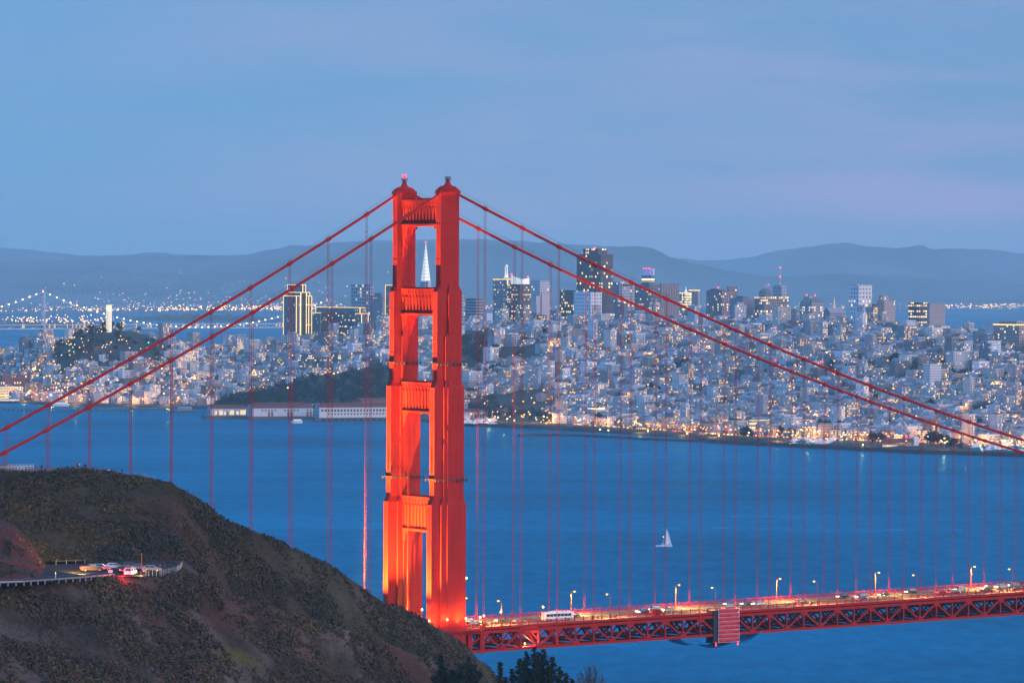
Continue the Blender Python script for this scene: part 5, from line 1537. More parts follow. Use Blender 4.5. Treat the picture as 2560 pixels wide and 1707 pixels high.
FILL = [(1290,1310,1328,764,7250,(.40,.33,.30),'tan flat-topped block in front of the sail-crowned dark tower',.3), (1376,1392,1402,778,7300,(.36,.37,.42),'slim grey block right of the plain pinkish slab tower',.15), (1172,1188,1206,790,7200,(.48,.46,.46),'pale low tower beneath the banded office block',.2),
        (1566,1588,1612,778,7150,(.42,.42,.46),'grey mid-rise under the lower cable below the arched tower',.2), (1662,1686,1704,792,6980,(.50,.46,.44),'cream mid-rise below the striped brown tower',.22), (1738,1752,1768,788,6850,(.34,.30,.32),'brown mid-rise left of the purple-brown tower base',.25),
        (1236,1256,1272,772,7150,(.52,.50,.50),'pale mid-rise at the foot of the lantern-topped tower',.25), (1976,1988,1998,776,6800,(.38,.36,.38),'grey mid-rise right of the grand hotel',.2), (2064,2074,2088,792,6700,(.55,.55,.58),'white mid-rise below the golden spire',.12), (1545,1560,1570,760,7500,(.20,.20,.24),'dark mid-rise between the tallest skyscraper and the arched tower',.3)]
for pl, ps, pr, yt, Y, c, lab, lt in FILL:
    tower('mid_rise', lab, pl, ps, pr, yt, Y, facade(c, wu=3.8, wz=3.5, fu=.5, fz=.5, lit=lt, es=1.5), roofs=((.2,.6,.3,.7,3),))
# mid-slope blocks of flats, each where the photograph has one
MIDS = [(1518,1545,1566,904,6420,(.42,.37,.33),'beige block with a windowless end slab in the middle of the slope',.3), (1586,1610,1628,915,6400,(.44,.42,.45),'pinkish flat block right of the beige block with the windowless end',.12),
        (1351,1372,1387,903,6350,(.62,.62,.64),'white block of flats with warm windows on the lower slope',.3), (1308,1345,1352,925,6330,(.40,.42,.46),'wide grey flat block left of the white flats with warm windows',.18),
        (1404,1408,1426,922,6330,(.66,.70,.72),'small bright white cube-like block on the lower slope',.2), (1720,1722,1753,885,6500,(.50,.40,.40),'pink-toned block of flats under the lower cable',.12), (1754,1756,1779,876,6480,(.64,.66,.70),'white block of flats beside the pink-toned one',.08),
        (1322,1345,1360,799,6900,(.55,.50,.48),'cream block with dotted lit windows below the plain pinkish slab',.22), (1276,1300,1318,815,6850,(.52,.48,.47),'pale pinkish flats left of the cream dotted block',.15), (1259,1282,1300,838,6700,(.42,.44,.48),'grey flats block on the slope beside the dark park trees',.1),
        (1218,1236,1252,842,6680,(.36,.40,.46),'blue-grey flats with a low wing above the park trees',.1), (2466,2470,2506,853,5900,(.62,.66,.70),'white block below the plain beige two-part block',.1), (2383,2396,2408,856,5920,(.44,.40,.42),'grey-pink block on the right-hand slope',.12), (2409,2411,2434,854,5910,(.56,.54,.55),'pale block with nine square windows on the right-hand slope',.3),
        (2310,2325,2356,912,5750,(.62,.63,.64),'large white block of flats beside the dark cypress trees at right',.16), (2450,2475,2476,860,5850,(.20,.24,.30),'dark banded block below the beige two-part block',.12), (1420,1440,1455,880,6500,(.45,.47,.52),'grey-blue flats in the middle of the slope under the white twin-faced tower',.12),
        (1480,1492,1502,900,6450,(.36,.22,.22),'dull red block in the middle of the slope',.1), (2240,2262,2300,885,6050,(.46,.38,.33),'tan school with a square tower at right of the slope',.12), (2368,2384,2440,880,5850,(.52,.55,.58),'long white flats with twin gables at far right',.14)]
for pl, ps, pr, yt, Y, c, lab, lt in MIDS:
    tower('block_of_flats', lab, pl, ps, pr, yt, Y, facade(c, wu=3.6, wz=3.3, fu=.42, fz=.45, lit=lt, es=1.3), roofs=((.25,.55,.3,.6,2.5),))

# hilltop column tower on its wooded knoll
C0 = cpt(272, 0, 7075); zt = at(272, 762, 7075).z
t = thing('column_tower', 'floodlit fluted white column tower rising from the wooded knoll at left', 'tower', (C0.x, C0.y, C0.z-2), 0)
hh = zt-C0.z+2
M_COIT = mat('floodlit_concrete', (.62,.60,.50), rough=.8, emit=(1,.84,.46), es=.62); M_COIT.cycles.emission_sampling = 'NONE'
k = MB(); k.lathe([(4.5, 0), (4.4, hh*.75), (4.1, hh*.76)], 20)
for i in range(20):
    a_ = 2*math.pi*i/20; k.tube([(4.4*math.cos(a_), 4.4*math.sin(a_), 0), (4.35*math.cos(a_), 4.35*math.sin(a_), hh*.75)], .3, 5)
k.build('shaft', M_COIT, t)
k = MB(); k.lathe([(3.6, hh*.76), (3.6, hh*.97)], 16)
for i in range(10):
    a_ = 2*math.pi*i/10; k.box((-.7, -.6, 0), (.7, .6, hh*.21), M=Matrix.Translation((3.9*math.cos(a_), 3.9*math.sin(a_), hh*.76)) @ Matrix.Rotation(a_+math.pi/2, 4, 'Z'))
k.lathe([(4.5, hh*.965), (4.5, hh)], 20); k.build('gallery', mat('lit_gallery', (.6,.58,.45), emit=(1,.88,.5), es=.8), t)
# floodlit twin-spired church
C0 = cpt(603, 0, 7150); 
t = thing('twin_spire_church', 'cream floodlit church with two pointed spires at left', 'church', (C0.x, C0.y, C0.z-3), GA)
g0 = C0.z-3
for px, yt in ((601, 845), (617, 843)):
    zt = at(px, yt, 7150).z-g0; zq = at(px, 872, 7150).z-g0; q = Matrix.Rotation(-GA, 4, 'Z') @ (at(px, 900, 7150)-C0)
    k = MB(); k.box((q.x-4, q.y-4, 0), (q.x+4, q.y+4, zq)); k.lathe([(4.6, zq), (3.0, zq+6), (.2, zt)], 8, o=(q.x, q.y, 0))
    for sx_ in (-1, 1):
        for sy in (-1, 1): k.lathe([(.9, zq), (.1, zq+8)], 6, o=(q.x+sx_*3.4, q.y+sy*3.4, 0))
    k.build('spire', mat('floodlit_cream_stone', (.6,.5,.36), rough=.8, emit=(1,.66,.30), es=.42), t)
k = MB(); zn = at(605, 893, 7150).z-g0; k.box((-6, 6, 0), (14, 44, zn)); k.box((-6, 6, zn), (14, 44, zn+7), taper=(9.8, .2)); k.build('nave', facade((.50,.40,.33), lit=.1), t)

# ================================================================ houses
random.seed(11)
WALLC = [(.62,.63,.64),(.56,.59,.63),(.52,.50,.48),(.60,.55,.50),(.45,.48,.53),(.54,.47,.44),(.38,.42,.48),(.64,.62,.56),(.36,.30,.28),(.30,.34,.40),(.58,.60,.62),(.42,.36,.36),(.60,.62,.66)]
WNAME = ['white','pale blue-white','light grey','cream','blue-grey','dusty pink','slate blue','ivory','brown','dark slate','silver-grey','mauve','bright white']
ROOFC = [(.22,.23,.25),(.30,.31,.33),(.16,.17,.20),(.38,.39,.41),(.17,.09,.075),(.26,.25,.25)]
M_HW = col_mat('house_paint', .8, .10, .05)
M_WIN = mat('dark_window_glass', (.03,.04,.06), rough=.2, spec=.5)
M_LIT = [lamp_mat('lit_room_amber', (1,.36,.05), 2.7), lamp_mat('lit_room_warm', (1,.52,.14), 2.5), lamp_mat('lit_room_pale', (1,.72,.36), 1.6)]
HM = [M_HW, M_WIN]+M_LIT
FPLANK = []
def house(mb, o, a, b_, h, wc, rc_, gable, lit, nf, rot=None):
    """walls, roof, parapet or gable, and windows on its west and north faces; o is the near corner"""
    Mx = Matrix.Translation(o) @ Matrix.Rotation(GA, 4, 'Z')
    def T(x, y, z): return Mx @ Vector((x, y, z))
    z0 = -6
    vs = [T(0,0,z0),T(a,0,z0),T(a,b_,z0),T(0,b_,z0),T(0,0,h),T(a,0,h),T(a,b_,h),T(0,b_,h)]
    mb.mesh(vs, [(0,1,5,4),(1,2,6,5),(2,3,7,6),(3,0,4,7)], 0, wc)
    if gable == 1:
        r = min(a, 9)*.38
        p, q = T(a/2, 0, h+r), T(a/2, b_, h+r)
        mb.mesh([vs[4], vs[5], vs[6], vs[7], p, q], [(0,4,5,3),(1,2,5,4)], 0, rc_)
        mb.mesh([vs[4], vs[5], vs[6], vs[7], p, q], [(0,1,4),(2,3,5)], 0, wc)
    elif gable == 2:
        p, q = T(a*.32, b_*.45, h+2.4), T(a*.68, b_*.55, h+2.4)
        mb.mesh([vs[4], vs[5], vs[6], vs[7], p, q], [(0,1,5,4),(1,2,5),(2,3,4,5),(3,0,4)], 0, rc_)
    else:
        mb.mesh([T(.25,.25,h-.5),T(a-.25,.25,h-.5),T(a-.25,b_-.25,h-.5),T(.25,b_-.25,h-.5)], [(0,1,2,3)], 0, rc_)
        mb.box((0,0,h),(a,.25,h+.35),0,wc,M=Mx); mb.box((0,.25,h),(.25,b_,h+.35),0,wc,M=Mx)
        if random.random() < .35: x = random.uniform(.2, .6)*a; y = random.uniform(.3, .6)*b_; mb.box((x,y,h-.4),(x+2.4,y+2.4,h+2.2),0,wc,M=Mx)
    # bay
    if random.random() < .45 and a > 6:
        x = random.choice((.9, a-4.0)); mb.box((x, -.9, 2.6), (x+3.0, 0, h-.9), 0, tuple(min(1, q*1.04) for q in wc), M=Mx)
        yy = -.93
    else: yy = -.03
    nw = max(2, int(a/2.5))
    for f_ in range(nf):
        z = 1.6+f_*3.1
        if z+1.6 > h: break
        for i in range(nw):
            x = (i+.5)*a/nw
            mi = random.choice((2, 3, 3, 4)) if random.random() < lit else 1
            w = .55 if random.random() < .7 else .9
            y = -.03
            if yy < -.5 and (random.choice((.9, a-4.0)) <= x <= a): y = -.95
            mb.mesh([T(x-w,y,z),T(x+w,y,z),T(x+w,y,z+1.5),T(x-w,y,z+1.5)], [(0,1,2,3)], mi)
        nb = max(1, int(b_/4.5))
        for i in range(nb):
            if random.random() < .35: continue
            y = (i+.5)*b_/nb; mi = random.choice((2, 3, 3, 4)) if random.random() < lit*.7 else 1
            mb.mesh([T(-.03,y+.5,z),T(-.03,y-.5,z),T(-.03,y-.5,z+1.4),T(-.03,y+.5,z+1.4)], [(0,1,2,3)], mi)
# places where no houses stand (woods, lawns, church grounds), in picture columns and distance
KEEPOUT = [(520,1005,6200,6720),(150,385,6950,7140),(1140,1240,6560,6900),(1150,1420,5880,6330),(1230,1345,6560,6700),(2290,2420,6300,6480)]
GREEN_Y = [(-500,0),(1060,0),(1100,5980),(1300,5930),(1420,5840),(1800,5480),(2050,5330),(2560,5150)]
def blocked(px, Y):
    for a, c, d, e in KEEPOUT:
        if a == 1150:
            if a < px < 1345+(6330-Y)*.16+34*fbm(px, Y, 40, 3, 14) and d < Y < e: return True
        elif a == 150:
            if 138 < px < 398 and d < Y < e: return True
        elif a+18*fbm(px, Y, 30, 3, 15) < px < c+22*fbm(px, Y, 30, 3, 16) and d < Y < e: return True
    Ys = interp(px, CITY)[0]
    if Y < Ys+(45 if px < 1000 else 150): return True
    if px > 1060 and Y < interp(px, GREEN_Y)[0]: return True
    return False
spots = []
uu = np.arange(3000, 8600, 1)
rowb = 3000.0
rr = random.Random(5)
rown = 0
while rowb < 7600:
    ai = 2200.0+rr.uniform(0, 8); blk = 0
    while ai < 6800:
        a = rr.uniform(7.0, 11.0)
        if rr.random() < .16: a = rr.uniform(13, 27)
        P0 = EX*ai+EY*rowb
        ai += a+(0.0 if rr.random() < .82 else rr.uniform(1.5, 9))
        kk_ = math.floor((ai-2200)/112)                      # cross streets every 112 m, running straight up the hills
        if kk_ != blk: ai = 2200+112*kk_+(16 if (ai-2200-112*kk_) < 16 else ai-2200-112*kk_); blk = kk_
        if P0.y < 4700 or P0.y > 7700: continue
        px = pxcol(P0.x, P0.y)
        if px < -90 or px > 2680: continue
        Ys, Yf, Yb, zt = interp(px, CITY)
        if P0.y > Yb+90 or blocked(px, P0.y): continue
        if rr.random() < .05: continue
        spots.append((P0, a, rowb))
    rowb += 17.5 if rown % 2 == 0 else 29.0                # back to back, then a street
    rown += 1
spots.sort(key=lambda q: q[0].y*1.0)
print('house spots', len(spots))
ZONE = lambda px, Y: ('on the left-hand hill' if px < 520 else 'behind the wooded point' if px < 1000 else 'right of the bridge tower' if px < 1450 else 'along the middle shore' if px < 1950 else 'along the right-hand shore')
MARKS = [(1300, 'the shore trees'), (1496, 'the blazing yellow shop'), (1620, 'the middle lawn'), (1700, 'the breakwater end'), (1757, 'the beige harbour house'), (1815, 'the sea wall bend'), (1900, 'the lit orange building'), (1960, 'the floodlit hall'), (2022, 'the yellow-lit terrace'), (2063, 'the dark-roofed hall'), (2110, 'the right-hand harbour'), (2165, 'the pale school wall'), (2230, 'the clubhouse roof'), (2290, 'the clubhouse tower'), (2345, 'the belt of trees'), (2400, 'the last shore trees'), (2460, 'the far right boats'), (2515, 'the glowing square building')]
def near_mark(px): return min(MARKS, key=lambda q: abs(q[0]-px))[1]
def nlit(mb): return sum(1 for q in mb.m if q >= 2)
stuff = MB(); nsolo = 0; napt = 0
# the ones that show largest: the front rows of the shore, spread over the width
front = {}
for idx, (P0, a, rb) in enumerate(spots):
    px = pxcol(P0.x, P0.y); Ys, Yf, Yb, zt = interp(px, CITY)
    front[idx] = P0.y
order = sorted(front, key=lambda i: front[i])
solo = set(order[:300])
aptc = 0
labs = {}
for idx, (P0, a, rb) in enumerate(spots):
    px = pxcol(P0.x, P0.y); Y = P0.y
    Ys, Yf, Yb, zt = interp(px, CITY)
    wi = random.randrange(len(WALLC)); k_ = random.choice((.5, .75, .9, 1.0, 1.1))*random.uniform(.92, 1.08); wc = tuple(q*k_ for q in WALLC[wi])
    rc_ = random.choice(ROOFC)
    b_ = random.uniform(12, 17)
    h = 9.3+2.2*fbm(P0.x, P0.y, 60, 2, 6)+random.choice((-1.6, -.6, 0, 0, .7, 1.5, 3.0)); hill = (Y-Yf)/(Yb-Yf)
    apt = random.random() < (.05+.10*(hill > .25)+.10*(px < 700)) and a > 8.5
    if apt: h = random.uniform(14, 22); a = max(a, random.uniform(13, 20))
    if random.random() < .008+.02*(hill > .6): h = random.uniform(24, 36)
    gable = 0 if (apt or a > 13) else random.choice((0, 0, 0, 1, 1, 2))
    lit = random.choice((.04, .10, .18, .3, .5))*(1.5 if (px > 1100 and Y < Ys+500) else 1.0)*(1.25 if px < 500 else 1)
    P0 = Vector((P0.x, P0.y, city_z(P0.x, P0.y)))
    nf = int(h/3.1)
    if idx in solo:
        mb = MB(); house(mb, Vector((0, 0, 0)), a, b_, h, wc, rc_, gable, lit, nf)
        o = mb.build('apartment_house' if apt else 'house', HM); o.location = P0
        kind = 'flat-roofed apartment house' if apt else ('small gabled house' if gable == 1 else 'small hip-roofed house' if gable == 2 else 'small flat-roofed house')
        lk = 'no windows lit' if nlit(mb) == 0 else 'few windows lit' if nlit(mb) < 4 else 'many windows lit'
        lab = '%s %s, %s, near %s' % (WNAME[wi], kind, lk, near_mark(px))
        tag(o, lab, 'house', 'houses in the shore rows')
    else:
        house(stuff, P0, a, b_, h, wc, rc_, gable, lit, nf)
so = stuff.build('distant_houses', HM)
tag(so, 'thousands of pale close-packed houses covering the city hills', 'houses', kind='stuff')
print('stuff faces', len(stuff.f))

# ================================================================ trees of the city
M_LEAF = col_mat('city_tree_leaves', .95, .3, .2)
def crown_mesh(mb, o, r, h, n, rnd, colr=(.013,.021,.015), conif=False):
    lob = [(Vector((rnd.uniform(-.55, .55)*r, rnd.uniform(-.55, .55)*r, h*rnd.uniform(.45, .8))), r*rnd.uniform(.4, .7)) for _ in range(6)]
    for i in range(n):
        if conif:
            f = rnd.random(); rr_ = r*(1-f)*.9+.2; a_ = rnd.random()*6.283
            c = Vector((math.cos(a_)*rr_, math.sin(a_)*rr_, h*(.12+.88*f)))
        else:
            l, lr = rnd.choice(lob); d = Vector((rnd.gauss(0, 1), rnd.gauss(0, 1), rnd.gauss(.15, .9))).normalized(); c = l+d*lr*rnd.uniform(.6, 1.0)
        s = rnd.uniform(.5, 1.1)*max(.8, r*.17)
        a1 = Vector((rnd.gauss(0, 1), rnd.gauss(0, 1), rnd.gauss(0, 1))).normalized(); b1 = a1.cross(Vector((rnd.gauss(0, 1), rnd.gauss(0, 1), rnd.gauss(0, 1)))).normalized()
        q = rnd.uniform(.6, 1.5); c = o+c
        mb.face([c+a1*s, c+b1*s, c-a1*s*.8, c-b1*s], 0, tuple(v*q for v in colr))
rt = random.Random(21)
TP = []
for v in range(6):
    t = thing('city_tree', '', 'tree'); conif = v >= 4
    k = MB(); k.tube([(0, 0, -1), (.1, 0, 4), (.3, .1, 7)], [.5, .35, .2], 6); k.tube([(.1, 0, 4), (1.6, .6, 7.5)], [.25, .1], 5); k.build('trunk', M_BARK, t)
    k = MB(); crown_mesh(k, Vector((0, 0, 0)), 4.2 if conif else 6.0, 15 if conif else 11.5, 170, rt, conif=conif); k.build('crown', M_LEAF, t)
    TP.append(t)
used = set()
tree_n = 0
def ctree(px, Y, sc, label, group, v=None, pybase=None):
    global tree_n
    v = rt.randrange(4) if v is None else v
    loc = cpt(px, 0, Y) if pybase is None else at(px, pybase, Y)
    if v not in used: o = TP[v]; used.add(v); o.location = loc; o.rotation_euler = (0, 0, rt.random()*6)
    else: o = dup(TP[v], loc, rt.random()*6)
    o['label'] = label; o['group'] = group
    o.scale = (sc*rt.uniform(.9, 1.15), sc*rt.uniform(.9, 1.15), sc)
    tree_n += 1
for i in range(66):      # wooded knoll
    px = rt.uniform(128, 392); hump = max(0, 1-abs(px-280)/150)
    Y = rt.uniform(6965, 7115)
    if abs(px-272) < 12: Y = 7112
    ctree(px, Y, .75+.35*hump*rt.uniform(.7, 1.1), 'dark round tree in the grove around the floodlit column tower', 'trees on the column tower knoll')
CLUMPS = [(1352,866,6780,5,26,'dark rounded tree in the big clump below the plain pinkish slab'), (1430,886,6600,2,8,'dark narrow tree standing alone on the slope under the white twin-faced tower'), (1405,906,6420,5,20,'dark tree in the oval clump above the small bright white block'),
          (1525,830,6750,3,12,'dark tree on the crest below the tallest skyscraper'), (1290,878,6600,4,16,'dark tree left of the big clump below the pinkish slab'), (1175,945,6350,2,8,'dark round tree at the right edge of the bridge tower'), (1695,890,6350,3,12,'dark tree among houses under the lower cable'),
          (2115,915,6000,2,4,'dark pointed cypress on the right-hand slope'), (2240,905,6000,5,22,'dark tree in the long clump left of the large white flats'), (2275,922,5900,6,28,'dense dark cypress beside the large white flats'), (2325,955,5650,4,14,'dark tree standing below the large white flats'),
          (2395,915,5820,4,16,'dark tree on the far right slope'), (2070,890,6050,3,14,'dark tree on the middle of the right-hand slope'), (2145,893,6050,2,8,'dark tree near the tan school'), (1780,1000,5700,3,12,'dark tree on the flat below the lower cable'), (1830,995,5650,3,12,'dark leaning tree left of the floodlit playing field'),
          (2050,1010,5560,5,20,'dark round tree right of the floodlit playing field'), (2120,1005,5500,7,32,'dark tree in the broad clump under the red marker lamp'), (1640,975,5800,3,16,'dark tree among the houses of the flat'), (1500,1010,5850,3,8,'big dark tree right of the lit shop front'),
          (2020,960,5600,3,10,'dark tree beside the near cable'), (2195,1100,5200,5,18,'dark tree behind the clubhouse with lit windows'), (2300,1090,5170,9,40,'dark tree in the long belt behind the clubhouse'), (2375,1095,5120,5,24,'dark tree right of the clubhouse tower'), (2390,1112,4990,3,12,'low dark tree on the right-hand shore'),
          (1870,1075,5330,4,12,'dark tree in front of the lit orange building'), (1950,1060,5400,2,6,'dark tree behind the boat harbour'), (2110,1050,5330,5,16,'dark tree along the street behind the harbour'), (1875,1020,5550,1,2,'lone dark cone-shaped tree among the flat roofs'), (2500,1010,5500,3,14,'dark tree on the flat at far right'), (2440,985,5560,3,12,'dark tree at the right under the upper cable')]
for px, py, Y, n, sp, lab in CLUMPS:
    for i in range(n):
        ctree(px+rt.uniform(-sp, sp), Y+rt.uniform(-18, 18), rt.uniform(.75, 1.25)*(1.1 if n > 4 else 1), lab, 'trees scattered through the city', v=(4 if 'cypress' in lab or 'cone' in lab or 'narrow' in lab else None))
for i in range(170):  # street trees, many added to darken gaps that lie in shadow between houses
    px = rt.uniform(20, 2540); Ys, Yf, Yb, zt = interp(px, CITY)
    Y = Yf+rt.uniform(.03, .9)*(Yb-Yf)
    if any(a < px < c and d < Y < e for a, c, d, e in KEEPOUT): continue
    ctree(px, Y, rt.uniform(.6, 1.0), 'small dark street tree between houses above '+near_mark(px) if px > 1250 else 'small dark street tree poking up between pale houses at left', 'street trees between the houses')
# woods that read as one mass
def wood(name, label, pts, seed, colr=(.010,.017,.014)):
    rw = random.Random(seed); mb = MB()
    for px0, px1, Y0, Y1, n, s0, s1 in pts:
        for i in range(n):
            px = rw.uniform(px0, px1); Y = rw.uniform(Y0, Y1); o = cpt(px, 0, Y)
            s = rw.uniform(s0, s1)
            crown_mesh(mb, o, 5.5*s, 12*s, 100, rw, tuple(q*rw.choice((.5, .8, 1.0, 1.5, 2.0)) for q in colr))
    tag(mb.build(name, M_LEAF), label, 'wood', kind='stuff')
KNOLL = []
wood('wood', 'dark wood on the point behind the pier sheds', [(545,600,6400,6520,26,.9,1.3),(580,700,6420,6640,75,1.2,1.8),(690,1000,6420,6680,150,1.2,1.9),(560,980,6340,6420,60,.7,1.0)], 3)
wood('park_wood', 'dark wood in the hillside park right of the bridge tower', [(1140,1240,6580,6760,60,1.1,1.7),(1160,1250,6480,6560,16,.8,1.1)], 6)
wood('shore_wood', 'dark trees on the grassy bank right of the bridge tower', [(1150,1240,6050,6250,40,.9,1.4),(1240,1330,6050,6200,22,.6,1.1),(1290,1400,5950,6060,12,.6,1.2),(1190,1290,5930,5990,14,.7,1.0)], 8)
# lawns
M_LAWN = mat('lawn', (.028,.050,.022), rough=.95, var=.3, vscale=.05)
def lawn(pts):
    mb = MB(); mb.face([Vector(((p-1280)/F*Y, Y, city_z((p-1280)/F*Y, Y)+.6)) for p, Y in pts]); tag(mb.build('lawn', M_LAWN), kind='structure')
for x0, x1 in ((1240, 1330), (1330, 1420), (1420, 1520), (1520, 1620), (1620, 1720), (1720, 1820), (1820, 1960), (1960, 2130), (2130, 2320)):
    f0, f1 = (float(np.interp(q, [g[0] for g in GREEN_Y], [g[1] for g in GREEN_Y])) for q in (x0, x1)); s0, s1 = interp(x0, CITY)[0], interp(x1, CITY)[0]
    lawn([(x0, s0+30), (x1, s1+30), (x1, max(s1+60, f1-30)), (x0, max(s0+60, f0-30))])
lawn([(1230,6000),(1380,5960),(1400,6060),(1260,6110)])

# ================================================================ waterfront
def wall_rock(name, label, pts, wid, h, kind=None):
    mb = MB(); rw = random.Random(len(pts))
    P_ = [gnd(*q) for q in pts]
    for a, c in zip(P_, P_[1:]):
        n = max(2, int((c-a).length/7)); d = (c-a).normalized(); s = d.cross(Vector((0, 0, 1)))
        for i in range(n):
            p0 = a.lerp(c, i/n); p1 = a.lerp(c, (i+1)/n)
            hh0 = h*rw.uniform(.8, 1.15)
            mb.mesh([p0-s*wid+Vector((0,0,-2)), p1-s*wid+Vector((0,0,-2)), p1-s*wid*.35+Vector((0,0,hh0)), p0-s*wid*.35+Vector((0,0,hh0)), p0+s*wid*.35+Vector((0,0,hh0)), p1+s*wid*.35+Vector((0,0,hh0)), p1+s*wid+Vector((0,0,-2)), p0+s*wid+Vector((0,0,-2))],
                    [(0,1,2,3),(3,2,5,4),(4,5,6,7),(0,3,4,7),(1,6,5,2)])
            for q in range(3):
                c_ = p0.lerp(p1, rw.random())+s*rw.uniform(-wid, wid)*.7+Vector((0, 0, hh0*.6)); mb.ball(c_, rw.uniform(.7, 1.5))
    return tag(mb.build(name, mat('dark_rock', (.045,.042,.04), rough=.95, var=.4, vscale=.4)), label, 'breakwater' if 'break' in name else 'sea wall')
wall_rock('breakwater', 'dark rock breakwater lying off the lawn at the middle shore', [(1300,1091),(1340,1089),(1440,1090),(1540,1095),(1640,1101),(1745,1104)], 6, 2.6)
wall_rock('sea_wall', 'dark stone sea wall along the middle and right-hand shore', [(1157,1064),(1240,1068),(1320,1071),(1420,1074),(1520,1079),(1620,1083),(1700,1089),(1740,1098),(1780,1107),(1860,1112),(1950,1116),(2040,1121),(2130,1125),(2200,1129),(2300,1134),(2420,1137),(2560,1142),(2660,1145)], 5, 4.6)
# long low municipal pier at left with pilings
t = thing('curved_pier', 'long low dark pier on close pilings at the left edge of the water', 'pier', gnd(200, 1027))
k = MB(); pl_ = [gnd(x, y)-t.location for x, y in ((-80,1024),(0,1026),(120,1027),(240,1027),(340,1026),(420,1024))]
for a, c in zip(pl_, pl_[1:]): k.bar(a+Vector((0,0,3.0)), c+Vector((0,0,3.0)), 9, 1.3)
k.build('deck', mat('pier_deck', (.12,.12,.12), rough=.9), t)
k = MB()
for a, c in zip(pl_, pl_[1:]):
    n = int((c-a).length/6)
    for i in range(n): p = a.lerp(c, i/n); k.box((p.x-.5, p.y-3.5, -1), (p.x+.5, p.y-2.5, 2.5)); k.box((p.x-.5, p.y+2.5, -1), (p.x+.5, p.y+3.5, 2.5))
k.build('pilings', mat('wet_piling', (.05,.05,.05), rough=.9), t)
t = thing('pier_end', 'small pier head with a low hut at the end of the curved pier', 'pier', gnd(452, 1030))
k = MB(); k.box((-22, -8, 1.6), (22, 8, 3.2)); k.build('deck', mat('pier_deck2', (.10,.10,.10)), t)
k = MB(); k.box((-4, -3, 3.2), (16, 3, 8)); k.build('hut', facade((.36,.38,.42), lit=.1), t)
k = MB()
for i in range(12): k.box((-21+i*3.8, -7.5, -2), (-20.2+i*3.8, -6.7, 1.7))
k.build('pilings', mat('wet_piling2', (.05,.05,.05)), t)
# pier sheds
M_SHED = mat('shed_white_wall', (.60,.60,.58), rough=.8, var=.08, vscale=.1); M_SHEDB = mat('shed_teal_gable', (.24,.36,.40), rough=.8); M_DOOR = mat('rust_door', (.30,.10,.08), rough=.8); M_QUAY = mat('quay_concrete', (.10,.10,.10), rough=.9)
def shed(label, pxg, pxc, pxr, yeave, ybase, floors, lit, arches):
    Yc = gnd(pxc, ybase+8, 0).y
    mpp = Yc/F
    a0 = at(pxc, ybase, Yc); h = (ybase-yeave)*mpp; zb0 = a0.z
    L_ = (pxr-pxc)*mpp/.79; Wd = max(16, (pxc-pxg)*mpp/.62)
    ang = math.atan2(.61, .79)*.55
    L_ = (pxr-pxc)*mpp/math.cos(ang)
    Wd = (pxc-pxg)*mpp/math.sin(ang)*.72
    t = thing('pier_shed', label, 'pier shed', (a0.x, a0.y, 0), ang)
    k = MB(); k.box((-7, -5, -2), (L_+2, Wd+4, zb0)); k.build('quay', M_QUAY, t)
    if arches:
        n = int(L_/9)
        for i in range(n): k = MB(); k.box((i*9+1.5, -5.15, .2), (i*9+7, -5.0, zb0-1.2)); k.build('arch_opening', M_BLACK, t)
    k = MB(); k.box((0, 0, zb0), (L_, Wd, zb0+h)); k.build('long_wall', M_SHED, t)
    k = MB(); rz_ = zb0+h+Wd*.20
    k.face([(-.12, 0, zb0), (-.12, 0, zb0+h), (-.12, Wd/2, rz_), (-.12, Wd, zb0+h), (-.12, Wd, zb0)]); g = k.build('gable_wall', M_SHEDB, t)
    k = MB()
    for i in range(3):
        for z in ((.15, .5) if floors > 1 else (.4,)): y = Wd*(.2+.25*i); k.box((-.2, y, zb0+h*z), (-.13, y+1.6, zb0+h*z+2.6))
    k.build('window', M_GLASS, g)
    k = MB(); k.mesh([(-.6, -.8, zb0+h-.2), (L_, -.8, zb0+h-.2), (L_, Wd/2, rz_+.1), (-.6, Wd/2, rz_+.1), (L_, Wd+.8, zb0+h-.2), (-.6, Wd+.8, zb0+h-.2)], [(0,1,2,3),(3,2,4,5)])
    k.box((5, Wd*.42, rz_-.4), (L_-8, Wd*.58, rz_+1.6)); k.build('roof', M_ROOFRED, t)
    if lit:
        M_LD = lamp_mat('lit_shed_door', (1,.74,.38), 1.1)
        for x_, w_, q_ in ((6, 3, .6), (12, 5, .7), (19, 3, .5), (27, 6, .72), (36, 4, .6), (42, 8, .75), (53, 3, .5)):
            k = MB(); k.box((x_, -.25, zb0+1.2), (x_+w_, -.1, zb0+h*q_)); k.build('lit_opening', M_LD, t)
    n = int(L_/4.6)
    wn = MB(); dr = MB()
    for i in range(n):
        x = 3+i*4.6
        if floors == 2:
            wn.box((x, -.12, zb0+h*.58), (x+2.8, -.05, zb0+h*.80)); 
            if i > 1: wn.box((x, -.12, zb0+h*.28), (x+2.4, -.05, zb0+h*.42))
        elif i % 7 in (2, 3, 4, 5, 6) and not lit: wn.box((x, -.12, zb0+h*.64), (x+2.8, -.05, zb0+h*.78))
        if floors == 1 and i % 6 in ((4, 5) if not lit else (1, 4)): dr.box((x, -.13, zb0), (x+3.2, -.05, zb0+h*.55))
    if wn.v: wn.build('window', M_GLASS, t)
    if dr.v: dr.build('door', M_DOOR, t)
shed('white pier shed with floodlit openings, leftmost of the three sheds', 512, 527, 620, 1021, 1039, 1, True, False)
shed('long white pier shed with rust-red doors between the other two sheds', 607, 632, 780, 1020, 1041, 1, False, False)
shed('two-storey white pier shed with rows of square windows beside the bridge tower', 779, 798, 1000, 1018, 1044, 2, False, True)
shed('white shed end wall with windows just right of the bridge tower', 1128, 1140, 1216, 1030, 1046, 1, False, False)
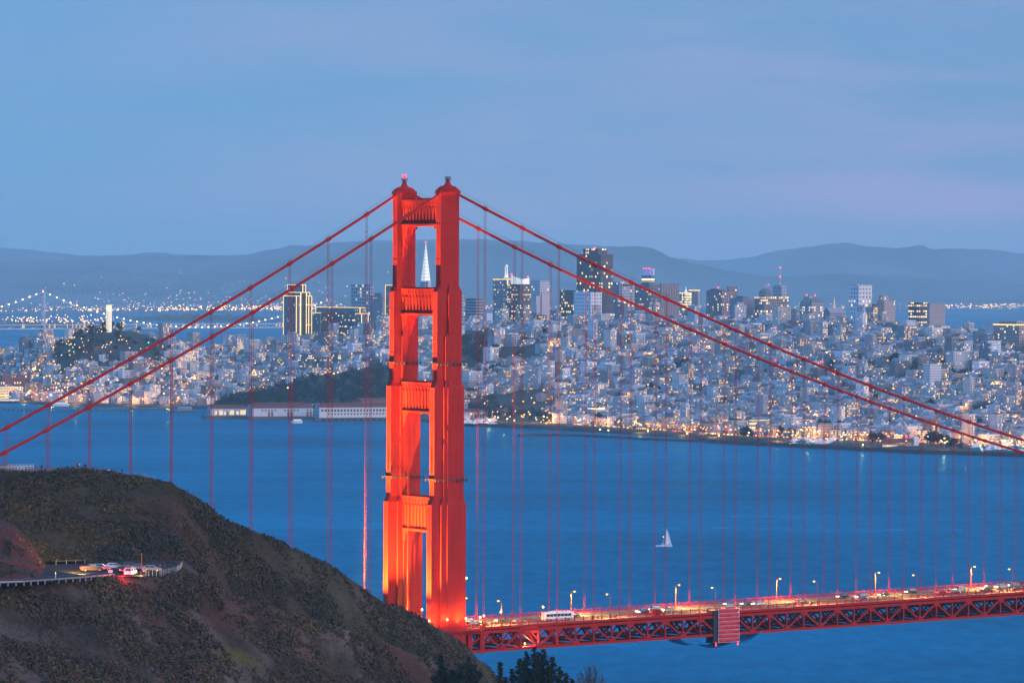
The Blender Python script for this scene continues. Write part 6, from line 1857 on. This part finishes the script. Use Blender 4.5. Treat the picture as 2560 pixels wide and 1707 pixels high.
# long low red-roofed shop rows behind the sheds
tower('barracks', 'long low pale row with a red roof behind the pier sheds', 660, 672, 960, 1013, 6330, facade((.45,.38,.36), wu=5, wz=5, lit=.35, es=1.3), roofs=())
t, a, b_, h, mpp = tower('barracks', 'red-roofed hall on the bank above the two-storey pier shed', 880, 905, 985, 1006, 6360, facade((.30,.14,.13), lit=.15)); k = MB(); k.box((0,0,h+1),(a,b_,h+6), taper=(.5, b_*.45)); k.build('roof', M_ROOFRED, t)
# shoreline buildings at right
def clubhouse(label, pl, pr, ytop, ybase, Y, red=True, lit=.6):
    t, a, b_, h, mpp = tower('clubhouse', label, pl, pl+4, pr, ytop, Y, facade((.34,.27,.25), (.05,.05,.06), 3.4, 3.8, .7, .55, lit, (1,.66,.26), 1.7))
    k = MB(); k.box((-2, -2, h+.9), (a+2, b_+2, h+6), taper=(4, b_*.45)); k.build('roof', M_ROOFRED if red else M_ROOFGREY, t); return t, a, b_, h
t, a, b_, h = clubhouse('long red-roofed clubhouse with two rows of glowing windows on the right-hand shore', 2207, 2290, 1110, 1128, 5090)
k = MB(); k.box((a-2, -3, 0), (a+5, 4, h+8)); k.build('end_tower', M_WHITE, t)
k = MB(); k.box((a-16, -2.5, 0), (a-2, 3, h-2)); k.build('white_wing', M_WHITE, t)
t, a, b_, h, mpp = tower('harbour_hut', 'beige gabled harbour house on the sea wall at the middle shore', 1742, 1746, 1772, 1090, 5440, facade((.46,.38,.28), (.42,.35,.26), 5, 5, .3, .3, .05)); k = MB(); k.box((0,0,h),(a,b_,h+4.5), taper=(a*.48, .1)); k.build('roof', facade((.46,.38,.28)), t)
tower('shop', 'low shop with a blazing yellow front at the edge of the lawn', 1470, 1476, 1522, 1022, 5960, facade((.55,.48,.36), (.5,.45,.3), 4, 9, .8, .75, .95, (1,.74,.30), 2.4))
tower('theatre', 'lit orange building with stacked glowing rows behind the lawn', 1874, 1880, 1926, 1052, 5460, facade((.42,.28,.16), (.4,.3,.2), 90, 5.0, 1, .5, .95, (1,.56,.14), 1.5))
tower('theatre', 'low wide hall with a dark roof behind the boat harbour', 2040, 2046, 2086, 1064, 5330, facade((.33,.27,.28), lit=.1), roofs=((.05,.95,.05,.95,6),))
tower('lit_terrace', 'yellow-lit two-storey house left of the wide dark-roofed hall', 2004, 2010, 2040, 1068, 5320, facade((.48,.36,.22), lit=.6, es=2))
tower('lit_terrace', 'glowing square lit building at the right edge of the shore', 2504, 2508, 2524, 1092, 5120, facade((.55,.42,.22), (.5,.4,.2), 4, 4, .8, .8, .9, (1,.62,.2), 2))
tower('field_house', 'long plain pinkish-white school wall under the lower cable at right', 2080, 2088, 2222, 1012, 5770, facade((.52,.49,.50), (.48,.45,.46), 9, 9, .2, .2, .0))
tower('field_house', 'long white hall with a row of dark windows right of the plain school wall', 2224, 2232, 2394, 1007, 5700, facade((.60,.61,.64), wu=4, wz=4.6, fu=.45, lit=.04))
tower('floodlit_hall', 'brightly floodlit long hall above the dark trees in the middle flat', 1850, 1860, 1985, 992, 5990, facade((.50,.42,.32), (.06,.05,.05), 3.2, 3.6, .6, .5, .5, (1,.60,.22), 2.0))
tower('brick_hall', 'long dark red brick hall near the left waterfront', 0, 6, 70, 938, 6950, facade((.20,.08,.08), (.05,.04,.05), 5, 5, .4, .5, .2)); tower('brick_hall', 'lower red brick hall right of the left-hand one at the waterfront', 125, 130, 200, 968, 6800, facade((.20,.09,.08), (.05,.04,.05), 5, 4.5, .4, .5, .35, es=2)); tower('brick_hall', 'red brick row with lit windows in front of the dark trees at left', 200, 206, 330, 975, 6780, facade((.19,.09,.08), (.05,.04,.05), 4, 4.5, .5, .5, .25))
tower('lit_terrace', 'blazing yellow lit shop row at the far left waterfront', -20, -14, 52, 968, 6880, facade((.55,.45,.28), (.5,.42,.25), 90, 4, 1, .5, .95, (1,.62,.2), 1.1)); tower('pale_shed', 'pale lit wharf shed at the left waterfront', 50, 56, 125, 983, 6830, facade((.55,.47,.36), (.5,.42,.3), 7, 6, .6, .6, .3, (1,.7,.3), 1.6))
tower('white_tower_block', 'white block of flats in front of the distant bridge tower at far left', 83, 98, 114, 838, 7200, facade((.55,.58,.62), wu=4, wz=3.6, lit=.3), blocks=((.1,.5,.2,.7,8),))

# boats
def boat_proto(name, L_, mast_h, cabin, sails=None):
    t = thing(name, '', 'boat')
    k = MB(); n = 7; w = L_*.15; vs = []
    for z, f in ((0, .72), (L_*.10, 1.0)):
        for i in range(n+1): x = -L_/2+L_*i/n; q = w*f*(1-max(0, (i/n-.35)/.65)**2.2); vs.append((x+(z*.5 if i == n else 0), -q, z))
        for i in range(n, -1, -1): x = -L_/2+L_*i/n; q = w*f*(1-max(0, (i/n-.35)/.65)**2.2); vs.append((x+(z*.5 if i == n else 0), q, z))
    m_ = 2*(n+1); k.mesh(vs, [tuple(range(m_))[::-1], tuple(range(m_, 2*m_))]+[(i, (i+1) % m_, m_+(i+1) % m_, m_+i) for i in range(m_)]); k.build('hull', M_WHITE, t)
    k = MB(); k.box((-L_*.22, -w*.6, L_*.1), (L_*.16, w*.6, L_*.1+cabin), taper=(.3, .15)); k.build('cabin', M_WHITE, t)
    if mast_h: 
        k = MB(); k.tube([(L_*.06, 0, L_*.1), (L_*.06, 0, mast_h)], [.14, .08], 5); k.tube([(L_*.06, 0, L_*.2), (-L_*.34, 0, L_*.2)], .09, 5); k.build('mast', M_STEEL, t)
    return t
sb = boat_proto('moored_sailboat', 11, 15, 1.0); mbt = boat_proto('moored_motorboat', 12, 0, 2.2)
rb_ = random.Random(9)
first = {0: True, 1: True}
def put_boat(px, Y, lab, grp, sail, z=.0, rz=None):
    pr_ = sb if sail else mbt; k = 0 if sail else 1
    loc = Vector(((px-1280)/F*Y, Y, z)); rz = rb_.choice((GA, GA+math.pi, GA+.3)) if rz is None else rz
    if first[k]: o = pr_; o.location = loc; o.rotation_euler = (0, 0, rz); first[k] = False
    else: o = dup(pr_, loc, rz)
    o['label'] = lab; o['group'] = grp
def harbour(px0, px1, y0, y1, n, lab, grp):
    for i in range(n):
        px = rb_.uniform(px0, px1); py = rb_.uniform(y0, y1); P_ = gnd(px, py, 3.6)
        put_boat(px, P_.y, lab if i % 3 else lab.replace('bare mast', 'low cabin'), grp, i % 3 != 0, 3.7)
harbour(1160, 1238, 1050, 1060, 34, 'white boat with bare mast in the crowded harbour right of the bridge tower', 'boats in the harbour by the bridge tower')
harbour(1980, 2110, 1094, 1110, 40, 'white boat with bare mast in the harbour behind the right-hand sea wall', 'boats in the right-hand harbour')
harbour(2430, 2560, 1112, 1128, 22, 'white boat with bare mast moored at the far right shore', 'boats at the far right shore')
# harbour basins the boats float in (water in the shore land)
for pts in ([(1150,1058),(1238,1060),(1234,1049),(1150,1048)], [(1976,1108),(2112,1111),(2110,1096),(1980,1094)], [(2430,1126),(2600,1129),(2600,1113),(2430,1112)]):
    mb = MB(); mb.face([gnd(x, y, 3.66) for x, y in pts]); tag(mb.build('harbour_water', bpy.data.materials['bay_water']), kind='structure')
# ferries and old ships at the left waterfront
def ship(name, label, px, py, L_, decks, rz, masts=0, hullm=None):
    P_ = gnd(px, py, 0); t = thing(name, label, 'ship', P_, rz)
    k = MB(); w = L_*.13
    k.mesh([(-L_/2, -w, -.5), (L_*.38, -w, -.5), (L_*.5, 0, -.5), (L_*.38, w, -.5), (-L_/2, w, -.5), (-L_/2-.5, -w*1.05, 3), (L_*.40, -w*1.05, 3), (L_*.54, 0, 4), (L_*.40, w*1.05, 3), (-L_/2-.5, w*1.05, 3)],
           [(4,3,2,1,0), (5,6,7,8,9), (0,1,6,5), (1,2,7,6), (2,3,8,7), (3,4,9,8), (4,0,5,9)]); k.build('hull', hullm or M_WHITE, t)
    for d in range(decks):
        k = MB(); k.box((-L_*.42+d*2, -w*.85, 3+d*2.8), (L_*.30-d*3, w*.85, 5.6+d*2.8)); dk = k.build('deckhouse', M_WHITE, t)
        k = MB(); k.box((-L_*.40+d*2, -w*.87, 3.9+d*2.8), (L_*.28-d*3, w*.87, 4.9+d*2.8)); k.build('window_band', lamp_mat('lit_deck_windows', (1,.75,.4), 1.1) if d == 0 else M_GLASS, dk)
    for i in range(masts):
        k = MB(); x = -L_*.3+i*L_*.3; k.tube([(x, 0, 3), (x, 0, 3+L_*.5)], [.5, .2], 6); k.build('mast', M_STEEL, t)
    return t
ship('ferry', 'big white ferry moored behind the long pier at left', 245, 1003, 52, 3, .15); ship('ferry', 'smaller blue-white ferry moored left of the big one', 203, 1002, 40, 2, .2)
ship('tall_ship', 'old dark-hulled ship with bare masts at the left edge of the waterfront', 20, 1007, 56, 1, .2, 3, M_BLACK)
ship('motor_yacht', 'small white motor boat running in front of the middle pier shed with a short wake', 742, 1058, 15, 1, math.pi-.05)
mb = MB()
P_ = gnd(742, 1058.5, .05); mb.face([P_+Vector((8, -.7, .02)), P_+Vector((48, -2.2, .02)), P_+Vector((48, 2.2, .02)), P_+Vector((8, .7, .02))]); tag(mb.build('wake', mat('wake_foam', (.45,.55,.62), rough=.8)), kind='structure')
ship('excursion_boat', 'white boat moving behind the long pier between two bridge cables', 150, 1015, 26, 2, math.pi)
# sailing boat
P_ = gnd(1660, 1366, 0); t = thing('sailboat', 'sailing yacht with one tall white sail on the open water', 'sailboat', P_, math.pi+.12)
k = MB(); L_ = 13.0; hp_ = boat_proto('yacht_hull', L_, 0, .5)
for ch in list(hp_.children): ch.parent = t
bpy.data.objects.remove(hp_)
k = MB(); k.tube([(-1.0, 0, 1), (-1.9, 0, 14.2)], [.13, .08], 6); k.tube([(-1.1, 0, 2.0), (-6.2, 0, 1.9)], .1, 5); k.build('mast', M_STEEL, t)
k = MB(); n = 10; vs = []
for side in (0, .05):
    for j in range(n+1):
        f = j/n; x0 = -1.1-.85*f; wd_ = 4.6*(1-f)**.72*1.0+.25
        for i in range(5):
            u = i/4; vs.append((x0-wd_*u, -.55*math.sin(math.pi*u)*(1-f*.6)+side, 2.1+11.8*f))
fs = [(j*5+i, j*5+i+1, (j+1)*5+i+1, (j+1)*5+i) for j in range(n) for i in range(4)]
N_ = 5*(n+1); k.mesh(vs, fs+[(d+N_, c+N_, b2+N_, a2+N_) for a2, b2, c, d in fs]); k.build('mainsail', mat('sailcloth', (.70,.74,.78), rough=.8), t, smooth=True)
k = MB(); vs = [(2.6, 0, 1.4), (-.6, -.25, 1.6), (-1.5, 0, 10.5)]; k.mesh(vs+[(v[0], v[1]+.05, v[2]) for v in vs], [(0,1,2), (5,4,3)]); k.build('jib', mat('grey_jib', (.16,.24,.34), rough=.8), t)
k = MB(); k.ball((.5, -.3, 8.0), .32); k.build('masthead_lamp', lamp_mat('white_nav_lamp', (1,.8,.5), 6), t); k = MB(); k.ball((-6.2, -.5, 1.9), .3); k.build('starboard_lamp', lamp_mat('green_nav_lamp', (.1,1,.75), 5), t)

t.scale = (.9, .9, .9)
# ================================================================ city lamps
rpl = random.Random(77)
def glow(px, Y, w, dz=7.5, col=(1, .40, .07)):
    l = bpy.data.lights.new('street_light', 'POINT'); l.energy = w*E; l.color = col; l.shadow_soft_size = .5
    o = bpy.data.objects.new('street_light', l); COL.objects.link(o); o.location = cpt(px, 0, Y)+Vector((0, 0, dz))
for px in range(1190, 2580, 34):
    Y = max(float(np.interp(px, [g[0] for g in GREEN_Y], [g[1] for g in GREEN_Y])), interp(px, CITY)[0]+60)-10
    
    if rpl.random() < .8: glow(px+rpl.uniform(-14, 14), Y+rpl.uniform(-5, 3), rpl.choice((5000, 9000, 14000, 24000)))
for px in range(4, 480, 26): glow(px, interp(px, CITY)[0]+rpl.uniform(40, 130), rpl.choice((4000, 8000, 16000)))
for i in range(70):
    px = rpl.uniform(0, 2560); Ys, Yf, Yb, zt = interp(px, CITY)
    if 500 < px < 1010: continue
    glow(px, Yf+rpl.uniform(-.2, .8)*(Yb-Yf), rpl.uniform(3000, 11000), 11)
for px in (1223, 1600, 1707, 1782, 1942, 2021, 2157, 2362, 60, 130, 190, 330, 420): glow(px, interp(px, CITY)[0]+3, 26000, 6)
ML = [lamp_mat('sodium_street_light', (1,.33,.035), 4.2), lamp_mat('warm_street_light', (1,.50,.12), 3.6), lamp_mat('white_street_light', (.95,.95,1), 1.8), lamp_mat('green_signal', (.1,1,.6), 3), lamp_mat('red_signal', (1,.06,.05), 3)]
rl_ = random.Random(31)
mb = MB()
def light(px, Y, dz, r, mi):
    if any(a < px < c and d < Y < e for a, c, d, e in KEEPOUT[:1]) and r < 1.35: return
    if 1150 < px < 1420 and 5880 < Y < 6330 and r < 1.2 and rl_.random() < .72: return
    p = cpt(px, 0, Y); mb.ball(p+Vector((0, 0, dz)), r, mi)
for i in range(1500):      # lamps strung along the streets
    p = EX*(2200+112*rl_.randrange(0, 42)+8+rl_.uniform(-4, 4))+EY*rl_.uniform(3000, 7600)
    px = pxcol(p.x, p.y)
    if not (0 < px < 2560): continue
    Ys, Yf, Yb, zt = interp(px, CITY)
    if not (Yf-150 < p.y < Yb+30) or blocked(px, p.y): continue
    light(px, p.y, rl_.uniform(8.5, 11), rl_.uniform(.6, 1.15), rl_.choice((0, 0, 0, 0, 1)))
for i in range(1100):
    px = rl_.uniform(0, 2560); Ys, Yf, Yb, zt = interp(px, CITY)
    Y = Yf+(rl_.random()**1.1)*(Yb-Yf)
    light(px, Y, rl_.uniform(7, 13), rl_.uniform(.5, 1.1), rl_.choice((0, 0, 0, 1, 1, 1, 2)))
for i in range(230):     # cars and lamps on the shore drive
    px = rl_.uniform(1430, 2400); Y = max(float(np.interp(px, [g[0] for g in GREEN_Y], [g[1] for g in GREEN_Y])), interp(px, CITY)[0]+60)-14+rl_.uniform(-6, 6)
    light(px, Y, rl_.choice((.8, .8, .8, 7)), rl_.uniform(.5, 1.0), rl_.choice((0, 1, 1, 4, 0)))
for i in range(620):     # bright street level along the flat
    px = rl_.uniform(0, 2560); Ys, Yf, Yb, zt = interp(px, CITY)
    if 480 < px < 1000: continue
    Y = Ys+rl_.uniform(30, 420)
    light(px, Y, rl_.uniform(5, 11), rl_.uniform(.6, 1.3), rl_.choice((0, 0, 0, 1, 1, 2, 4) if rl_.random() < .9 else (3, 2)))
for i in range(120):
    px = rl_.uniform(0, 130) if i < 70 else rl_.uniform(130, 470); Ys = interp(px, CITY)[0]
    light(px, Ys+rl_.uniform(20, 260), rl_.uniform(4, 16), rl_.uniform(.8, 1.6), rl_.choice((0, 0, 1, 1, 2, 4)))
for px, Y, dz, r, mi in ((1398,6280,6,1.6,0),(1360,6290,6,1.4,0),(1480,6300,6,1.6,0),(1350,6420,6,1.6,0),(1336,6200,5,1.3,0),(1420,6230,5,1.2,0),(720,6500,24,1.4,1),(835,6600,26,1.6,0),(845,6600,27,1.4,0),(905,6550,30,1.2,0),(640,6480,22,1,1)):
    light(px, Y, dz, r, mi)
for i in range(46):      # lit quay and promenade lamps with their reflections
    px = rl_.choice((rl_.uniform(1160, 1420), rl_.uniform(1700, 2560), rl_.uniform(0, 470))); Ys = interp(px, CITY)[0]
    light(px, Ys+rl_.uniform(4, 40), rl_.uniform(4, 8), rl_.uniform(.7, 1.2), rl_.choice((0, 0, 1)))
tag(mb.build('city_lights', ML), 'countless small street and porch lamps scattered through the city', 'lights', kind='stuff')
# tall lamps along the lawn and the lit parking by the harbour
lp2 = thing('promenade_lamp', '', 'street lamp')
k = MB(); k.tube([(0,0,0), (0,0,8.5)], [.16, .1], 6); k.build('post', M_GREY, lp2); k = MB(); k.ball((0, 0, 9.0), 1.0); k.build('globe', M_LAMPW, lp2)
LPX = [(1346,1026),(1357,1024),(1369,1026),(1390,1030),(1413,1028),(1417,1024),(1437,1034),(1455,1020),(1245,1050),(1268,1054),(1286,1058),(1224,1058),(1500,1082),(1521,1084),(1620,1086),(1718,1092),(1782,1092),(1797,1098),(1872,1090),(1942,1094),(2021,1098),(2104,1100),(2167,1086),(2157,1122),(2362,1116),(2530,1112)]
for i, (px, py) in enumerate(LPX):
    P_ = gnd(px, py+10, 3.6); o = lp2 if i == 0 else dup(lp2)
    o.location = P_
    place = 'on the grassy bank right of the bridge tower' if i < 8 else 'beside the crowded harbour' if i < 12 else 'along the edge of the lawn' if i < 16 else 'on the right-hand shore'
    tag(o, 'warm glowing lamp on a thin post '+place, 'street lamp', 'lamps along the shore')
# lit tree-shaped string of bulbs
P_ = cpt(635, 0, 6700); t = thing('light_cone', 'triangle of light strings shaped like a small tree above the wood', 'decoration', P_)
z1 = at(635, 922, 6700).z-P_.z; z0 = at(635, 938, 6700).z-P_.z
k = MB(); k.tube([(0,0,0), (0,0,z1)], .3, 5); k.build('pole', M_GREY, t)
k = MB()
for q in range(8): a_ = q*math.pi/4; k.bar((0,0,z1), (4.5*math.cos(a_), 4.5*math.sin(a_), z0), .5)
k.lathe([(4.5, z0), (4.5, z0+.6)], 12); k.build('bulb_string', M_OUTLINE, t)

# ================================================================ far lights, far bridge
FL = [lamp_mat('far_sodium_light', (1,.36,.08), 7), lamp_mat('far_warm_light', (1,.56,.2), 6.5), lamp_mat('far_white_light', (.9,.95,1), 2.6)]
mb = MB()
rid = RID_FRONT
def hill_pt(px, t):
    ys = interp(px, SHORE_F)[0]; Y = ys+(32500-ys)*t; pyr = interp(px, rid)[0]; c = at(px, pyr, 32500)
    z = 2+(c.z-2)*(max(0, (t-.18)/.82))**1.7
    return Vector(((px-1280)/F*Y, Y, z))
for i in range(900):
    u = rl_.random()
    px = rl_.gauss(620, 330) if u < .72 else rl_.uniform(0, 2560)
    if px < -20 or px > 2580: continue
    t = min(.75, abs(rl_.gauss(0, .26)))
    if px > 1100 and t > .35: t *= .4
    p = hill_pt(px, t)+Vector((0, 0, 14+26*t)); s = rl_.uniform(1.3, 3.0)*(1.25 if t < .1 else 1)
    mb.ball(p, s, rl_.choice((0, 0, 0, 1, 1, 2)))
for i in range(260):     # the strip of port and shore lights
    px = rl_.choice((rl_.uniform(360, 1000), rl_.uniform(2360, 2570), rl_.gauss(620, 120), rl_.uniform(2240, 2570)))
    p = hill_pt(px, rl_.uniform(0, .03))+Vector((0, 0, rl_.uniform(8, 40))); mb.ball(p, rl_.uniform(1.8, 3.6), rl_.choice((0, 1, 1, 2)))
tag(mb.build('far_shore_lights', FL), 'countless tiny lights on the far shore and lower hills', 'lights', kind='stuff')
# port on the near island shore behind the far bridge at left
mb = MB(); md_ = MB(); rp_ = random.Random(2)
for i in range(150):
    px = rp_.uniform(-20, 265)+ (rp_.uniform(0, 60) if i % 4 == 0 else 0); P_ = at(px, rp_.gauss(803, 7), 17500); P_.z = max(4, P_.z); mb.ball(P_, rp_.uniform(1.4, 3.0), rp_.choice((0, 0, 1)))
tag(mb.build('port_lights', FL), 'bright orange cluster of port lights behind the distant bridge at left', 'lights', kind='stuff')
def lowland(name, pts, Y, depth, zt, seed):
    k = MB(); r_ = random.Random(seed); n = 60
    for (x0, x1) in pts:
        prev = None
        for i in range(n+1):
            px = x0+(x1-x0)*i/n; X = (px-1280)/F*Y; f_ = math.sin(math.pi*i/n)**.5
            q = [Vector((X, Y, -1)), Vector((X, Y+30, zt*.55*f_*r_.uniform(.7, 1.2))), Vector((X*(1+depth*.4/Y), Y+depth*.4, zt*f_*r_.uniform(.8, 1.15))), Vector((X*(1+depth/Y), Y+depth, -1))]
            if prev:
                for a in range(3): k.face([prev[a], q[a], q[a+1], prev[a+1]], 0, (.030, .036, .030))
            prev = q
    tag(k.build(name, M_FARHILL), kind='structure')
lowland('far_point', [(310, 700)], 19500, 900, 26, 3); lowland('port_island', [(-260, 300)], 17000, 1500, 14, 4)
# the far suspension bridge
fbY = 10860
t0 = at(108, 730, fbY); M_FARST = mat('far_bridge_steel', (.50,.52,.54), rough=.6)
fb = thing('distant_bridge', 'grey distant suspension bridge with strings of cable lights at far left', 'bridge', (t0.x, fbY, 0))
dirv = Vector((1, .62, 0)).normalized()
def tw(px, Y, ytop):
    k = MB(); p = at(px, ytop, Y); o = Vector((p.x, Y, 0))-fb.location; s = Vector((-.45, .9, 0)).normalized()*9
    for sg in (-1, 1):
        k.bar(o+s*sg+Vector((0,0,-2)), o+s*sg+Vector((0,0,p.z)), 4.4)
    z = 10
    while z < p.z-4:
        k.bar(o-s+Vector((0,0,z)), o+s+Vector((0,0,z+17)), 1.6); k.bar(o+s+Vector((0,0,z)), o-s+Vector((0,0,z+17)), 1.6); z += 19
    k.bar(o-s+Vector((0,0,p.z-2)), o+s+Vector((0,0,p.z-2)), 4)
    tt = k.build('bridge_tower', M_FARST, fb); k = MB(); k.ball(o+Vector((0,0,p.z+3)), 2.4); k.build('red_lamp', M_REDL, tt)
    return o, p.z
ta, za = tw(108, fbY, 730)
Yb2 = 11500; tb, zb2 = tw(818, Yb2, 752)
tc_ = ta-(tb-ta)
lights_ = []
def cat(p, zp, q, zq, sag, n=44):
    pts = []
    for i in range(n+1):
        u = i/n; z = zp+(zq-zp)*u-sag*4*u*(1-u); b2 = p.lerp(q, u); pts.append(Vector((b2.x, b2.y, z)))
    return pts
zlow = at(470, 819, (fbY+Yb2)/2).z
sg_ = (za+zb2)/2-zlow
m1 = cat(ta, za, tb, zb2, sg_); m0 = cat(tc_, za, ta, za, sg_)
for pts in (m1, m0):
    k = MB(); k.tube(pts, .55, 5); c_ = k.build('main_cable', M_FARST, fb)
    for p in pts[::1]:
        g = MB(); g.ball((0, 0, 0), 1.7); 
        if 'cl' not in B: B['cl'] = g.build('cable_lamp', lamp_mat('cable_lamp_glow', (1,.80,.40), 10), c_); B['cl'].location = p+Vector((0,0,1.6))
        else:
            o = B['cl'].copy(); COL.objects.link(o); o.parent = c_; o.location = p+Vector((0,0,1.6))
k = MB(); zd = at(108, 822, fbY).z
for a, c in ((tc_, ta), (ta, tb), (tb, tb+(tb-ta)*.6)):
    for i in range(24):
        p, q = a.lerp(c, i/24), a.lerp(c, (i+1)/24); 
        for dz in (0, 9.5): k.bar(p+Vector((0,0,zd+dz)), q+Vector((0,0,zd+dz)), 20, 1.8)
        k.bar(p+Vector((0,0,zd)), q+Vector((0,0,zd+9)), 1.2)
k.build('deck', M_FARST, fb)
k = MB(); rq = random.Random(8)
for a, c, n in ((tc_, ta, 50), (ta, tb, 80), (tb, tb+(tb-ta)*.5, 30)):
    for i in range(n):
        p = a.lerp(c, rq.random()); s = Vector((.3, -10.5, 0)); k.box(tuple(p+s+Vector((-1.2,-.5,zd+rq.choice((2.0, 2.4, 11))))), tuple(p+s+Vector((rq.uniform(2, 9),.5,zd+13))) if 0 else tuple(p+s+Vector((rq.uniform(1.0, 3), .5, zd+3.0 if rq.random() < .5 else zd+12.0))))
o = k.build('deck_lights', lamp_mat('far_deck_glow', (1,.56,.28), 1.1), fb); o['kind'] = 'stuff'

# ================================================================ the air
HZ = bpy.data.materials.new('evening_haze'); HZ.use_nodes = True
n = HZ.node_tree; n.nodes.remove(n.nodes['Principled BSDF'])
pv = n.nodes.new('ShaderNodeVolumePrincipled'); pv.inputs['Density'].default_value = HAZE_D
pv.inputs['Color'].default_value = HAZE_C; pv.inputs['Anisotropy'].default_value = 0.0
n.links.new(pv.outputs[0], n.nodes['Material Output'].inputs['Volume'])
mb = MB(); mb.box((-36000, -1200, -30), (36000, 47000, 640)); o = mb.build('haze', HZ); tag(o, kind='stuff', label='thin blue evening haze over the bay', cat='haze')
for ob in bpy.data.objects:
    if ob.type == 'MESH' and ob.name.startswith('haze'): ob.display_type = 'WIRE'

# ================================================================ labels that tell look-alikes apart by their place
ORD = ['leftmost', 'second from left', 'third from left', 'fourth from left', 'fifth from left', 'sixth from left', 'seventh from left', 'eighth from left', 'ninth from left', 'tenth from left']
for o in [q for q in bpy.data.objects if q.name.startswith('city_tree') and q.parent is None and not q.get('label')]:
    for ch in list(o.children): bpy.data.objects.remove(ch)
    bpy.data.objects.remove(o)
bpy.context.view_layer.update()
_g = {}
for o in bpy.data.objects:
    if o.parent is None and o.get('label'): _g.setdefault(o['label'], []).append(o)
for lab, os_ in _g.items():
    if not 2 <= len(os_) <= 10: continue
    w = max(len(ORD[i].split()) for i in range(len(os_)))
    if len(lab.split())+w > 16: continue
    os_.sort(key=lambda q: proj(q.matrix_world.translation)[0])
    for i, q in enumerate(os_): q['label'] = lab+', '+('rightmost' if i == len(os_)-1 else ORD[i])
